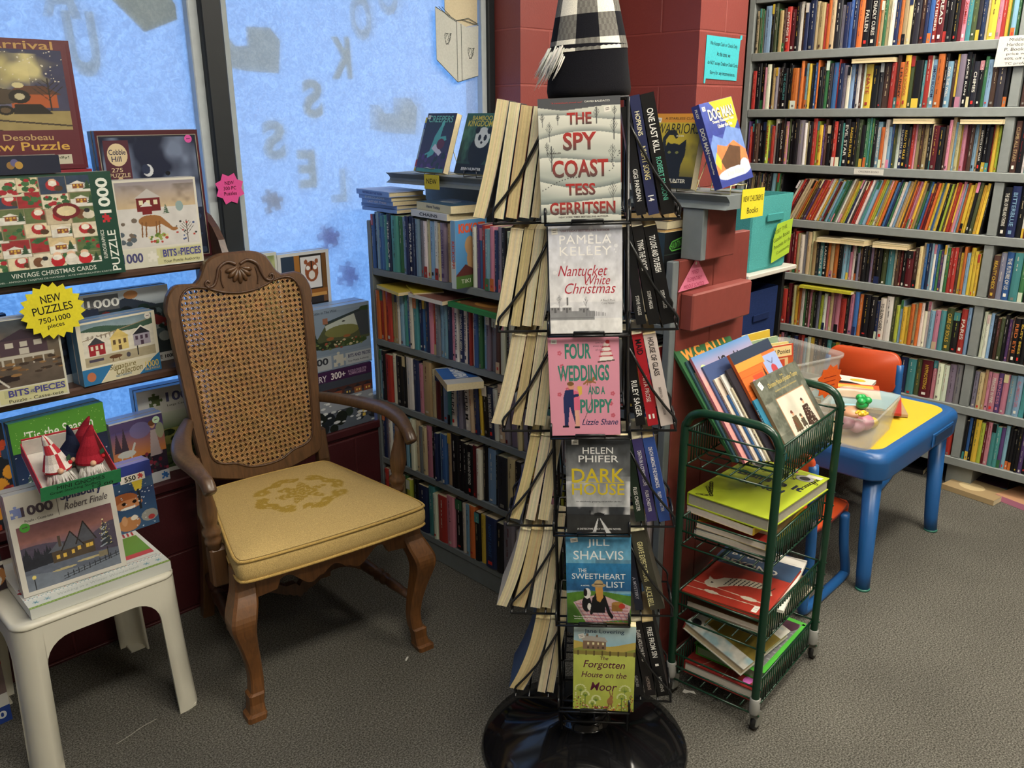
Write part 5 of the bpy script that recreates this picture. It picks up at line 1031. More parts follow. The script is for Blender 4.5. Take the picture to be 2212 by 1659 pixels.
def ripley(m,F):
    w,h=.225,.32; ink='#1c2440'; 
    m.text('Believe It',F@T(w*.53,h*.66,0)@RZ(0),w=w*.8,h=.032,col=ink,bold=.03,z=.0005); m.text('or Not!',F@T(w*.52,h*.51,0),w=w*.55,h=.03,col=ink,bold=.03,z=.0005); m.text("Ripley's",F@T(w*.46,h*.82,0),w=w*.55,h=.026,col='#232323',shear=.2,z=.0005)
    def chain(pts):
        for (a,b) in zip(pts,pts[1:]):
            n=max(1,int(math.hypot(b[0]-a[0],b[1]-a[1])/.011))
            for i in range(n):
                x=a[0]+(b[0]-a[0])*(i+.5)/n;y=a[1]+(b[1]-a[1])*(i+.5)/n; q=math.atan2(b[1]-a[1],b[0]-a[0])
                ring=[(x+.0085*math.cos(u)*math.cos(q)-.004*math.sin(u)*math.sin(q),y+.0085*math.cos(u)*math.sin(q)+.004*math.sin(u)*math.cos(q)) for u in np.linspace(0,2*math.pi,11)]; m.line(ring,.0022,F,'#23231d',z=.0006)
    chain([(w*.05,h*.93),(w*.2,h*.85),(w*.35,h*.95),(w*.55,h*.84),(w*.75,h*.93),(w*.98,h*.83)]); chain([(w*.03,h*.78),(w*.15,h*.9)]); chain([(w*.93,h*.95),(w*.9,h*.7)]); chain([(w*.08,h*.2),(w*.25,h*.07),(w*.1,h*.02)]); chain([(w*.05,h*.3),(w*.2,h*.12)])
    for x,y,r_ in ((.2,.9,.02),(.5,.9,.015),(.8,.88,.024)): m.ell(w*x,h*y,r_,r_*.8,F,'#9a9a96',z=.0007); m.ell(w*x,h*y,r_*.6,r_*.5,F,'#2a2a28',z=.0009)
    m.rect(w*.78,h*.93,w*.96,h*.985,F,'#c9c7bd',z=.0011); m.ell(w*.62,h*.96,.009,.007,F,'#c45a9a',z=.0011)
lie('picture_book','thick lime green hardback with drawn chains, topmost in the second trolley basket',.195,.118,z,.225,.33,.034,-94,'#a9b82f',art=ripley,hard=True,spn='#a0ae2c',page='#a39f92')
z=.246
lie('picture_book','wide cream paged album at the bottom of the third trolley basket',.2,.11,z,.2,.3,.01,88,'#cfc6ae'); z+=.0105
lie('picture_book','floppy book with bowed cream pages in the third trolley basket',.19,.125,z,.21,.29,.016,92,'#7a5a3a',sheets=6,bend=lambda q:.012*math.sin(q*3.1)); z+=.03
lie('picture_book','brown covered book under the red striped animal book in the trolley',.19,.12,z,.21,.27,.008,86,'#5c3f2c'); z+=.0085
lie('picture_book','white drawing pad with pencil sketches beside the red book in the trolley',.235,.1,z,.17,.29,.008,-80,'#d9d6cc',tx=0,art=lambda m,F:[m.line([(.03+.01*i,.05+.006*(i%2)+.012*i),(.04+.01*i,.06+.012*i)],.0012,F,'#77736c') for i in range(11)]+[m.line([(.02,.12+.02*i),(.15,.13+.02*i)],.001,F,'#a5a29a') for i in range(7)]+[m.line([(.05,.2),(.07,.23),(.06,.21),(.09,.21)],.003,F,'#b8404a')],page='#d9d6cc'); z+=.0085
def tig(m,F):
    w,h=.22,.29; p=Pic(66,88,'#a8372a'); p.rect(0,.68,1,1,'#2f4a66'); p.noise(10,.15,3)
    body=[(.2,.3),(.3,.42),(.5,.5),(.72,.52),(.86,.46),(.92,.36),(.86,.36),(.78,.42),(.6,.4),(.45,.33),(.35,.25),(.25,.24)]
    p.poly(body,'#cfc6b0'); p.ell(.24,.27,.1,.075,'#cfc6b0'); p.poly([(.16,.3),(.14,.38),(.2,.34)],'#cfc6b0'); p.poly([(.3,.3),(.36,.36),(.32,.28)],'#cfc6b0')
    for i in range(11): x=.36+.05*i; p.line([(x,.3+.02*i if i<6 else .42),(x+.03,.45+.01*i if i<6 else .5)],.014,'#2a241f')
    p.ell(.22,.28,.016,.014,'#2a241f'); p.ell(.3,.12,.09,.025,'#cfc6b0'); p.ell(.72,.2,.1,.03,'#cfc6b0'); p.line([(.0,.1),(.9,.13)],.008,'#cfc6b0'); p.line([(.0,.22),(.9,.2)],.008,'#cfc6b0'); m.pic(p,w,h,F@T(0,0,.0003)); m.text('BEYOND',F@T(w*.45,h*.76,0),w=w*.7,h=.028,col='#cfcabc',bold=.02,z=.0006); m.text('BY DR.',F@T(w*.35,h*.92,0),w=w*.4,h=.018,col='#cfcabc',bold=.02,z=.0006)
lie('picture_book','worn red and blue picture book with a white striped animal, topmost in the third basket',.165,.135,z,.22,.29,.01,158-270+22,'#a8372a',art=tig,hard=True,page='#b8a687',st=(.17,.02,.03,.012,0)) if 0 else lie('picture_book','worn red and blue picture book with a white striped animal, topmost in the third basket',.17,.13,z,.22,.29,.01,-86,'#a8372a',art=tig,hard=True,page='#b8a687',st=(.19,.02,.014,.03,0))
z=.0585
def guin(m,F):
    w,h=.2,.3; p=Pic(66,90,'#7d2420'); p.noise(14,.4,5)
    for k in range(26): a=k*.242; p.line([(.5,.45),(.5+.9*math.cos(a),.45+.9*math.sin(a))],.008,['#a8483c','#5a1815','#c9a08a'][k%3],.7)
    m.pic(p,w,h,F@T(0,0,.0003)); m.text('GUINNESS',F@T(w*.5,h*.62,0),w=w*.86,h=.036,col='#c7c3b6',bold=.03,z=.0006); m.text('WORLD',F@T(w*.52,h*.78,0),w=w*.7,h=.036,col='#c7c3b6',bold=.03,z=.0006); m.ell(w*.85,h*.1,.012,.02,F,'#d06ab8',z=.0007)
lie('picture_book','red record book with grey capitals at the bottom of the lowest trolley basket',.19,.119,z,.2,.31,.034,-90,'#7d2420',art=guin,hard=True,page='#cfcac0'); z+=.0345
def steel(m,F):
    w,h=.19,.28; p=Pic(70,96,'#77767a'); 
    for i in range(12):
        for j in range(15): p.ell(.04+.085*i+(.04 if j%2 else 0),.03+.067*j,.028,.01,'#9a9a9e')
    p.ell(.5,.6,.2,.16,'#5a3a38'); p.ell(.5,.62,.15,.1,'#2a1a1a'); p.ell(.62,.28,.12,.1,'#3a2624'); p.ell(.75,.9,.2,.14,'#4a2a3a'); m.pic(p,w,h,F@T(0,0,.0003)); 
    for a,b in (((0,0),(0,h)),((0,h),(w,h)),((w,h),(w,0)),((w,0),(0,0))): m.line([a,b],.016,F,'#4fae3c',z=.0006)
lie('picture_book','steel patterned hardback with bright green border in the lowest trolley basket',.22,.112,z,.19,.28,.03,-91,'#4fae3c',art=steel,hard=True,page='#8fae84',spn='#4fae3c'); z+=.0305
def poems(m,F):
    w,h=.19,.24; p=Pic(54,70,'#cbc9bf'); p.cloud(5,'#7fa8b2',.5,.7,.8,0,1,4); p.rect(.22,.2,1,.78,'#7a6a2c'); p.noise(12,.25,2); p.rect(.16,.2,.22,.78,'#b9a04a'); p.ell(.1,.12,.07,.06,'#222226'); p.ell(.12,.9,.06,.05,'#222226'); m.pic(p,w,h,F@T(0,0,.0003)); m.text('COLLECTION',F@T(w*.08,h*.5,0)@RZ(-90),w=h*.4,h=.012,col='#8a4a42',z=.0006)
lie('picture_book','white and mustard hardback with red edges, tilted on the green bordered book in the trolley',.15,.13,z+.034,.19,.24,.024,-96,'#cbc9bf',art=poems,hard=True,spn='#97302a',page='#cdbd9d',ty=17)
# ================================================================ play table, chairs and tubs
BU='#1f5590'; TB=thing('play_table','low blue plastic play table with a yellow top beside the wall bookcase','table',T(2.86,1.21,0))
def rrect(w,h,r,n=6): return [(sx*(w/2-r)+r*math.cos(R(a0+90*i/n)),sy*(h/2-r)+r*math.sin(R(a0+90*i/n))) for sx,sy,a0 in ((1,1,0),(-1,1,90),(-1,-1,180),(1,-1,270)) for i in range(n+1)]
m=MB(); W,D=.68,.57
rings=[[(x,y,z) for x,y in rrect(W-k,D-k,.06)] for k,z in ((.03,.395),(.006,.397),(.004,.402),(-.004,.45),(-.005,.456),(-.005,.46),(.0,.472),(.012,.482),(.028,.4855),(.032,.486),(.07,.486),(.074,.486),(.082,.482))]
m.loft(rings,'plastic',BU,caps=False); m.raw(rings[0],[tuple(range(len(rings[0])-1,-1,-1))],'plastic',BU); obj('tabletop_rim',m,TB,I4)
m=MB(); m.prism(rrect(W-.078,D-.078,.05),.474,.484,'plastic','#d3b32f'); obj('tabletop',m,TB,I4)['label']='yellow table surface'
m=MB(); m.bbox((.06,-D/2-.006,.408),(.245,-D/2-.0005,.458),.004,'plastic',BU); m.box((.075,-D/2-.0085,.418),(.232,-D/2-.0062,.45),'plastic','#123558'); obj('tray_slot',m,TB,I4)
for sx in(-1,1):
    for sy in(-1,1):
        m=MB(); m.tube([(sx*.295,sy*.255,0),(sx*.29,sy*.25,.06),(sx*.278,sy*.235,.398)],[.022,.0235,.029],'plastic',BU,k=20); l=obj('leg',m,TB,I4)
        m=MB(); m.lathe([(.0235,-.0),(.024,.006),(.022,.008)],'plastic','#3c7a6a',T(sx*.295,sy*.255,0),k=20); obj('foot_ring',m,l,I4)
def kid_chair(label,M):
    t=thing('child_chair',label,'chair',M,'orange children\'s chairs'); OR='#b9461f'
    m=MB(); s=[]
    for i in range(9):   # seat: shell curving up at the back
        q=i/8; y=-.15+.28*q; z=.27-.012*math.sin(q*3.1); w=.15+.0*q
        s.append([(-w,y,z-.012),(w,y,z-.012),(w,y,z+.012-.006),(w*.8,y,z+.012),(-w*.8,y,z+.012),(-w,y,z+.006)])
    m.loft(s,'plastic',OR); m.bbox((-.15,-.17,.225),(.15,-.148,.278),.01,'plastic',OR); obj('seat',m,t,I4)
    m=MB(); P=rrect(.30,.17,.045); A=[];
    secs=[[(x*k,.135+.02*(1-(x/.15)**2)+dy+(y+.08)*.12,.46+y*k) for x,y in P] for k,dy in ((.96,-.012),(1,-.006),(1,.006),(.96,.012))]
    m.loft(secs,'plastic',OR); obj('backrest',m,t,I4)
    for sx in(-1,1):
        m=MB(); P=cr([(sx*.155,-.12,.25),(sx*.16,-.13,.14),(sx*.165,-.155,.04),(sx*.165,-.14,.016),(sx*.165,.0,.013),(sx*.165,.14,.016),(sx*.165,.165,.04),(sx*.16,.14,.14),(sx*.155,.13,.26),(sx*.145,.15,.5)],5,False); m.tube(P,.016,'plastic',BU,k=12); obj('leg_frame',m,t,I4)
    m=MB(); m.tube([(-.16,.135,.16),(.16,.135,.16)],.012,'plastic',BU,k=10); obj('crossbar',m,t,I4)
    return t
kid_chair('orange and blue child chair tucked under the play table behind the trolley',T(2.43,1.19,0)@RZ(92))
kid_chair('orange child chair behind the play table, in front of the wall bookcase',T(3.37,1.41,0)@RZ(-82))
# tubs
def tub(name,label,M,w,d,h,tp=.88,r=.05):
    t=thing(name,label,'plastic tub',M); m=MB()
    rg=[[(x*k,y*k,z) for x,y in rrect(w,d,r)] for k,z in ((tp,0),(tp+.01,.004),(.99,h-.02),(1.0,h-.012),(1.03,h-.01),(1.035,h),(.985,h),(.975,h-.02),(tp-.015,.006))]
    m.loft(rg,'tub','#dddddd',caps=False); m.raw(rg[0],[tuple(range(len(rg[0])-1,-1,-1))],'tub','#dddddd'); m.raw(rg[-1],[tuple(range(len(rg[0])))],'tub','#dddddd'); obj('tub_wall',m,t,I4); return t
TM=T(2.63,1.365,.487)@RZ(-14)
tub('plastic_tub','large clear plastic tub of yellow and green books on the play table',TM,.36,.29,.235)
def art_border(c1,c2,c3):
    def f(m,F): m.rect(.015,.02,.175,.22,F,c1,z=.0004); m.rect(.03,.14,.16,.2,F,c2,z=.0006); m.rect(.03,.03,.16,.12,F,c3,z=.0006)
    return f
for i,(col,a,l,tt) in enumerate((('#c9a93a',('#3f6a9c','#4f86b5','#8fb5cc'),'yellow bordered picture book in the large tub, hindmost',None),('#8fa486',('#a3b597','#8fa486','#c9c6a8'),'pale green picture book in the large tub, second from the back',None),('#d2c27a',('#d9cf9a','#cfc79a','#d9d2a8'),'pale yellow book with horse pictures, in the large tub',None),('#b5552c',('#c9a97a','#b5442c','#5b6a4a'),'orange topped horse book at the front of the large tub','Horses and Ponies'))):
    ar=art_border(*a); 
    if tt: ar=both(ar,lambda m,F:(m.rect(.0,.205,.2,.25,F,'#b5442c',z=.0008),m.rect(.008,.21,.192,.245,F,'#d9c089',z=.001),m.text('Horses and Ponies',F@T(.1,.227,0),w=.17,h=.016,col='#1d1b18',bold=.01,z=.0013)))
    face_book('picture_book',l,.2,[.275,.26,.25,.25][i],.009,TM@T(-.032-.004*i,.05-.03*i,.012)@RZ([8,4,-6,-3][i])@RX(82)@T(-.1,0,-.009),front=col,art=ar,group='books in the large tub')
for i,c in enumerate(('#cbb23f','#c9c4a8','#d0b84a')):
    face_book('picture_book',['yellow','cream','thin yellow'][i]+' book lying on the floor of the large clear tub, '+['lowest','middle','uppermost'][i],.2,.17,.012,TM@T(.02,-.0-.001*i,.008+.0125*i)@RZ(10*i-10)@T(-.1,-.085,0),front=c,group='books in the large tub') if 0 else None
def tagstar(m,Z):
    for k in range(3): m.line([(-.03,.015-.016*k),(.03,.017-.016*k)],.003,Z,'#8a2a14','paper')
card('price_star','ragged orange star label with red writing taped to the large clear tub','sign',[(p[0],p[1]) for p in star(11,.062,.05)],TM@aff((.1,-.1415,.15),(1,0,0),(0,-.085,.996),(0,-.996,-.085)),'#d35a1e',tagstar)
SM=T(2.665,1.085,.487)@RZ(8)
tub('plastic_tub','small clear plastic tub of toys at the near corner of the play table',SM,.33,.19,.11,tp=.86,r=.035)
def toy(name,label,M,parts):
    m=MB()
    for k,(p,r_,c) in enumerate(parts):
        m.lathe([(r_[0]*math.sin(a),-r_[2]*math.cos(a)) for a in np.linspace(.05,math.pi-.05,9)],'plastic',c,M@T(*p),k=14,sy=r_[1]/r_[0])
    o=obj(name,m); tag(o,label,'toy','toys in the small tub'); return o
G_='#1f9a4a'
toy('toy_figure','bright green blocky toy on top of the toys in the small tub',SM@T(.055,.0,.088),[((0,0,.0),(.03,.02,.016),G_),((.02,.008,.016),(.014,.014,.012),G_),((-.018,.0,.014),(.014,.014,.012),G_),((.0,-.015,.016),(.014,.014,.012),G_),((.003,.012,.02),(.013,.013,.012),G_)])
toy('toy_figure','yellow spiky toy in the small tub beside the green toy',SM@T(-.02,-.02,.08),[((0,0,0),(.012,.012,.01),'#d0a92a')]+[((.016*math.cos(a),.016*math.sin(a),.002),(.009,.005,.005),'#d0a92a') for a in np.linspace(0,6,7)])
toy('toy_figure','pink plastic toy low in the small tub',SM@T(.03,-.02,.035),[((0,0,0),(.04,.03,.026),'#b5788a'),((-.05,.01,.0),(.03,.025,.022),'#b98a9a')])
toy('toy_figure','peach coloured toy heap in the small tub under the green toy',SM@T(.05,.02,.055),[((0,0,0),(.045,.04,.022),'#c99a7a'),((-.09,.0,-.01),(.03,.03,.02),'#8a5a6a')])
toy('toy_figure','yellow plastic toy at the bottom of the small tub',SM@T(.075,-.03,.024),[((0,0,0),(.024,.024,.018),'#cfb43a')])
def tbl(label,x,y,z,w,h,t,rz,col,art=None,**k): return lie('picture_book',label,x,y,z,w,h,t,rz,col,art=art,base=I4,group='books on the play table',**k)
z=.487
tbl('tan book lying lowest in the stack on the play table',2.97,1.185,z,.2,.26,.01,30,'#a58a6a'); z+=.0105
tbl('red book second from the bottom of the play table stack',2.955,1.195,z,.2,.27,.009,22,'#a3302a'); z+=.0095
tbl('cream paged book in the middle of the play table stack',2.93,1.205,z,.2,.27,.018,14,'#cbbf9c',sheets=5); z+=.0185
tbl('pale blue magazine in the play table stack under the red titled one',2.925,1.21,z,.2,.27,.006,8,'#86b3c4'); z+=.0065
def mag(m,F): m.rect(0,.2,.2,.27,F,'#c9552c'); m.rect(.02,.215,.18,.255,F,'#d6b34a',z=.0005); m.rect(0,.0,.2,.1,F,'#8fbcc9'); m.ell(.1,.13,.06,.05,F,'#c9a37a')
tbl('magazine with orange and yellow heading, topmost on the play table stack',2.91,1.215,z,.2,.27,.005,-64,'#d6d0bd',art=mag)
z=.487
tbl('white magazine lying flat at the back of the play table',3.06,1.38,z,.21,.27,.008,70,'#d2d0c8',art=lambda m,F:m.rect(.02,.2,.15,.24,F,'#c94a3a')); z+=.0085
def catb(m,F): m.ell(.1,.12,.075,.045,F,'#17161a',z=.0004,k=24); m.ell(.05,.15,.03,.026,F,'#17161a',z=.0005); m.ell(.13,.2,.03,.018,F,'#cdb43a',z=.0005); m.poly([(.03,.165),(.035,.19),(.05,.172)],F,'#17161a',z=.0006)
tbl('white book with a black cat on the back of the play table',3.1,1.33,z,.19,.24,.012,-80,'#d8d5cc',art=catb,ty=0)
tbl('yellow comic with red corner lying behind the small tub',2.80,1.37,.487,.19,.26,.006,50,'#cbb030',art=lambda m,F:(m.rect(0,.18,.19,.26,F,'#c9502a'),m.rect(.03,.19,.16,.22,F,'#1c1a1a',z=.0006)))
# ================================================================ cube unit with fabric bins by the pilaster
CUB=thing('cube_shelf','black cube shelf unit between the red end panel and the wall bookcase','shelf unit',T(2.885,1.68,0)); BKC='#141416'
def cubep(n,lo,hi): m=MB(); m.bbox(lo,hi,.002,'paint',BKC); obj(n,m,CUB,I4)
for z in (0,.45,.884): cubep('shelf',(.0165,0,z),(.3335,.32,z+.016))
for x in (0,.334): cubep('side_panel',(x,0,0),(x+.016,.32,.9005))
cubep('back_panel',(.0165,.3205,0),(.3335,.327,.9005))
m=MB(); m.bbox((2.86,1.63,.9015),(3.23,2.0,.9195),.003,'plastic','#c9c6bd'); tag(obj('board',m),'white board lying on top of the black cube shelf','board')
def bin_(label,M,w,d,h,col,rim,spread=1.08):
    t=thing('fabric_bin',label,'storage bin',M,'fabric storage bins'); m=MB()
    rg=[[(x*k+ (0.004*math.sin(i*1.7) if k>1 else 0),y*k,z) for i,(x,y) in enumerate(rrect(w,d,.012,2))] for k,z in ((.97,0),(1,.01),((1+spread)/2,h*.5),(spread,h-.005),(spread,h),(spread-.03,h),(.96,.02))]
    m.loft(rg,'fabric',col,smooth=False,caps=False); m.raw(rg[0],[tuple(range(len(rg[0])-1,-1,-1))],'fabric',col); m.raw(rg[-1],[tuple(range(len(rg[0])))],'fabric',rim); obj('bin_body',m,t,I4)
    m=MB(); yy=-d/2*spread-.003; m.bbox((-.06,yy-.006,h*.66),(.06,yy,h*.66+.03),.003,'fabric',rim); obj('handle',m,t,I4); return t
bin_('teal fabric bin with a lime paper label, on the white board',T(3.045,1.797,.920),.275,.275,.285,'#4b9a99','#3f8a8a')
bin_('navy blue fabric bin inside the black cube shelf',T(3.06,1.815,.467),.272,.26,.365,'#1f2f5a','#1a284e',spread=1.02)
def lab(m,Z):
    for i,(s,w) in enumerate((('VISIT THE',.09),('Gazebo Books',.12),('Proceeds for the',.125),('Community',.1))): m.text(s,T(.006*i-.005,.045-.03*i,0)@Z,w=w,h=.016,col='#3d4a1c')
card('label_card','lime green handwritten label on the teal fabric bin','sign',[(-.075,-.07),(.06,-.075),(.085,.06),(-.03,.075),(-.06,.02)],aff((3.10,1.64,1.03),(.97,-.02,.24),(-.24,-.06,.97)),'#a3c43a',lab)
# ================================================================ puzzle shelf in the window, puzzle boxes, stool, gnomes
SHW='#4d3326'
PS=thing('shelf_unit','brown wooden two-shelf unit of jigsaw boxes standing on the window sill','shelf unit',T(.3,2.36,.455))
def psp(n,lo,hi,r=.006):
    m=MB(); m.bbox(lo,hi,r,'woodx',SHW); return obj(n,m,PS,I4)
psp('shelf',(-1.3,0,.627),(.849,.205,.65)); psp('shelf',(-1.3,0,.33),(.849,.205,.355))
m=MB(); P=[(0,0),(.205,0),(.205,.79)]+[(.205-.15*(1-math.cos(R(a)))-.0,.64+.15*math.sin(R(a))) for a in (90,70,50,30,15,0)][::1]+[(.04,.655),(.012,.64)]
P=[(0,0),(.205,0),(.205,.78),(.15,.78),(.10,.765),(.06,.735),(.03,.7),(.012,.66),(0,.64)]
for x in (.85,): m.prism(P,0,.02,'wood',SHW,aff((x,0,0),(0,1,0),(0,0,1)))
obj('side_panel',m,PS,I4)
m=MB(); m.prism(P,0,.02,'wood',SHW,aff((-1.321,0,0),(0,1,0),(0,0,1))); obj('side_panel',m,PS,I4)
PB='jigsaw puzzle boxes in the window'
FR=aff((0,0,0),(1,0,0),(0,0,1))
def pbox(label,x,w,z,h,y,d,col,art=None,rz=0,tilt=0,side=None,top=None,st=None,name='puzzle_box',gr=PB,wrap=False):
    m=MB(); c=side or col; tp=top or col  # many tops bluish: blue window light painted into the box-top colour
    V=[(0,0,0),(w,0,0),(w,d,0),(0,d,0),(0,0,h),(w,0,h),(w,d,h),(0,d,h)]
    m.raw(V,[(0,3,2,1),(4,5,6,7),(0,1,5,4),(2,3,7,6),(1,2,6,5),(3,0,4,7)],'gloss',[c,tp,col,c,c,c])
    if art: art(m,FR,w,h)
    o=obj(name,m,None,T(x,y,z)@RZ(rz)@RX(-tilt)); tag(o,label,'jigsaw puzzle',gr)
    l=MB(); dd=d*.42; k=.0012; l.box((-k,dd,-.0001),(w+k,dd+.0012,h+k),'matte',c) if 0 else l.box((w*.0-k,dd,h*.02),(w+k,dd+.0015,h+k*.8),'matte','#8f8b84')
    q=obj('lid_seam',l,o,I4)
    if st:
        s=MB(); s.ell(st[0],st[1],st[2],st[2],FR,st[3],'paper',z=.0012); s.line([(st[0]-st[2]*.5,st[1]),(st[0]+st[2]*.5,st[1]+.001)],.002,FR,'#5a3a4a','paper',z=.0014); obj('price_sticker',s,o,I4)
    return o
def im(m,F,p,x0,y0,w,h,z=.0003): m.pic(p,w,h,F@T(x0,y0,z),'gloss')
def tx(m,F,t,x,y,w,h,c,b=.01,sh=0,z=.0009): m.text(t,F@T(x,y,0),w=w,h=h,col=c,bold=b,shear=sh,z=z,mat='gloss')
def jigp(m,F,x,y,s,c,z=.0008):
    m.raw([(p[0]+x,p[1]+y,z) for p in jig(s)],[tuple(range(len(jig(s))))],'gloss',c,F)
# ---- upper shelf
def train(m,F,w,h):
    p=Pic(92,80,'#2b2f4a'); p.grad('#5b5a70','#23294a',.25,1); p.cloud(3,'#b9ae74',.42,.62,.95,.42,1,3); p._mix((p.u>.75)|(p.v>.97),'#2b3050',.55); p.cloud(4,'#d0c58a',.55,.75,.8,.5,.95,8)
    p.rect(0,0,1,.24,'#9a8a5c'); p.noise(8,.2,1); p.line([(0,.2),(1,.05)],.02,'#3b332c'); p.line([(0,.1),(.5,0)],.02,'#3b332c'); p.rect(.6,.28,.92,.45,'#a8562f'); p.poly([(.56,.45),(.95,.45),(.85,.55),(.66,.55)],'#5a3a2a'); p.bare(.87,.25,.4,'#2c2724',n=7)
    p.rect(.0,.26,.32,.5,'#4a3626'); p.ell(.5,.42,.2,.1,'#3c352c'); p.rect(.3,.34,.62,.5,'#473c30'); p.rect(.42,.5,.48,.62,'#231f1c'); p.ell(.66,.42,.075,.085,'#221f1d'); p.ell(.66,.42,.035,.04,'#b9b08f'); p.ell(.66,.56,.04,.035,'#c9bf90'); p.poly([(.6,.2),(.88,.2),(.8,.33),(.62,.33)],'#25221f')
    for i in range(4): p.ell(.16+.13*i,.25,.06,.06,'#1d1b1a'); p.ell(.16+.13*i,.25,.035,.035,'#5a4a38')
    p.dots(90,['#d9d2bd'],.003,.006,(0,.6,1,1),1.5); m.rect(.01,.01,w-.01,h-.01,F,'#5a1f2a',z=.0002); im(m,F,p,.012,h*.31,w-.035,h*.61)
    tx(m,F,'Arrival',w*.68,h*.955,w*.42,.02,'#b58f52'); tx(m,F,'Marc Desobeau',w*.55,h*.255,w*.5,.015,'#b99a6a'); tx(m,F,'piece Jigsaw Puzzle',w*.42,h*.175,w*.95,.027,'#c9a04e',.012); tx(m,F,'Finished Size:',w*.4,h*.1,w*.4,.013,'#b99a6a'); m.rect(w*.62,h*.04,w*.9,h*.115,F,'#bdb9a4',z=.0008); tx(m,F,'Eco-friendly!',w*.76,h*.09,w*.24,.008,'#3f4a33',.012,z=.001)
RB=.0
pbox('tall maroon jigsaw box with a steam train picture, against the left window',.47,.37,1.372,.315,2.452,.05,'#5a1f2a',train,side='#4a1a24',tilt=2)
pbox('flat red box under the tall steam train box on the upper shelf',.5,.345,1.1055,.13,2.43,.1,'#7a2430'); pbox('second flat maroon box under the steam train box',.5,.34,1.2365,.134,2.43,.1,'#8f2a36')
def cards(m,F,w,h):
    m.rect(0,0,w,h,F,'#174033',z=.0002); p=Pic(130,104,'#bdb29a'); rs=np.random.RandomState(5)
    for j in range(6):
        for i in range(6):
            x=i/6+rs.uniform(-.03,.01); y=j/6+rs.uniform(-.03,.01); c=['#cfc6b0','#c9b48a','#d5cfbe','#2f3f55','#8f2a30','#b9ab90','#5b6a45','#d0c4a4'][rs.randint(8)]; W,H=.19,.185
            p.rect(x-.006,y-.006,x+W+.006,y+H+.006,'#8a7f68'); p.rect(x,y,x+W,y+H,c); k=rs.randint(4)
            if k==0: p.ell(x+W/2,y+H*.5,.05,.06,'#a12a30'); p.ell(x+W/2,y+H*.72,.028,.03,'#cfa58a'); p.ell(x+W/2,y+H*.6,.03,.03,'#dcd8cc'); p.ell(x+W*.7,y+H*.3,.03,.03,'#4f3a2a')
            elif k==1: p.rect(x,y,x+W,y+H*.45,'#d3d1c8'); p.house(x+.04,y+.04,.08,.05,'#7d4a35','#d5d2c9','#cfa84a'); p.tree(x+.15,y+.03,.1,'#2d4a34')
            elif k==2: p.dots(14,['#2f5a38','#9a2530','#3d6a42'],.012,.03,(x+.02,y+.02,x+W-.02,y+H-.02),1)
            else: p.ell(x+W*.35,y+H*.5,.04,.055,'#6a4630'); p.ell(x+W*.65,y+H*.45,.045,.05,'#c9c2b0'); p.ell(x+W*.6,y+H*.7,.022,.024,'#2b2b30')
    p.ell(.1,.86,.1,.11,'#2f4a35'); p.ell(.1,.86,.06,.065,'#c9bfa6'); p.poly([(.1,.75),(.02,.55),(.06,.54),(.13,.74)],'#a53a40'); p.poly([(.1,.66),(.28,.58),(.27,.55),(.09,.6)],'#a53a40'); p.ell(.8,.61,.1,.09,'#6a1f28'); p.ell(.8,.61,.07,.055,'#d0c29a')
    for i,x in enumerate((.7,.8,.9)): p.ell(x-.02,.06,.05,.07,['#b3222c','#cfcac0','#b3222c'][i]); p.ell(x-.02,.13,.03,.03,'#d9b59a'); p.ell(x-.02,.1,.035,.03,'#dedad0')
    p.noise(30,.22,6); im(m,F,p,-.0,h*.135,w*.855,h*.84,.0004)
    tx(m,F,'VINTAGE CHRISTMAS CARDS',w*.55,h*.085,w*.52,.0115,'#cfd3c9'); tx(m,F,'CARTES DE NOEL - ANTIGUAS TARJETAS DE NAVIDAD - ALTE WEIHNACHTEN KARTEN',w*.5,h*.032,w*.84,.005,'#b9c2b9')
    Q=F@T(w*.93,h*.77,0)@RZ(90); tx(m,Q,'1000',0,0,h*.34,.03,'#dfe3da',.03); Q=F@T(w*.945,h*.23,0)@RZ(90); tx(m,Q,'PUZZLE',0,0,h*.4,.021,'#dfe3da',.01); Q=F@T(w*.885,h*.3,0)@RZ(90); tx(m,Q,'EUROGRAPHICS',0,0,h*.28,.009,'#cfd3c9'); jigp(m,F,w*.925,h*.545,.009,'#b8323a')
pbox('large green jigsaw box with a collage of Christmas cards, front of the upper shelf',.47,.385,1.1055,.262,2.335,.065,'#174033',cards,tilt=2.5,top='#2c5a48')
pbox('small navy box in shrink wrap lying on top of the green Christmas card jigsaw',.55,.185,1.369,.043,2.34,.07,'#1b2338',lambda m,F,w,h:[m.ell(w*.45+.009*(k-1),h*.5+.006*(k%2),.009,.009,F,['#8a6a3a','#5a5a86','#b08a3f'][k],z=.0006+.0001*k) for k in range(3)],top='#39425c')
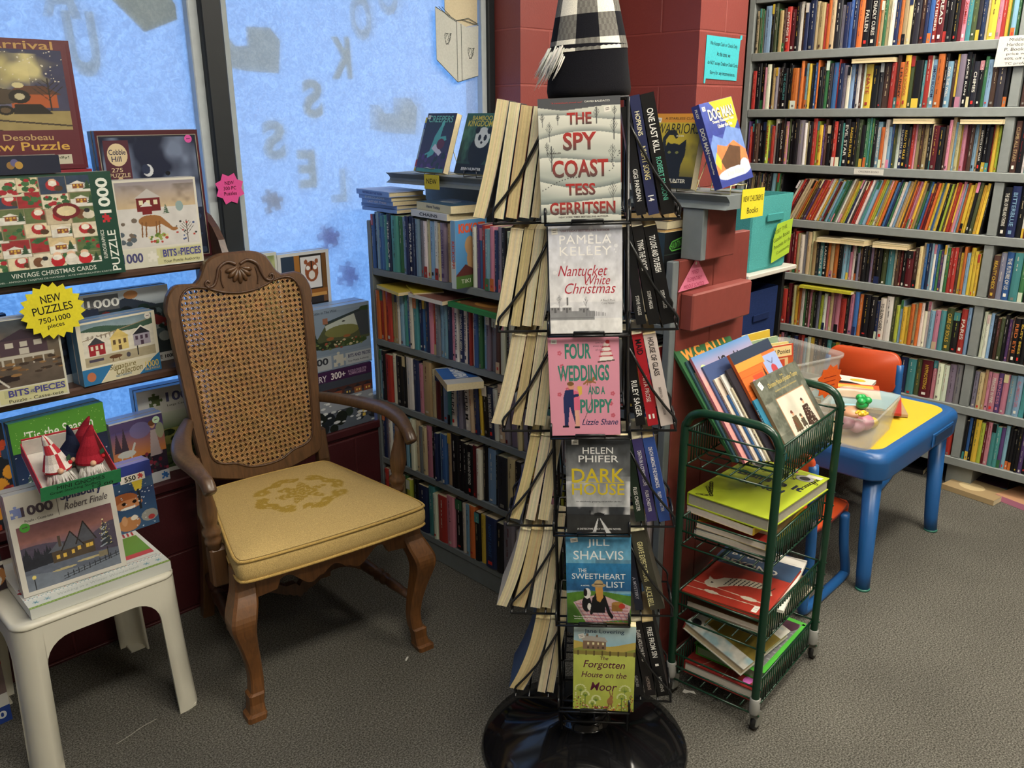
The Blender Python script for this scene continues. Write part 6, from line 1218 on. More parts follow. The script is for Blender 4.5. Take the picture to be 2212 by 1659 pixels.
def cobble(m,F,w,h):
    m.rect(.006,.006,w-.006,h-.012,F,'#8f8676',z=.0002); m.rect(.008,.008,w-.008,h-.014,F,'#15192b',z=.0003); p=Pic(80,100,'#1b2238'); p.cloud(4,'#6f7c96',.45,.75,.9,.4,1,6); p.ell(.45,.73,.055,.05,'#c9cdd2'); p.ell(.43,.74,.045,.04,'#27304a'); p.grad('#23283a','#1a1f33',0,.36); p.bare(.85,.36,.25,'#0e111c',n=7); p.dots(40,['#2c3a52','#39465c','#16203a'],.01,.04,(0,0,1,.36),.7)
    for i in range(4): p.ell(.66+.05*i,.7-.05*i,.028,.018,'#0e111c')
    im(m,F,p,.012,.012,w-.024,h-.03,.0005); m.rect(.018,h*.5,.085,h*.93,F,'#4a1c2c',z=.0008); m.ell(.052,h*.825,.027,.03,F,'#cbb994',z=.001); tx(m,F,'Cobble',.052,h*.845,.045,.014,'#2c2f4c',z=.0013); tx(m,F,'Hill',.048,h*.795,.026,.014,'#2c2f4c',z=.0013); tx(m,F,'275',.046,h*.715,.03,.011,'#cbb994',z=.0013); tx(m,F,'PUZZLE',.052,h*.675,.055,.011,'#cbb994',z=.0013); jigp(m,F,.052,h*.58,.019,'#cbb187',.001); tx(m,F,'LARGE',.052,h*.59,.03,.008,'#4a3020',z=.0013)
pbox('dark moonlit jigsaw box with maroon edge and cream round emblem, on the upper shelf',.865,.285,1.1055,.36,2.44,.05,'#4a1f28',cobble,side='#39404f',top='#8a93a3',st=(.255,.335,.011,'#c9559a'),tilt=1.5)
def bp(m,F,w,h,y,sub,num=None):
    m.rect(0,0,w,y,F,'#c9c8ba',z=.0003); m.rect(w*.42,.004,w-.004,y-.003,F,'#c3c295',z=.0005); m.rect(w*.46,y*.42,w-.006,y*.88,F,'#b2b287',z=.0006); tx(m,F,'BITS',w*.58,y*.65,w*.17,y*.4,'#4b4a86',.03); tx(m,F,'AND',w*.695,y*.62,w*.045,y*.2,'#4b4a86',.02,.3); tx(m,F,'PIECES',w*.845,y*.65,w*.26,y*.4,'#4b4a86',.03); tx(m,F,sub,w*.72,y*.2,w*.46,y*.2,'#45443f',.005); jigp(m,F,w*.36,y*.5,y*.22,'#dbd9cf')
    if num: tx(m,F,num,w*.13,y*.55,w*.24,y*.5,'#4a4a72',.03)
def deer(m,F,w,h):
    m.rect(0,0,w,h,F,'#cfccc0',z=.0002); p=Pic(96,78,'#c9c7c2'); p.grad('#c7b08a','#8f8a92',.55,1); p.cloud(5,'#6d6258',.45,.7,.7,.6,.95,2); p.rect(0,0,1,.6,'#cbc9c6'); p.noise(10,.1,2); p.house(.24,.55,.3,.2,'#6d2a2c','#b9b5b2','#d9d2b0'); p.rect(.3,.5,.42,.62,'#75292c'); p.poly([(.28,.62),(.44,.62),(.36,.7)],'#d3d0ca'); p.ell(.78,.6,.05,.08,'#8aa0a0')
    p.ell(.4,.4,.16,.09,'#94683f'); p.poly([(.48,.44),(.56,.42),(.68,.26),(.64,.24),(.52,.34)],'#94683f'); p.ell(.68,.25,.05,.028,'#94683f'); p.line([(.62,.29),(.58,.36)],.02,'#94683f')
    for x in (.28,.33,.46,.5): p.line([(x,.38),(x-.015,.16)],.018,'#7d5634')
    p.dots(22,['#5f7a3a','#8a9a50','#a8433a','#d0c49a'],.012,.03,(.35,.06,.62,.2)); p.bare(.85,.02,.35,'#4f4640',n=8); p.dots(12,['#a8433a','#4a5a86','#3a3a3a'],.01,.018,(.7,.05,1,.4)); p.tree(.6,.5,.14,'#4d6450',snow='#cbc9c6'); p.dots(10,['#6d6258','#54606a'],.02,.04,(0,.05,.2,.5)); im(m,F,p,.006,h*.235,w-.012,h*.74); bp(m,F,w,h,h*.22,'Your Puzzle Authority','1000')
pbox('white jigsaw box with a deer before a snowy red house, on the upper shelf',.86,.225,1.1055,.235,2.365,.05,'#cfccc0',deer,rz=-2,top='#d6d8d8')
# ---- lower shelf
def dusk(m,F,w,h):
    p=Pic(86,76,'#5b5148'); p.grad('#6d5f4c','#3c4650',.35,1); p.cloud(4,'#86756a',.45,.7,.7,.6,1,2); p.noise(9,.3,3); p.house(.5,.48,.4,.22,'#4a3a44','#3a2f3c','#b9b4a8'); p.rect(.48,.42,.95,.47,'#b3aea2')
    for i in range(6): p.rect(.5+.085*i,.32,.515+.085*i,.44,'#b3aea2')
    p.ell(.15,.45,.2,.12,'#3d2f28',.7); p.poly([(.3,.06),(.62,.1),(.62,.2),(.4,.18)],'#2b2526'); p.line([(.33,.02),(.42,.2),(.52,.02)],.02,'#cbc8be'); p.dots(40,['#8a6a44','#6d533a','#3d332c'],.02,.05,(0,.15,1,.4),.5); im(m,F,p,0,h*.2,w-.005,h*.79); bp(m,F,w,h,h*.2,'Puzzle - Casse-tete')
pbox('jigsaw box with a dusky farmhouse picture at the left of the lower shelf',.39,.275,.8105,.215,2.335,.05,'#c9c8ba',dusk,rz=-2)
pbox('dark blue jigsaw box behind the starburst sign on the lower shelf',.64,.16,.8105,.19,2.425,.045,'#1d2638',lambda m,F,w,h:(im(m,F,Pic(30,30,'#1c2436').noise(7,.5,2).dots(30,['#2c3a52','#121826'],.03,.08,(0,0,1,.6)),0,h*.14,w,h*.86),m.rect(0,0,w,h*.12,F,'#9da3a8',z=.0003)))
def village(m,F,w,h):
    m.rect(0,0,w,h,F,'#cfcab6',z=.0002); p=Pic(96,74,'#cfcabb'); p.grad('#8fa0a8','#6d8490',.75,1); p.hill(lambda u:.86+.05*np.sin(u*7),'#3d5648'); p.hill(lambda u:.76+.07*np.sin(u*4+2),'#cdcabc'); p.line([(0,.62),(.4,.72),(1,.88)],.02,'#8a7d66')
    for i in range(7): p.bare(.08+.06*i,.62,.09,'#7d7468',n=4)
    p.house(.07,.24,.22,.26,'#8f2c33','#3d3f44','#d6cfb8',snow='#d6d3c8'); p.house(.38,.26,.24,.3,'#cdb978','#c6b06a','#5b4a38'); p.house(.7,.28,.24,.27,'#9a95a3','#2a2c33','#4a3a4a',snow='#d6d3c8'); p.rect(0,0,1,.22,'#a39a80'); p.noise(14,.15,4); p.rect(.05,.1,.25,.16,'#4a4452'); p.ell(.42,.13,.09,.045,'#5a3f2c'); p.line([(.38,.1),(.37,.03)],.012,'#5a3f2c'); p.line([(.46,.1),(.47,.03)],.012,'#5a3f2c'); p.line([(.74,.05),(.74,.27)],.012,'#2a2a2a'); p.ell(.6,.11,.03,.06,'#4d4a52'); im(m,F,p,.012,h*.29,w-.022,h*.68)
    m.poly([(0,0),(w*.2,0),(w*.38,h*.26),(0,h*.26)],F,'#2f6d9c','gloss',z=.0006); m.poly([(w*.7,0),(w,0),(w,h*.3),(w*.9,h*.22)],F,'#2f6d9c','gloss',z=.0006); m.poly([(w*.21,0),(w*.69,0),(w*.9,h*.24),(w*.4,h*.26)],F,'#c9c3a6','gloss',z=.0005); tx(m,F,'Signature',w*.5,h*.2,w*.34,.019,'#6d6234',.005,.3); tx(m,F,'Collection',w*.58,h*.125,w*.34,.018,'#6d6234',.005,.3); tx(m,F,'1000',w*.88,h*.13,w*.18,.018,'#cdb45a',.01); tx(m,F,'PIECE PUZZLE',w*.88,h*.05,w*.2,.006,'#cdb45a',.01); tx(m,F,'ROSES AT SNAPDRAGONS',w*.5,h*.055,w*.2,.006,'#3a6a8c'); m.ell(w*.1,h*.13,.012,.013,F,'#b06a4a',z=.0009)
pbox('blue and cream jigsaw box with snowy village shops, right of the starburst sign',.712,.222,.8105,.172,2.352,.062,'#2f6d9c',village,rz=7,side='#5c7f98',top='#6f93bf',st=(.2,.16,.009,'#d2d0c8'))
def retro(m,F,w,h):
    p=Pic(60,60,'#2c3436'); p.grad('#8f9ba5','#b9bfc2',.75,1); p.poly([(.1,.75),(.5,.9),(.9,.72)],'#2b3340'); p.dots(90,['#1a2024','#4d5a5e','#8a8f8c','#6d2a2a','#20302c'],.03,.08,(0,.1,1,.7)); im(m,F,p,0,h*.12,w,h*.87); m.rect(0,0,w,h*.12,F,'#cbcac4',z=.0004); m.rect(.01,h*.78,w*.42,h*.97,F,'#55575a',z=.0006); tx(m,F,'1000',w*.25,h*.87,w*.35,.024,'#dcdcd6',.02); tx(m,F,'THE 1000',w*.85,h*.06,w*.26,.011,'#1c1c1e',.02); m.ell(w*.56,h*.93,.02,.012,F,'#a8764a',z=.0006)
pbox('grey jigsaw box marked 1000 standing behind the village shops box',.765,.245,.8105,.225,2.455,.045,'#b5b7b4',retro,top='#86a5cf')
for i,(x,c,l) in enumerate(((.42,'#3a5f9a','flat blue box lying behind the dusky farmhouse box'),(.66,'#5a6f96','flat slate box lying at the back of the lower shelf'))): pbox(l,x,.17,.8105+(.192 if i else .218)*0,.2+.02*i,2.485,.03,c)
# ---- on the sill
def tis(m,F,w,h):
    p=Pic(70,60,'#22304c'); p.grad('#d0d3d4','#2a3c5c',.0,.5); p.grad('#2a3c5c','#1c2742',.5,1)
    for x,y,s in ((.12,.35,.3),(.16,.1,.35),(.9,.45,.25),(.88,.1,.35),(.3,.5,.25),(.45,.55,.2),(.6,.5,.22)): p.tree(x,y,s,'#3d544c',snow='#b9c2c4')
    p.house(.42,.3,.2,.16,'#8a5a3a','#c9cccf','#e0b24a'); p.ell(.33,.8,.028,.03,'#d8cf8a'); p.dots(50,['#d6dadc'],.004,.008); p.ell(.2,.1,.05,.09,'#a3262c'); im(m,F,p,0,0,w,h*.7); m.rect(0,h*.7,w,h*.995,F,'#4f8c33',z=.0005); rs=random.Random(4)
    for i in range(60): m.ell(rs.uniform(.005,w-.005),rs.uniform(h*.71,h*.98),.0011,.0011,F,'#b9cf8a',z=.0007,k=6)
    tx(m,F,"'Tis the Season",w*.5,h*.84,w*.72,.03,'#e2e6da',.006); m.rect(w*.4,h*.66,w*.62,h*.74,F,'#d8d2c6',z=.0008); tx(m,F,'550',w*.48,h*.7,w*.11,.014,'#b0262c',.03,z=.0011); jigp(m,F,w*.58,h*.7,.006,'#cfa04a',.001)
pbox('green topped jigsaw box reading Tis the Season, standing behind the gnome box',.525,.245,.456,.285,2.395,.06,'#4f8c33',tis,rz=4,side='#3d5a6a',top='#4a8a38',st=(.2,.19,.008,'#d9d9d4'))
def fairy(m,F,w,h):
    p=Pic(64,76,'#4a3f6a'); p.grad('#c07a3a','#4a4478',.35,.85); p.poly([(.03,.5),(.1,.85),(.17,.55),(.24,.92),(.3,.5)],'#3a3040'); p.ell(.55,.8,.2,.14,'#6d6a9a',.7); p.rect(0,0,1,.36,'#2c2430'); p.dots(70,['#5a1f30','#7d3040','#3a3a3a','#8a7a8a'],.015,.04,(0,0,1,.36)); p.poly([(.68,.3),(.9,.3),(.84,.75),(.74,.75)],'#a89a9c'); p.ell(.79,.83,.05,.05,'#b98f76'); p.ell(.78,.87,.065,.05,'#6a4630'); p.ell(.92,.72,.08,.14,'#8f9a7a',.8); p.ell(.25,.45,.17,.06,'#b9bcb9'); p.line([(.36,.48),(.42,.6)],.04,'#b9bcb9'); p.line([(.16,.42),(.14,.3)],.02,'#b9bcb9'); p.line([(.33,.42),(.34,.3)],.02,'#b9bcb9'); im(m,F,p,0,h*.16,w,h*.82); m.rect(0,0,w,h*.15,F,'#b9bcc0',z=.0004); jigp(m,F,w*.9,h*.075,.009,'#3a6aa8')
pbox('jigsaw box with a glowing fairy and white unicorn at dusk, on the sill',.775,.155,.456,.215,2.41,.055,'#b9bcc0',fairy,rz=3,top='#7f98d0',st=(.135,.195,.011,'#bcd9b9'))
def country(m,F,w,h):
    p=Pic(50,56,'#3d4a30'); p.grad('#2c3524','#8a8a4a',.2,.7); p.grad('#5a6a4a','#b9bfae',.7,1); p.dots(30,['#222c1c','#33402a'],.05,.12,(0,0,1,.9),.6); im(m,F,p,0,h*.05,w,h*.66); m.rect(0,h*.71,w,h,F,'#b9b9b2',z=.0004); jigp(m,F,w*.25,h*.86,.016,'#4d5a38'); tx(m,F,'1000',w*.68,h*.88,w*.5,.03,'#4f5070',.03); tx(m,F,'Large Casse-tete',w*.66,h*.78,w*.45,.008,'#55554f')
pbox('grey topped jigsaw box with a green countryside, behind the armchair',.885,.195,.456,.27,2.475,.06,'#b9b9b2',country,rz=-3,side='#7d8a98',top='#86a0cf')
pbox('small red box marked with a green circle between the two Christmas jigsaws',.768,.055,.456,.12,2.36-.0,.04,'#9a2a3a',lambda m,F,w,h:(m.ell(w*.6,h*.5,.02,.025,F,'#1f5a3a',z=.0005),tx(m,F,'10',w*.62,h*.5,.022,.017,'#d0d6cc',.01))) if 0 else None
def motel(m,F,w,h):
    p=Pic(44,60,'#22262c'); p.dots(60,['#2f5a3a','#a8432a','#c98a2f','#2a3f5a','#7d2a2a'],.03,.08); im(m,F,p,0,0,w,h); tx(m,F,'MOTEL',w*.78,h*.72,w*.3,.018,'#d07a2a',.02)
pbox('dark jigsaw box with colourful motel signs at the left end of the sill',.30,.215,.456,.29,2.40,.05,'#2a2e34',motel,rz=2,top='#8a9aa8')
pbox('blue box lying on top of the back of the sill by the countryside jigsaw',.72,.17,.456,.3,2.49,.05,'#4a6aa8',top='#4a78c0',side='#7d4a3a') if 0 else None
# right of the armchair
def house3(m,F,w,h):
    m.rect(0,0,w,h,F,'#78889a',z=.0002); p=Pic(80,66,'#78889a'); p.poly([(.1,.3),(.3,.72),(.95,.95),(1,.25),(.6,.12),(.2,.12)],'#4a5038'); p.poly([(.28,.68),(.9,.92),(.8,.55),(.3,.5)],'#a8b0a8'); p.cloud(5,'#5a6238',.4,.7,.8,.3,.65,2) if 0 else p.ell(.55,.5,.28,.14,'#6d6f42'); p.poly([(.75,.9),(1,.98),(1,.3),(.85,.3)],'#3a4248'); p.poly([(.25,.75),(.98,.99),(.98,.93),(.28,.7)],'#2f3a3c'); p.rect(.25,.72,.33,.86,'#8a5f4c'); p.tree(.1,.2,.4,'#26352a',w=.25); p.ell(.3,.22,.25,.09,'#2c3526'); p.ell(.7,.2,.25,.09,'#3a4a2c'); p.ell(.35,.36,.06,.04,'#8a5a38'); p.ell(.62,.36,.06,.035,'#8a5a38'); p.dots(40,['#6d7a4a','#4a5a3a','#b9ae8a','#8a4a3a'],.012,.03,(.1,.1,.9,.3)); p.ell(.58,.72,.03,.015,'#1c1c1c'); p.ell(.95,.95,.1,.06,'#33452e'); im(m,F,p,.008,h*.26,w-.012,h*.68,.0004)
    tx(m,F,'Cabin in The Wild',w*.3,h*.94,w*.36,.009,'#46505c'); m.rect(.006,.004,w*.36,h*.235,F,'#a3a9ae',z=.0004); tx(m,F,'300',w*.18,h*.16,w*.26,.024,'#33373f',.03); jigp(m,F,w*.47,h*.13,.02,'#b9b9ae'); m.rect(w*.58,.006,w,h*.22,F,'#a3a9ae',z=.0004); tx(m,F,'BITS AND PIECES',w*.8,h*.165,w*.36,.012,'#3a3c5c',.02); tx(m,F,'Your Puzzle Authority',w*.78,h*.075,w*.34,.008,'#45474c')
def gall(m,F,w,h):
    p=Pic(80,84,'#3a3f4a'); p.rect(0,.72,1,.86,'#4a2f2c'); p.rect(0,.4,1,.66,'#8a909a')
    for i in range(7): p.rect(.03+.14*i,.66,.14+.14*i,.78,['#7d4434','#3c3a42','#8a5638'][i%3]); p.poly([(.02+.14*i,.78),(.15+.14*i,.78),(.085+.14*i,.84)],'#2c2a30'); p.rect(.06+.14*i,.7,.08+.14*i,.74,'#d6b95a'); p.rect(.1+.14*i,.7,.115+.14*i,.74,'#d6b95a')
    p.dots(30,['#cfd2d4','#b9bfc4'],.015,.04,(0,.35,1,.62),.7); p.rect(0,0,1,.35,'#565e6a'); p.dots(16,['#1e2420','#20262c','#2a332c'],.04,.09,(0,.05,1,.45),1.4); p.house(.75,.15,.2,.16,'#3c4048','#262a30','#d0b04a'); p.dots(18,['#c9cdd2'],.02,.05,(0,0,1,.3),.6); im(m,F,p,0,0,w,h*.83); m.rect(0,h*.83,w,h,F,'#3a1e44',z=.0005); tx(m,F,'GALLERY',w*.18,h*.9,w*.36,.022,'#d6d0d6'); tx(m,F,'300+',w*.52,h*.91,w*.2,.024,'#d9d4d4',.02); tx(m,F,'PUZZLE-CASSE-TETE',w*.79,h*.93,w*.26,.008,'#b59ab9'); tx(m,F,'ROMPECABEZAS',w*.79,h*.885,w*.24,.008,'#b59ab9')
pbox('purple topped jigsaw box with a snowy evening town, lowest right of the armchair',1.385,.29,.456,.218,2.405,.09,'#3a1e44',gall)
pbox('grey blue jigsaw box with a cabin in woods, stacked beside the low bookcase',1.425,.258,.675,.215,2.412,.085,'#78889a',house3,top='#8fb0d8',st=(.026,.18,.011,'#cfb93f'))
def tiger(m,F,w,h):
    m.rect(0,0,w,h,F,'#c6c8c8',z=.0002); p=Pic(54,66,'#2a2624'); p.rect(0,.7,.4,1,'#2f3d50'); p.rect(.28,0,.4,1,'#9a6a34'); p.rect(.9,0,1,1,'#6a4a2a'); p.rect(.42,.45,.88,.96,'#cfcfd0'); p.ell(.66,.72,.15,.17,'#8a4f34'); p.ell(.58,.78,.045,.035,'#e0e0dc'); p.ell(.74,.78,.045,.035,'#e0e0dc'); p.ell(.66,.66,.07,.07,'#d0ccc6'); p.ell(.54,.88,.04,.04,'#8a4f34'); p.ell(.78,.88,.04,.04,'#8a4f34'); p.line([(.66,.88),(.66,.76)],.03,'#2a2220'); p.rect(.4,.36,1,.42,'#8a5a2c'); p.rect(.42,.3,.98,.36,'#b98a4a'); p.ell(.36,.45,.14,.18,'#4a1f1c'); p.rect(0,0,1,.2,'#241f1d'); im(m,F,p,.012,h*.16,w-.024,h*.8); tx(m,F,'300',w*.66,h*.08,w*.3,.02,'#3a3c40',.01); jigp(m,F,w*.9,h*.085,.008,'#2a2c30')
pbox('white jigsaw box with a tiger portrait on an easel, behind the armchair',1.40,.195,.79,.28,2.51,.05,'#c6c8c8',tiger,top='#a8c4e8',tilt=0) if 0 else pbox('white jigsaw box with a tiger portrait on an easel, behind the armchair',1.40,.195,.8115,.258,2.506,.05,'#c6c8c8',tiger,top='#a8c4e8')
pbox('plain box carrying the tiger portrait jigsaw at the back of the sill',1.39,.21,.456,.355,2.504,.06,'#8a95a0')
def critter(m,F,w,h): p=Pic(40,40,'#7d8a5a'); p.cloud(6,'#b9bf8a',.4,.7,.8); p.ell(.35,.55,.28,.3,'#8a7a6a'); p.ell(.3,.62,.08,.07,'#d0c4b0'); p.ell(.42,.42,.12,.07,'#a84a4a'); m.rect(0,0,w,h,F,'#bfc4bd',z=.0002); im(m,F,p,.008,.01,w-.016,h-.02)
pbox('jigsaw box with a furry animal in green woods, peeping over the armchair crest',1.26,.135,.8115,.27,2.5,.045,'#bfc4bd',critter,top='#a8c4e8')
pbox('plain box under the furry animal jigsaw behind the armchair',1.25,.135,.456,.355,2.5,.06,'#7d8a95')
# ---- white plastic stool
ST=thing('plastic_stool','white moulded plastic stool carrying jigsaw boxes, front left','stool',T(.552,2.157,0)); SW='#cfccbc'
def stool_side(off):
    cols=[]; W=.38; r_=.04; legw=.058; H=.4; seg=[]
    L_=W-2*r_; pts=[]
    for k in range(4):
        c,s=[(1,0),(0,1),(-1,0),(0,-1)][k]
        def P(u): # along the side, -L/2..L/2 plus offset W/2 outwards
            return (c*u+s*(W/2-off), s*u-c*(W/2-off))
        S=[-L_/2,-W/2+legw-.0005,-W/2+legw]+[-W/2+legw+.06*(1-math.cos(R(a))) for a in (15,30,45,60,75,90)]
        for u in S: 
            d=u+W/2; zb=0 if d<legw-.0002 else (.285+.06*math.sin(math.acos(max(-1,min(1,1-(d-legw)/.06)))) if d<legw+.06 else .345); pts.append((P(u),zb))
        for u in [0]: pts.append((P(u),.345))
        for u in S[::-1]:
            u=-u; d=W/2-u; zb=0 if d<legw-.0002 else (.285+.06*math.sin(math.acos(max(-1,min(1,1-(d-legw)/.06)))) if d<legw+.06 else .345); pts.append((P(u),zb))
        for a in (20,45,70):   # round the corner
            cx,cy=c*L_/2+s*L_/2, s*L_/2-c*L_/2; a0=math.atan2(-c,s); ang=a0+R(a); pts.append(((cx+(r_-off)*math.cos(ang),cy+(r_-off)*math.sin(ang)),0))
    return pts
m=MB(); rings=[]
for off,fl in ((0,1),(.005,-1)):
    pts=stool_side(off); n=len(pts); nz=10; V=[]
    for (x,y),zb in pts:
        for j in range(nz+1):
            z=zb+(.39-zb)*j/nz; k=1+.075*(1-z/.4)**1.6; V.append((x*k,y*k,z))
    F=[]
    for i in range(n):
        for j in range(nz):
            q=(i*(nz+1)+j,((i+1)%n)*(nz+1)+j,((i+1)%n)*(nz+1)+j+1,i*(nz+1)+j+1); F.append(q if fl>0 else tuple(reversed(q)))
    m.raw(V,F,'plastic',SW,smooth=True); rings.append(len(V))
n=len(pts); nz1=11; off0=rings[0]
F=[(off0+i*nz1,off0+((i+1)%n)*nz1,((i+1)%n)*nz1,i*nz1) for i in range(n)]
lastV=np.concatenate([c[0] for c in m.ch]); m.raw(lastV,F,'plastic',SW)
obj('leg_frame',m,ST,I4)
m=MB(); m.loft([[(x*k,y*k,z) for x,y in rrect(.38,.38,.04)] for k,z in ((1.004,.3875),(1.002,.393),(.985,.4),(.96,.401),(.86,.401),(.85,.3985),(.2,.3985))],'plastic',SW); obj('top',m,ST,I4)
for sx in(-1,1):
    for sy in(-1,1):
        m=MB(); m.prism([(0,0),(.04,0),(.045,.012),(.04,.03),(.012,.045),(0,.04)],.0,.006,'plastic',SW,T(sx*.158,sy*.158,0)@RZ({(1,1):0,(-1,1):90,(-1,-1):180,(1,-1):270}[sx,sy])); obj('foot',m,ST,I4)
# ---- on the stool
def winter(m,Z,w,h):
    m.rect(0,0,w,h,Z,'#c9cdc8',z=.0002); m.rect(0,0,w,.009,Z,'#7d9a4a',z=.0004); m.rect(0,.045,w,.05,Z,'#5f8fa0',z=.0004)
    for i in range(34): m.ell(w*(i+.5)/34,.046,.0045,.004,Z,'#d6d8d4',z=.0006,k=10); m.ell(w*(i+.5)/34,.053,.0016,.0016,Z,'#9a3038' if i%3==0 else '#3f7a8c',z=.0007,k=8)
    for i in range(40): m.ell(w*(i+.5)/40,.0045,.0016,.0012,Z,'#c3d09a',z=.0006,k=6)
    m.text('Walking in a Winter Wonderland',Z@T(w*.5,.026,0),w=w*.58,h=.015,col='#9aa39f',shear=.3,z=.0006); m.line([(.01,.062),(w-.01,.062)],.001,Z,'#8a2f38',z=.0005); m.text("Merry Christmas & Happy New Year",Z@T(w*.45,.07,0),w=w*.5,h=.008,col='#8f8f86',shear=.3,z=.0006)
    for x in (.02,.045,w-.05,w-.02):
        for k in range(3): a=k*math.pi/3; m.line([(x+.008*math.cos(a),.026+.008*math.sin(a)),(x-.008*math.cos(a),.026-.008*math.sin(a))],.0018,Z,'#6fa3b5',z=.0007)
    m.rect(w*.72,.085,w*.97,h*.75,Z,'#5f8a3a',z=.0004); m.rect(w*.72,.078,w*.97,.1,Z,'#b5474f',z=.0005)
    for i in range(7): m.poly([(w*.74+.011*i,h*.76),(w*.755+.011*i,h*.76),(w*.765+.011*i,h*.84),(w*.75+.011*i,h*.84)],Z,'#a3363e',z=.0006)
    rs=random.Random(3)
    for i in range(30): m.ell(rs.uniform(.0,.05),rs.uniform(.065,.11),.004,.004,Z,rs.choice(['#a8333b','#c9c6bd','#8a2a33']),z=.0006+.0001*(i%5),k=8)
m=MB(); w_,h_=.325,.27; m.box((0,0,0),(w_,h_,.026),'gloss','#c3c6c0'); winter(m,T(0,0,.026),w_,h_)
WM=T(.408,1.985,.4016)@RZ(-1); o=obj('puzzle_box',m,None,WM); tag(o,'flat white jigsaw box lettered Walking in a Winter Wonderland, lying on the stool','jigsaw puzzle',PB)
def bakery(m,F,w,h):
    m.rect(0,0,w,h,F,'#c4c1b8',z=.0002); p=Pic(104,88,'#5a4a58'); p.grad('#8a5f5a','#6d4a52',.75,1); p.grad('#5b5468','#8a5f5a',.55,.75); p.hill(lambda u:.62+.06*np.sin(u*5+1)+.14*np.exp(-((u-.95)/.2)**2),'#4a4454'); 
    for i in range(13): p.tree(.02+.03*i,.28+.02*math.sin(i*2),.3+.05*math.sin(i*1.7),'#2a2c34',w=.22)
    p.hill(lambda u:.3+.04*np.sin(u*3+.5),'#5b6270'); p.rect(.3,.32,.75,.52,'#4a4036'); p.poly([(.27,.5),(.4,.66),(.46,.5)],'#565a64'); p.poly([(.4,.48),(.52,.74),(.64,.48)],'#4d5058'); p.poly([(.56,.52),(.67,.84),(.78,.52)],'#4a4c54'); p.rect(.38,.55,.41,.72,'#4a4038'); p.line([(.52,.74),(.64,.48)],.014,'#2c2624'); p.line([(.67,.84),(.78,.52)],.014,'#2c2624'); p.line([(.52,.74),(.4,.48)],.014,'#2c2624'); p.line([(.67,.84),(.56,.52)],.014,'#2c2624')
    for x,y in ((.34,.37),(.41,.37),(.5,.39),(.57,.42),(.66,.42),(.7,.42)): p.rect(x,y,x+.035,y+.06,'#c9a54a')
    p.tree(.88,.35,.4,'#33383f',w=.2,snow='#8a93a0'); p.dots(40,['#d9cf8a'],.003,.006,(.82,.36,.94,.72)); p.ell(.88,.78,.008,.012,'#e8e2b0'); p.hill(lambda u:.2+.06*np.sin(u*4+2),'#6d7582'); p.ell(.4,.2,.13,.018,'#b9ab7a',.8); p.ell(.68,.24,.14,.018,'#b9ab7a',.8); p.rect(.78,.2,.88,.29,'#7d7460'); p.line([(.88,.15),(.88,.33)],.014,'#2c2a2a')
    for i in range(10): p.line([(.42+.06*i,.04+.012*i),(.42+.06*i,.12+.012*i)],.01,'#33363c')
    p.line([(.38,.08),(1,.2)],.01,'#33363c'); p.line([(.38,.04),(1,.16)],.01,'#33363c'); p.line([(.08,.0),(.08,.18)],.012,'#26282c'); p.ell(.08,.2,.022,.03,'#d0c070'); p.noise(20,.14,4); im(m,F,p,.012,h*.04,w-.024,h*.64)
    tx(m,F,'1000',w*.27,h*.82,w*.29,.024,'#453a46',.04); m.line([(w*.455,h*.7),(w*.455,h*.9)],.0012,F,'#55504f',z=.0006); tx(m,F,'Spilsbury',w*.69,h*.86,w*.4,.026,'#2c2f55',.03); tx(m,F,'Robert Finale',w*.72,h*.765,w*.42,.017,'#4a4248',.006,.35); tx(m,F,'Puzzle - Casse-tete',w*.27,h*.725,w*.26,.0065,'#55504f'); jigp(m,F,w*.08,h*.82,.0115,'#7683b5')
pbox('white topped jigsaw box with a snowy timbered bakery at dusk, standing on the stool',.414,.232,.4295,.252,2.045,.06,'#c4c1b8',bakery,rz=-3,tilt=4,side='#b5b2aa',st=(.03,.168,.011,'#4f9a3f'))
def farm(m,F,w,h):
    p=Pic(60,64,'#2f4a6a'); p.grad('#3d5a78','#24365a',.0,.8); p.ell(.2,.62,.16,.14,'#202226'); p.ell(.16,.7,.12,.1,'#26282c'); p.ell(.26,.55,.08,.04,'#a03a3a'); p.ell(.55,.66,.2,.13,'#9a5a34'); p.ell(.62,.55,.19,.1,'#b57a52'); p.ell(.55,.58,.03,.035,'#1c1614'); p.ell(.7,.58,.03,.035,'#1c1614'); p.ell(.6,.48,.11,.025,'#d8d4cc'); p.ell(.3,.3,.14,.15,'#1f2022'); p.ell(.3,.27,.06,.13,'#d0ccc4'); p.ell(.3,.2,.04,.03,'#1c1a1a'); p.ell(.27,.08,.05,.06,'#b8505a'); p.ell(.58,.16,.16,.14,'#a8754a'); p.ell(.52,.24,.04,.1,'#b98a62'); p.ell(.66,.26,.05,.05,'#d0c8ba'); p.ell(.88,.22,.12,.12,'#8a8a84'); p.ell(.9,.17,.05,.05,'#a03a3a'); p.poly([(.7,.98),(.86,.98),(.82,.78),(.73,.78)],'#cfb93f'); p.rect(.76,.4,.79,.8,'#26282c'); p.dots(50,['#c3cdd6'],.006,.012); im(m,F,p,0,0,w,h*.76); m.rect(0,h*.76,w,h,F,'#26357a',z=.0005); tx(m,F,'Selfies',w*.28,h*.86,w*.5,.032,'#141b3c',.04); m.rect(w*.55,h*.74,w*.9,h*.85,F,'#d6d0c4',z=.0008); tx(m,F,'550',w*.69,h*.795,w*.16,.014,'#232323',.03,z=.0011); jigp(m,F,w*.83,h*.795,.006,'#b83a3a',.001)
pbox('blue jigsaw box with laughing farm animals, standing at the back of the stool',.615,.19,.4285,.185,2.205,.05,'#26357a',farm,rz=2,top='#8a86c0',tilt=3)
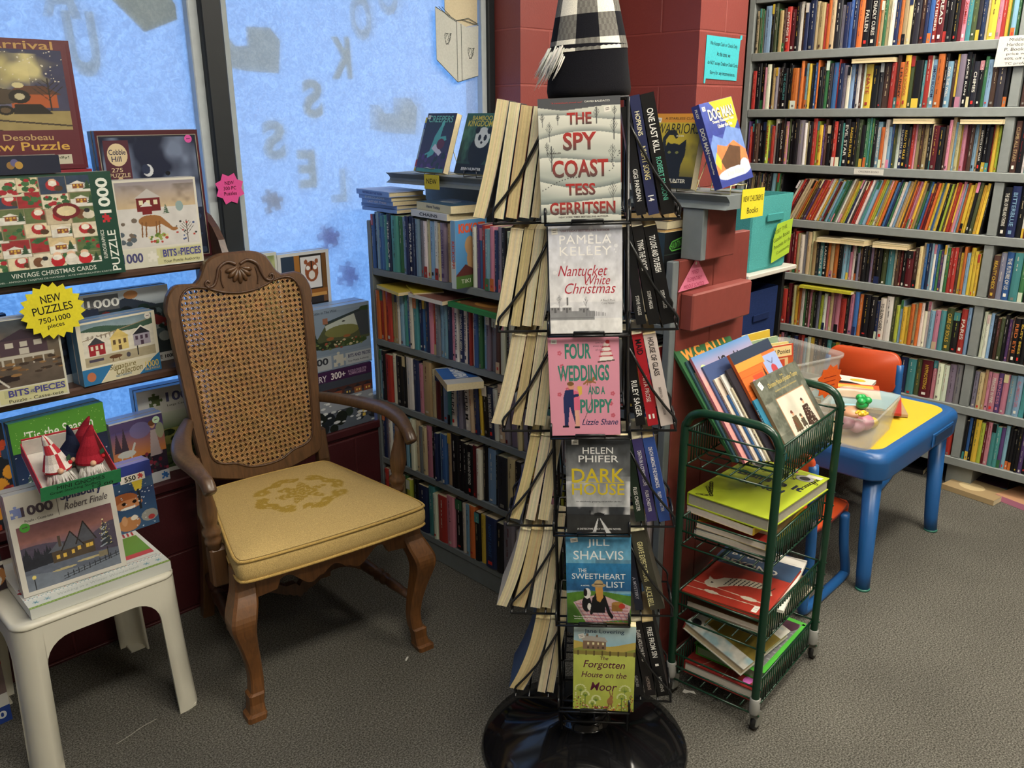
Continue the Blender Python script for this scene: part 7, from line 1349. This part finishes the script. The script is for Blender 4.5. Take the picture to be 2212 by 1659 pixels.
def santa(m,F,w,h):
    p=Pic(50,70,'#3a2f34'); p.ell(.75,.62,.2,.15,'#5a4a40'); p.ell(.72,.75,.18,.1,'#a8262c'); p.line([(.55,.68),(.92,.74)],.05,'#d8d4cc'); p.ell(.8,.54,.08,.06,'#c97a70'); p.ell(.62,.6,.03,.025,'#d8c04a'); p.ell(.75,.2,.26,.17,'#b07a4a'); p.ell(.8,.14,.14,.11,'#d6d0c6'); p.ell(.82,.17,.03,.025,'#1c1a1a'); p.ell(.7,.24,.02,.02,'#1c1a1a'); p.ell(.9,.24,.02,.02,'#1c1a1a'); p.poly([(.5,.28),(.98,.38),(.75,.46),(.45,.36)],'#b3262c'); p.line([(.5,.29),(1,.36)],.05,'#d8d4cc'); p.dots(30,['#c9b84a','#c3cdd6'],.008,.014); im(m,F,p,0,0,w,h*.78); m.rect(0,h*.78,w,h,F,'#a3202c',z=.0005); tx(m,F,'S',w*.9,h*.88,w*.09,.035,'#1a1416',.04)
pbox('red topped jigsaw box with dogs in Santa hats, left end of the stool',.24,.175,.4015,.235,2.165,.05,'#a3202c',santa,rz=6,tilt=7,top='#9db3d8')
def floorb(m,F,w,h): p=Pic(40,60,'#6a5a58'); p.dots(60,['#a8333b','#cfc9bd','#4d6a3a','#8a2a33','#3a3a3a'],.03,.09); im(m,F,p,0,h*.3,w,h*.7); m.rect(0,0,w,h*.17,F,'#26408a',z=.0005); m.rect(0,h*.17,w,h*.3,F,'#c9c9c4',z=.0005); tx(m,F,'500',w*.8,h*.09,w*.3,.022,'#d6dade',.03)
pbox('jigsaw box with blue foot standing on the carpet left of the stool',.17,.205,.001,.28,2.235,.06,'#26408a',floorb,rz=3)
# ---- gnomes in a tilted red box
GM=T(.466,1.945,.694)@RZ(-4)@RX(20)
m=MB(); w_,d_,h_=.158,.17,.036
m.box((0,0,0),(w_,d_,.002),'matte','#c9c6be'); m.box((0,0,.0021),(.002,d_,h_),'matte','#b2303c'); m.box((w_-.002,0,.0021),(w_,d_,h_),'matte','#b2303c'); m.box((.0021,d_-.002,.0021),(w_-.0021,d_,h_+.012),'matte','#b2303c'); m.box((.0021,.0,.0021),(w_-.0021,.002,h_),'matte','#b2303c'); m.box((.003,d_-.0035,.003),(w_-.003,d_-.0022,h_+.008),'matte','#c9c6be')
gb=obj('gift_box',m,None,GM); tag(gb,'shallow red box of plush gnomes tilted on top of the snowy bakery jigsaw','box')
m=MB(); m.box((-.004,-.0015,-.0),(w_+.006,-.0002,h_+.003),'paper','#2f7d4f'); Z=aff((w_/2,-.0016,.02),(1,0,0),(0,0,1)); m.text('MINI GNOMES',Z@T(.0,.009,0),w=.1,h=.011,col='#1a2a20',mat='paper'); m.text('Great Stocking Stuffers',Z@T(-.012,-.004,0),w=.105,h=.009,col='#1a2a20',mat='paper'); m.text('! 2.00',Z@T(.045,-.013,0),w=.045,h=.009,col='#1a2a20',mat='paper'); obj('paper_label',m,gb,I4)['label']='green handwritten label'
def mini_gnome(label,M,hat,plaid=False,beard=True,lean=0):
    t=thing('mini_gnome',label,'plush gnome',M,'mini gnomes in the red box'); 
    m=MB(); m.lathe([(.012,0),(.021,.006),(.023,.016),(.018,.026),(.008,.03)],'felt','#8a8a86',k=16); obj('body',m,t,I4)
    m=MB(); pr=[(.024,.02),(.0245,.024),(.02,.036),(.014,.054),(.009,.07),(.006,.082),(.002,.09)]; k=16; V=[];F=[];C=[]
    for j,(r_,z) in enumerate(pr):
        for i in range(k): a=2*math.pi*i/k; V.append((r_*math.cos(a)+lean*max(0,z-.04)**1.5*8,r_*math.sin(a)+.002*math.sin(z*200),z))
    for j in range(len(pr)-1):
        for i in range(k): F.append((j*k+i,j*k+(i+1)%k,(j+1)*k+(i+1)%k,(j+1)*k+i)); C.append((('#a8323a' if (i%4==0) != (j%3==0) else '#d2cac2') if plaid else hat))
    m.raw(V,F,'felt',C,None,smooth=False); obj('hat',m,t,I4)
    m=MB(); m.lathe([(.0055*math.sin(a),-.0055*math.cos(a)) for a in np.linspace(.1,3.04,7)],'felt','#c9a184',T(0,-.025,.024),k=12); obj('nose',m,t,I4)
    if beard:
        m=MB(); rs=random.Random(len(label)); m.lathe([(.017*math.sin(a),-.017*math.cos(a)) for a in np.linspace(.1,3.04,8)],'fur','#bdbab4',T(0,-.012,.008),k=14)
        for i in range(60):
            a=R(rs.uniform(190,350)); p0=Vector((.017*math.cos(a),.017*math.sin(a)-.006,.02-rs.uniform(0,.012))); d=Vector((math.cos(a)*.5,math.sin(a)*.6,-1)).normalized(); L_=rs.uniform(.014,.026); m.tube([p0,p0+d*L_*.6,p0+d*L_+Vector((0,-.002,-.002))],[.0016,.0012,.0003],'fur',jitcol('#c9c6c0',.04,rs),k=4)
        obj('beard',m,t,I4)
    for s in (0,1):
        if hat!='#1c2236': m=MB(); m.lathe([(.004*math.sin(a),-.004*math.cos(a)) for a in np.linspace(.1,3.04,6)],'felt','#b0262c',T(.018+.003*s,-.014+.003*s,.03),k=8); m.prism([(0,0),(.006,.004),(.014,.001),(.007,-.005)],0,.001,'felt','#2c4a34',T(.016,-.014,.033+.002*s)@RX(90)@RZ(60*s)); 
    if hat!='#1c2236': obj('holly_sprig',m,t,I4)
GB=GM@T(0,0,.0035); SC13=Matrix.Scale(1.25,4); SC10=Matrix.Scale(1.08,4)
mini_gnome('mini gnome with red and white plaid hat, front left in the red box',GB@T(.05,.055,0)@RX(-20)@RY(-4)@SC13,'#d2cac2',plaid=True,lean=-.1)
mini_gnome('mini gnome with dark red hat and white beard, front right in the red box',GB@T(.115,.055,0)@RX(-20)@RY(3)@SC13,'#8a1f2c',lean=.1)
mini_gnome('mini gnome with bent dark red hat, standing behind in the red box',GB@T(.118,.11,0)@RX(-20)@RY(0)@SC10,'#7d1c28',beard=False,lean=.25)
mini_gnome('mini gnome with navy hat leaning between the two bearded ones',GB@T(.075,.1,0)@RX(-10)@RY(24)@SC10,'#1c2236',beard=False,lean=-.3)
# ---- signs in the window corner
def sn(m,Z):
    for t,y,w,h in (('NEW',.032,.048,.02),('PUZZLES',.006,.095,.02),('750-1000',-.02,.075,.014),('pieces',-.038,.04,.014)): m.text(t,T(0,y,0)@Z@RZ(3),w=w,h=h,col='#1d1b18',mat='paper',bold=.008)
card('starburst_sign','yellow starburst sign reading NEW PUZZLES 750-1000 pieces, hung on the upper shelf edge','sign',star(20,.066,.078,.92),aff((.655,2.312,1.035),(1,0,.02),(-.02,.05,.998)),'#d2c72f',sn)
def s3(m,Z):
    for t,y,w in (('NEW',.018,.03),('300 PC',.002,.042),('Puzzles',-.014,.042)): m.text(t,T(0,y,0)@Z,w=w,h=.011,col='#4a1226',mat='paper',bold=.01)
card('starburst_sign','small pink star sign reading NEW 300 PC Puzzles on the window mullion','sign',star(8,.038,.05),aff((1.274,2.532,1.287),(1,0,.02),(-.02,0,1),(0,-1,0)),'#cf4f8f',s3)
# ================================================================ display books, lying books and signs round the bookcases
def easel(label,M,col='#b9b08a',s=1):
    """little wire stand; local x along the book, y back, z up"""
    m=MB()
    for x in(-.028,.028):
        m.tube([(x*s,-.03,.022),(x*s,-.03,.0015),(x*s,.07,.0015),(x*s*.4,.045,.1)],.0016,'metal',col,k=6)
    m.tube([(-.028*s,-.03,.02),(-.01,-.032,.023),(.01,-.032,.02),(.028*s,-.03,.022)],.0018,'metal',col,k=6); m.tube([(-.011*s,.045,.1),(.011*s,.045,.1)],.0014,'metal',col,k=6)
    o=obj('wire_easel',m,None,M); tag(o,label,'book stand','wire book stands on the ledge'); return o
ZT=1.3215
def toleft(x,y,a,rz=0): s,c=math.sin(R(a)),math.cos(R(a)); return T(x,y,ZT+.004)@RZ(rz)@aff((0,0,0),(0,-1,0),(s,0,c))
DG='display books on the ledge'
def creep(m,F):
    w,h=.15,.185; p=Pic(60,74,'#2a2238'); p.grad('#3a2450','#23303a',.0,.9); p.poly([(.2,.3),(.35,.35),(.42,.6),(.6,.85),(.66,.83),(.62,.6),(.8,.62),(.85,.55),(.6,.5),(.5,.3),(.3,.22)],'#4fa09a'); p.ell(.62,.82,.05,.06,'#5fb0a6'); p.poly([(.4,.4),(.7,.28),(.78,.34),(.5,.48)],'#c5c2cc'); p.ell(.68,.48,.13,.09,'#5a2438'); p.dots(30,['#4a2a6a','#1c2a30'],.02,.06,(0,0,1,.3),1); p.rect(.03,.0,.97,.06,'#3a7a70'); m.pic(p,w,h,F@T(0,0,.0003)); m.text('CREEPERS',F@T(w*.5,h*.9,0),w=w*.84,h=.021,col='#6fb5a0',bold=.01,z=.0007)
def panda(m,F):
    w,h=.145,.185; p=Pic(56,70,'#223a30'); p.grad('#1c2a2a','#2f5a48',.2,1); p.cloud(6,'#4a7a5f',.45,.75,.7,0,1,3); p.ell(.6,.38,.3,.26,'#15181a'); p.ell(.62,.6,.22,.17,'#c3c8c2'); p.ell(.44,.72,.07,.06,'#15181a'); p.ell(.8,.72,.07,.06,'#15181a'); p.ell(.54,.6,.045,.05,'#15181a'); p.ell(.71,.6,.045,.05,'#15181a'); p.ell(.625,.52,.035,.022,'#15181a'); p.rect(0,0,1,.16,'#10161a'); m.pic(p,w,h,F@T(0,0,.0003)); m.text('BAMBOO',F@T(w*.5,h*.92,0),w=w*.6,h=.014,col='#c9b84a',bold=.01,z=.0007); m.text('KINGDOM',F@T(w*.47,h*.83,0),w=w*.74,h=.018,col='#c9b84a',bold=.01,z=.0007); m.text('ERIN HUNTER',F@T(w*.5,h*.08,0),w=w*.6,h=.009,col='#d6d6d0',bold=.02,z=.0007)
def karate(m,F):
    w,h=.15,.175; m.rect(0,h*.9,w,h,F,'#c9b52f'); m.rect(0,h*.78,w,h*.9,F,'#2a4a86'); m.rect(0,.0,w,h*.06,F,'#c9b52f'); m.rect(0,h*.06,w,h*.78,F,'#9aa8a8'); m.poly([(0,h*.2),(w*.5,h*.4),(w*.5,h*.1),(0,h*.08)],F,'#b04038',z=.0005); m.ell(w*.25,h*.55,.02,.026,F,'#c08a4a',z=.0006); m.text('KARATE',F@T(w*.45,h*.84,0),w=w*.8,h=.016,col='#d6d9dc',bold=.03,z=.0006)
face_book('book','yellow and blue children\'s book half hidden behind the purple one on the ledge',.15,.175,.012,toleft(1.79,2.255,20),front='#9aa8a8',art=karate,group=DG)
face_book('book','purple and teal fantasy book on a wire stand on the ledge',.15,.185,.02,toleft(1.765,2.205,19,-4),front='#2a2238',spine='#3a1f2c',art=creep,group=DG,stick=(.012,.172,.014,.012,0))
face_book('book','dark green book with a panda cover on the ledge beside the spinner rack',.145,.185,.02,toleft(1.775,2.03,20),front='#223a30',spine='#4a7a3a',art=panda,group=DG)
easel('wire book stand under the purple fantasy book',T(1.775,2.13,ZT)@RZ(-94))
easel('wire book stand under the panda book',T(1.785,1.955,ZT)@RZ(-90),'#55565a')
def warr(m,F):
    w,h=.135,.175; p=Pic(60,78,'#b9a42a'); p.grad('#2a2a20','#b7a52c',.05,.55); p.rect(0,.88,1,1,'#c98a2a'); p.cloud(4,'#6d6428',.5,.75,.8,.2,.8,2); p.poly([(.2,.1),(.28,.5),(.36,.62),(.46,.58),(.6,.58),(.74,.66),(.76,.45),(.7,.3),(.72,.1)],'#1d1e1c'); p.line([(.3,.5),(.27,.66),(.34,.74),(.46,.75),(.52,.7)],.07,'#24251f'); p.ell(.5,.45,.22,.15,'#1d1e1c'); p.ell(.42,.48,.035,.018,'#7a7a3a'); p.ell(.58,.48,.035,.018,'#7a7a3a'); p.line([(.2,.15),(.24,.4),(.3,.5)],.014,'#c3bb4a'); p.line([(.3,.2),(.24,.14)],.012,'#c3bb4a'); p.rect(0,0,1,.16,'#1c1d1a'); m.pic(p,w,h,F@T(0,0,.0003)); m.text('A STARLESS CLAN',F@T(w*.55,h*.935,0),w=w*.66,h=.006,col='#5a4416',bold=.01,z=.0007); m.text('WARRIORS',F@T(w*.52,h*.8,0),w=w*.9,h=.024,col='#23211a',z=.0007); m.text('RIVER',F@T(w*.6,h*.7,0),w=w*.16,h=.004,col='#cfcaa8',bold=.02,z=.0007); m.text('ERIN HUNTER',F@T(w*.55,h*.1,0),w=w*.62,h=.009,col='#cfccba',bold=.02,z=.0007)
face_book('book','yellow book with a black cat on the ledge, right of the spinner rack',.135,.175,.024,toleft(1.775,1.305,12),front='#8a7d2a',art=warr,group=DG,stick=(.012,.16,.014,.011,-6))
def comic(m,F):
    w,h=.13,.195; p=Pic(56,84,'#3d4a96'); p.grad('#2f3a86','#4a5aa8',.6,1); p.poly([(.28,1),(1,1),(1,.72),(.8,.6)],'#c7b52f'); p.poly([(0,.5),(.15,.62),(.4,.55),(.6,.68),(1,.6),(1,.2),(0,.25)],'#6a86c0'); p.poly([(0,.25),(.2,.5),(.45,.45),(.7,.5),(1,.35),(1,.15),(0,.15)],'#cf7a4a'); p.poly([(0,.3),(.12,.42),(.2,.3),(.12,.2)],'#d0b43a'); p.poly([(.18,.3),(.55,.46),(.85,.4),(.7,.16),(.3,.12)],'#5a3f2c'); p.noise(16,.2,3); p.ell(.5,.13,.5,.07,'#c3c8d6'); p.ell(.85,.18,.14,.08,'#c3c8d6'); p.rect(0,0,1,.07,'#343f86'); m.pic(p,w,h,F@T(0,0,.0003))
    m.text('DOG MAN',F@T(w*.55,h*.845,0),w=w*.74,h=.026,col='#2a2c4a',bold=.07,z=.0006); m.text('DOG MAN',F@T(w*.55,h*.85,0),w=w*.74,h=.026,col='#dcdacb',bold=.03,z=.0009); m.text('Twenty Thousand Fleas',F@T(w*.56,h*.755,0),w=w*.66,h=.009,col='#dcdacb',bold=.04,z=.0009); m.text('Under the Sea',F@T(w*.58,h*.7,0),w=w*.44,h=.009,col='#dcdacb',bold=.04,z=.0009); m.text('Dav Pilkey',F@T(w*.53,h*.13,0),w=w*.52,h=.016,col='#dcdacb',bold=.05,z=.0009)
    S=F@aff((-.0007,h/2,-.011),(0,-1,0),(0,0,1),(-1,0,0)); m.text('DOG MAN',S@T(-h*.08,.001,0),w=h*.3,h=.011,col='#dcdacb',bold=.03); m.text('PILKEY',S@T(-h*.4,0,0),w=h*.11,h=.007,col='#dcdacb',bold=.02); m.text('Twenty Thousand Fleas',S@T(h*.2,0,0),w=h*.24,h=.006,col='#dcdacb',bold=.03)
face_book('book','thick blue and yellow comic book leaning on a wire stand at the ledge end',.13,.195,.022,T(1.752,1.095,ZT+.012)@RZ(-4)@aff((0,0,0),(1,0,0),(0,.3,.954))@RZ(9)@T(0,0,-.01),front='#3d4a96',spine='#2f3576',art=comic,hard=True,group=DG,stick=(.012,.182,.012,.01,0))
easel('twisted pale wire book stand under the comic book',T(1.80,1.10,ZT)@RZ(-4),'#c9c290',1.1)
easel('wire book stand under the black cat book',T(1.785,1.24,ZT)@RZ(-90),'#8f8c80')
# stacks lying on the standing novels
def flat(label,x,y,z,w,h,t,rz,col,spn=None,art=None,hard=False,sheets=0,g='books lying on the novels',M=None,**k):
    return face_book('book',label,w,h,t,(M or T(x,y,z)@RZ(rz))@T(0,-h/2,0),front=col,spine=spn,art=art,hard=hard,sheets=sheets,group=g,**k)
def spt(t,c,h,th,L=.6): return lambda m,F:m.text(t,F@aff((-.0008,h/2,-th/2),(0,-1,0),(0,0,1),(-1,0,0)),w=h*L,h=th*.5,col=c,bold=.02)
z=1.1975
for t,h,dx,dy,col,l,tt,tc,hd in ((.011,.2,.004,.0,'#5f7fb0','pale blue paperback lowest in the stack by the window',None,None,0),(.012,.195,.012,.012,'#9aa6bb','white and blue paperback second from the bottom of the stack by the window',None,None,0),(.014,.185,.0,.004,'#7d6ba0','purple paperback in the middle of the stack by the window','LAST OF THEM','#c9c6d6',0),(.013,.2,-.004,.01,'#4f7fa0','teal blue paperback under the hardback in the stack by the window','EVERGLADES','#c3cdd6',0),(.017,.215,-.012,.012,'#8f9cc0','pale blue hardback with dark red board edges, topmost by the window','NOTHING BUT THE TRUTH','#2f3f86',1)):
    flat(l,1.695+dx,2.345+dy,z,.135,h,t,-3+dx*300,col,'#6f8cc0',spt(tt,tc,h,t) if tt else None,hard=bool(hd),page='#cbbf9c'); z+=t+.0006
z=1.1975
def heret(m,F): m.ell(.075,.12,.03,.04,F,'#b9bcb9',z=.0004); m.rect(.0,.0,.13,.2,F,'#2c4a5a',z=.0002); m.text('Here Today',F@T(.05,.1,0)@RZ(-90),w=.12,h=.014,col='#c9cdca',shear=.3,z=.0006)
flat('white paperback lettered CHAINS lying under the cream spined book',1.688,2.075,z,.13,.2,.02,-6,'#c9c8c2',None,spt('CHAINS','#26262a',.2,.02,.5),page='#cbbf9c'); z+=.0206
flat('cream spined book with dark blue cover lying before the ledge',1.70,2.065,z,.13,.205,.024,-9,'#2c4a5a','#c3b88a',both(heret,spt('Here Today','#3a3a3a',.205,.024,.4)),page='#cfc3a0')
flat('dark red hardback lying on the novels near the red end panel',1.70,1.42,1.1975,.14,.2,.02,4,'#4a1f24',hard=True)
for i in range(4): flat(['cream edged paperback lying nearest the end panel bracket','tan edged paperback lying second from the end panel bracket','pale edged paperback lying third from the bracket','brown edged paperback lying under the dark ledge'][i],1.715,1.285+.03*0,1.1975+.0196*i,.13,.18-.01*i,.019,176+3*i,['#2a3a34','#5a4a3a','#6a6258','#3a2f2a'][i],page=['#cbb98f','#b99a68','#cfc5a5','#b59a6a'][i],M=T(1.835,1.285,1.1975+.0196*i)@RZ(176+3*i))
def making(m,F): w,h=.13,.22; m.rect(0,h*.76,w,h*.77,F,'#2a3a34',z=.0001); m.line([(.02,h*.84),(.03,h*.9),(.1,h*.955),(.115,h*.93),(.115,h*.86),(.1,h*.82),(.03,h*.8),(.02,h*.84)],.003,F,'#5aa84a',z=.0005); m.text('HAUNTING STORIES',F@T(w*.52,h*.875,0)@RZ(8),w=w*.66,h=.016,col='#5aa84a',bold=.01,z=.0006)
face_book('book','black book with green outlined lettering standing at the end panel, top shelf','d' and .13,.222,.022,aff((1.695,1.1965,1.0085),(1,0,0),(0,0,1))@T(0,0,-.022)@T(0,0,0),front='#15181a',spine='#2a3a40',art=making,group='books lying on the novels')
def kick(m,F):
    w,h=.125,.2; p=Pic(44,66,'#4f86b5'); p.ell(.7,.42,.35,.28,'#a8865f'); p.ell(.45,.62,.16,.14,'#a8865f'); p.poly([(0,.2),(.3,.35),(.6,.25),(1,.4),(1,.15),(0,.15)],'#5a2f2c'); p.rect(0,0,1,.18,'#4a6a34'); m.pic(p,w,h,F@T(0,0,.0003)); m.text('KICKOFF!',F@T(w*.52,h*.88,0),w=w*.84,h=.028,col='#c9502a',bold=.05,z=.0007); m.text('TIKI',F@T(w*.3,h*.1,0),w=w*.3,h=.012,col='#d6d9c9',z=.0007)
    S=F@aff((-.0007,h/2,-.01),(0,-1,0),(0,0,1),(-1,0,0)); m.rect(-h*.5,-.0095,h*.1,.0095,S,'#6f9cc0',z=.0002); m.text('KICKOFF!',S@T(-.0,.0,0),w=h*.4,h=.012,col='#b8432c',bold=.03)
face_book('book','blue football book with orange title, jutting out of the top shelf row','d' and .125,.2,.02,aff((1.635,1.89,1.0085),(1,0,0),(0,0,1))@T(0,0,-.02),front='#4f86b5',spine='#b9c4c4',art=kick,group='books lying on the novels')
# lying on the second shelf's books
z=.9415
flat('yellow paperback lying on the second shelf novels by the window',1.668,2.28,z,.11,.17,.011,-12,'#c9ae3f','#cdb44a',g='books lying on shelf rows'); flat('thin yellow and red booklet lying on the yellow paperback',1.70,2.20,z+.0115,.1,.16,.006,-30,'#c7b034',g='books lying on shelf rows')
flat('white spined paperback lying on the second shelf novels',1.662,2.10,z,.12,.19,.013,-4,'#8a5a4a','#cfccc2',spt('THE GREAT GAME','#a8404a',.19,.013),g='books lying on shelf rows') if 0 else flat('white spined paperback lying across the second shelf novels',1.662,2.075,z,.12,.185,.013,-4,'#8a5a4a','#cfccc2',g='books lying on shelf rows')
flat('red paperback lying next to the white spined one on the second shelf',1.66,1.96-.02,z+.0,.0+.11,.06+.02,.012,2,'#9a3a34','#b0504a',g='books lying on shelf rows') if 0 else None
flat('large green hardback with a brown picture, lying on the second shelf novels',1.652,1.845,z,.13,.24,.015,-5,'#2c7a42','#2c7a42',lambda m,F:(m.rect(.012,.012,.125,.228,F,'#6d4a2c'),m.ell(.06,.12,.03,.05,F,'#a8763a',z=.0006),m.ell(.02,.21,.006,.006,F,'#b8b04a',z=.0006)),hard=True,g='books lying on shelf rows')
def heav(m,F): m.rect(.0,.05,.11,.17,F,'#2f5fa0',z=.0004); m.text('HEAVEN',F@T(.06,.11,0)@RZ(-90),w=.11,h=.04,col='#d9dcdc',bold=.06,z=.0007)
flat('paperback with blue and white cover lettered HEAVEN, jutting from the third shelf',1.612,1.965,.7055,.115,.18,.024,-20,'#c3c1b8','#b9a878',heav,g='books lying on shelf rows',M=T(1.622,1.955,.7065)@RZ(162)@T(-.115,0,0)) if 0 else flat('paperback with blue and white cover lettered HEAVEN, jutting from the third shelf',0,0,0,.115,.18,.022,0,'#c3c1b8','#b9a878',heav,g='books lying on shelf rows',M=T(1.617,1.955,.7065)@RZ(-28))
# wall bookcase: books lying on rows
WG='books lying on the wall bookcase rows'
def wl(label,y,z,w,h,t,rz,col,bend=None,page='#cbbf98',dx=.0): return face_book('book',label,w,h,t,T(3.598+dx,y,z)@RZ(rz)@T(0,-h/2,0),front=col,page=page,group=WG,bend=bend,sheets=5)
wl('splayed paperback with cream pages lying across the second shelf books',1.58,1.6945,.11,.17,.016,178-180+2,'#8a8474') if 0 else None
for l,y,z,h,t,rz,c in (('cream edged paperback lying on the second shelf of the wall bookcase',1.58,1.6945,.17,.018,0,'#a89c80'),('cream edged paperback lying on the third shelf books, near the middle',1.395,1.4595,.15,.02,2,'#b0a488'),('pale paperback lying on the third shelf books by the divider',1.135,1.4595,.15,.018,-2,'#b5b0a4'),
    ('splayed cream paperback on the fifth shelf, nearest the fabric bin',1.685,.963,.13,.018,8,'#b0a488'),('splayed cream paperback on the fifth shelf, middle of three',1.565,.963,.11,.024,-6,'#b9ae90'),('cream paperback on the fifth shelf, third from the fabric bin',1.425,.963,.14,.022,4,'#a89c80')):
    m_=T(3.715,y,z)@RZ(180+rz)@T(0,-h/2,0); face_book('book',l,.115,h,t,m_,front=c,page='#cfc29a',group=WG,sheets=6)
wl('lime yellow paperback lying along the sixth shelf books',1.675,.7495,.11,.24,.012,0,'#b0aa34',page='#cfc7a8')
# floor at the foot of the bookcase
FG='books on the carpet by the bookcase foot'
def fl(label,x,y,z,w,h,t,rz,col,art=None,**k): return face_book('book',label,w,h,t,T(x,y,z)@RZ(rz)@T(-w/2,-h/2,0),front=col,art=art,group=FG,**k)
fl('purple spined book lying on the carpet under the lowest shelf',3.76,.98,.001,.15,.22,.02,12,'#4a2f4a',spine='#3a6a7a')
fl('tan book with pale cover lying on the carpet beside the purple one',3.63,.95,.001,.15,.21,.022,-8,'#a08a66',art=lambda m,F:m.ell(.07,.12,.04,.05,F,'#c9b58a'))
fl('pink edged book lying open on the carpet at the right edge',3.66,.74,.001,.16,.23,.024,-16,'#b58a6a',art=lambda m,F:(m.rect(0,.0,.16,.04,F,'#c07a94'),m.rect(0,.05,.16,.1,F,'#cbb78f')),spine='#c07a94')
fl('black book lying on the carpet behind the play table leg',3.72,1.28,.001,.14,.2,.02,6,'#1c1a1c')
# signs
def tg(m,Z): m.text('NEW',T(0,.004,0)@Z,w=.05,h=.016,col='#33301c',mat='paper',bold=.01)
card('shelf_tag','yellow tag reading NEW hanging over the ledge edge below the purple book','sign',[(-.036,-.02),(.036,-.02),(.036,.024),(-.036,.024)],aff((1.7385,2.115,1.30),(0,-1,0),(0,0,1)),'#bfae3a',tg)
def nc(m,Z):
    for t,y,w in (("NEW CHILDREN'S",.012,.088),('Books',-.016,.05)): m.text(t,T(0,y,0)@Z,w=w,h=.014,col='#3a3510',mat='paper')
card('shelf_tag','yellow note reading New Children\'s Books on the end of the ledge','sign',[(-.05,-.034),(.05,-.034),(.05,.034),(-.05,.034)],aff((1.855,1.0635,1.298),(1,0,0),(0,0,1)),'#d3c52f',nc)
def mx_(m,Z):
    for t,y,w in (('MIXED',.012,.03),('ELEMENTARY',-.005,.062),('MIDDLE SCHOOL',-.021,.088)): m.text(t,T(0,y,0)@Z,w=w,h=.01,col='#9a3050',mat='paper')
    m.ell(0,.033,.004,.004,Z,'#d9d6cf',z=.002)
card('triangle_sign','pink triangle sign reading Mixed Elementary Middle School, on the red end panel','sign',[(-.066,-.03),(.066,-.026),(.004,.046)],aff((1.772,1.1585,1.121),(1,0,0),(0,0,1)),'#cf7590',mx_)
def ms(m,Z):
    for i,(t,w) in enumerate((('Middle School',.1),('Hardcovers 75%',.12),('P. Books 60% off',.14),('price with trade',.13),('40% off cover price',.15),('TC preferred there',.15))): m.text(t,T(.004*i-.02,.04-.0165*i,0)@Z,w=w,h=.011,col='#3a3c44',mat='paper')
card('paper_notice','white handwritten price notice pinned to the wall bookcase at the top right','sign',[(-.11,-.052),(.11,-.048),(.11,.055),(-.105,.052)],aff((3.612,1.018,1.712),(0,-1,0),(0,0,1)),'#cbc9c0',ms)
def cb(m,Z): m.text('CHILDRENS BOOKS',T(0,0,0)@Z,w=.085,h=.007,col='#55544f',mat='paper')
card('shelf_label','small white label on the shelf edge under the third row of books','sign',[(-.062,-.012),(.062,-.012),(.062,.012),(-.062,.012)],aff((3.6165,1.548,1.268),(0,-1,0),(0,0,1)),'#c9c7bf',cb)
# scraps on the carpet
def scrap(label,pts,x,y,rz,col='#cfcdc6'): m=MB(); m.prism(pts,0,.001,'paper',col); o=obj('paper_scrap',m,None,T(x,y,.0012)@RZ(rz)); tag(o,label,'paper scrap','scraps on the carpet')
scrap('torn white paper scrap on the carpet by the trolley wheel',[(0,0),(.008,-.003),(.02,.004),(.036,.0),(.03,.012),(.016,.01),(.004,.014)],1.70,1.07,-60)
scrap('tiny white paper scrap on the carpet before the armchair',[(0,0),(.02,.001),(.019,.006),(.002,.005)],1.255,1.712,30)
m=MB(); m.tube(cr([(.53,1.955,.003),(.565,1.962,.003),(.6,1.972,.003),(.64,1.976,.003)],5,False),.0009,'paper','#a8a49a',k=5); o=obj('thread',m); tag(o,'thin pale thread curling on the carpet beside the plastic stool','thread','scraps on the carpet')
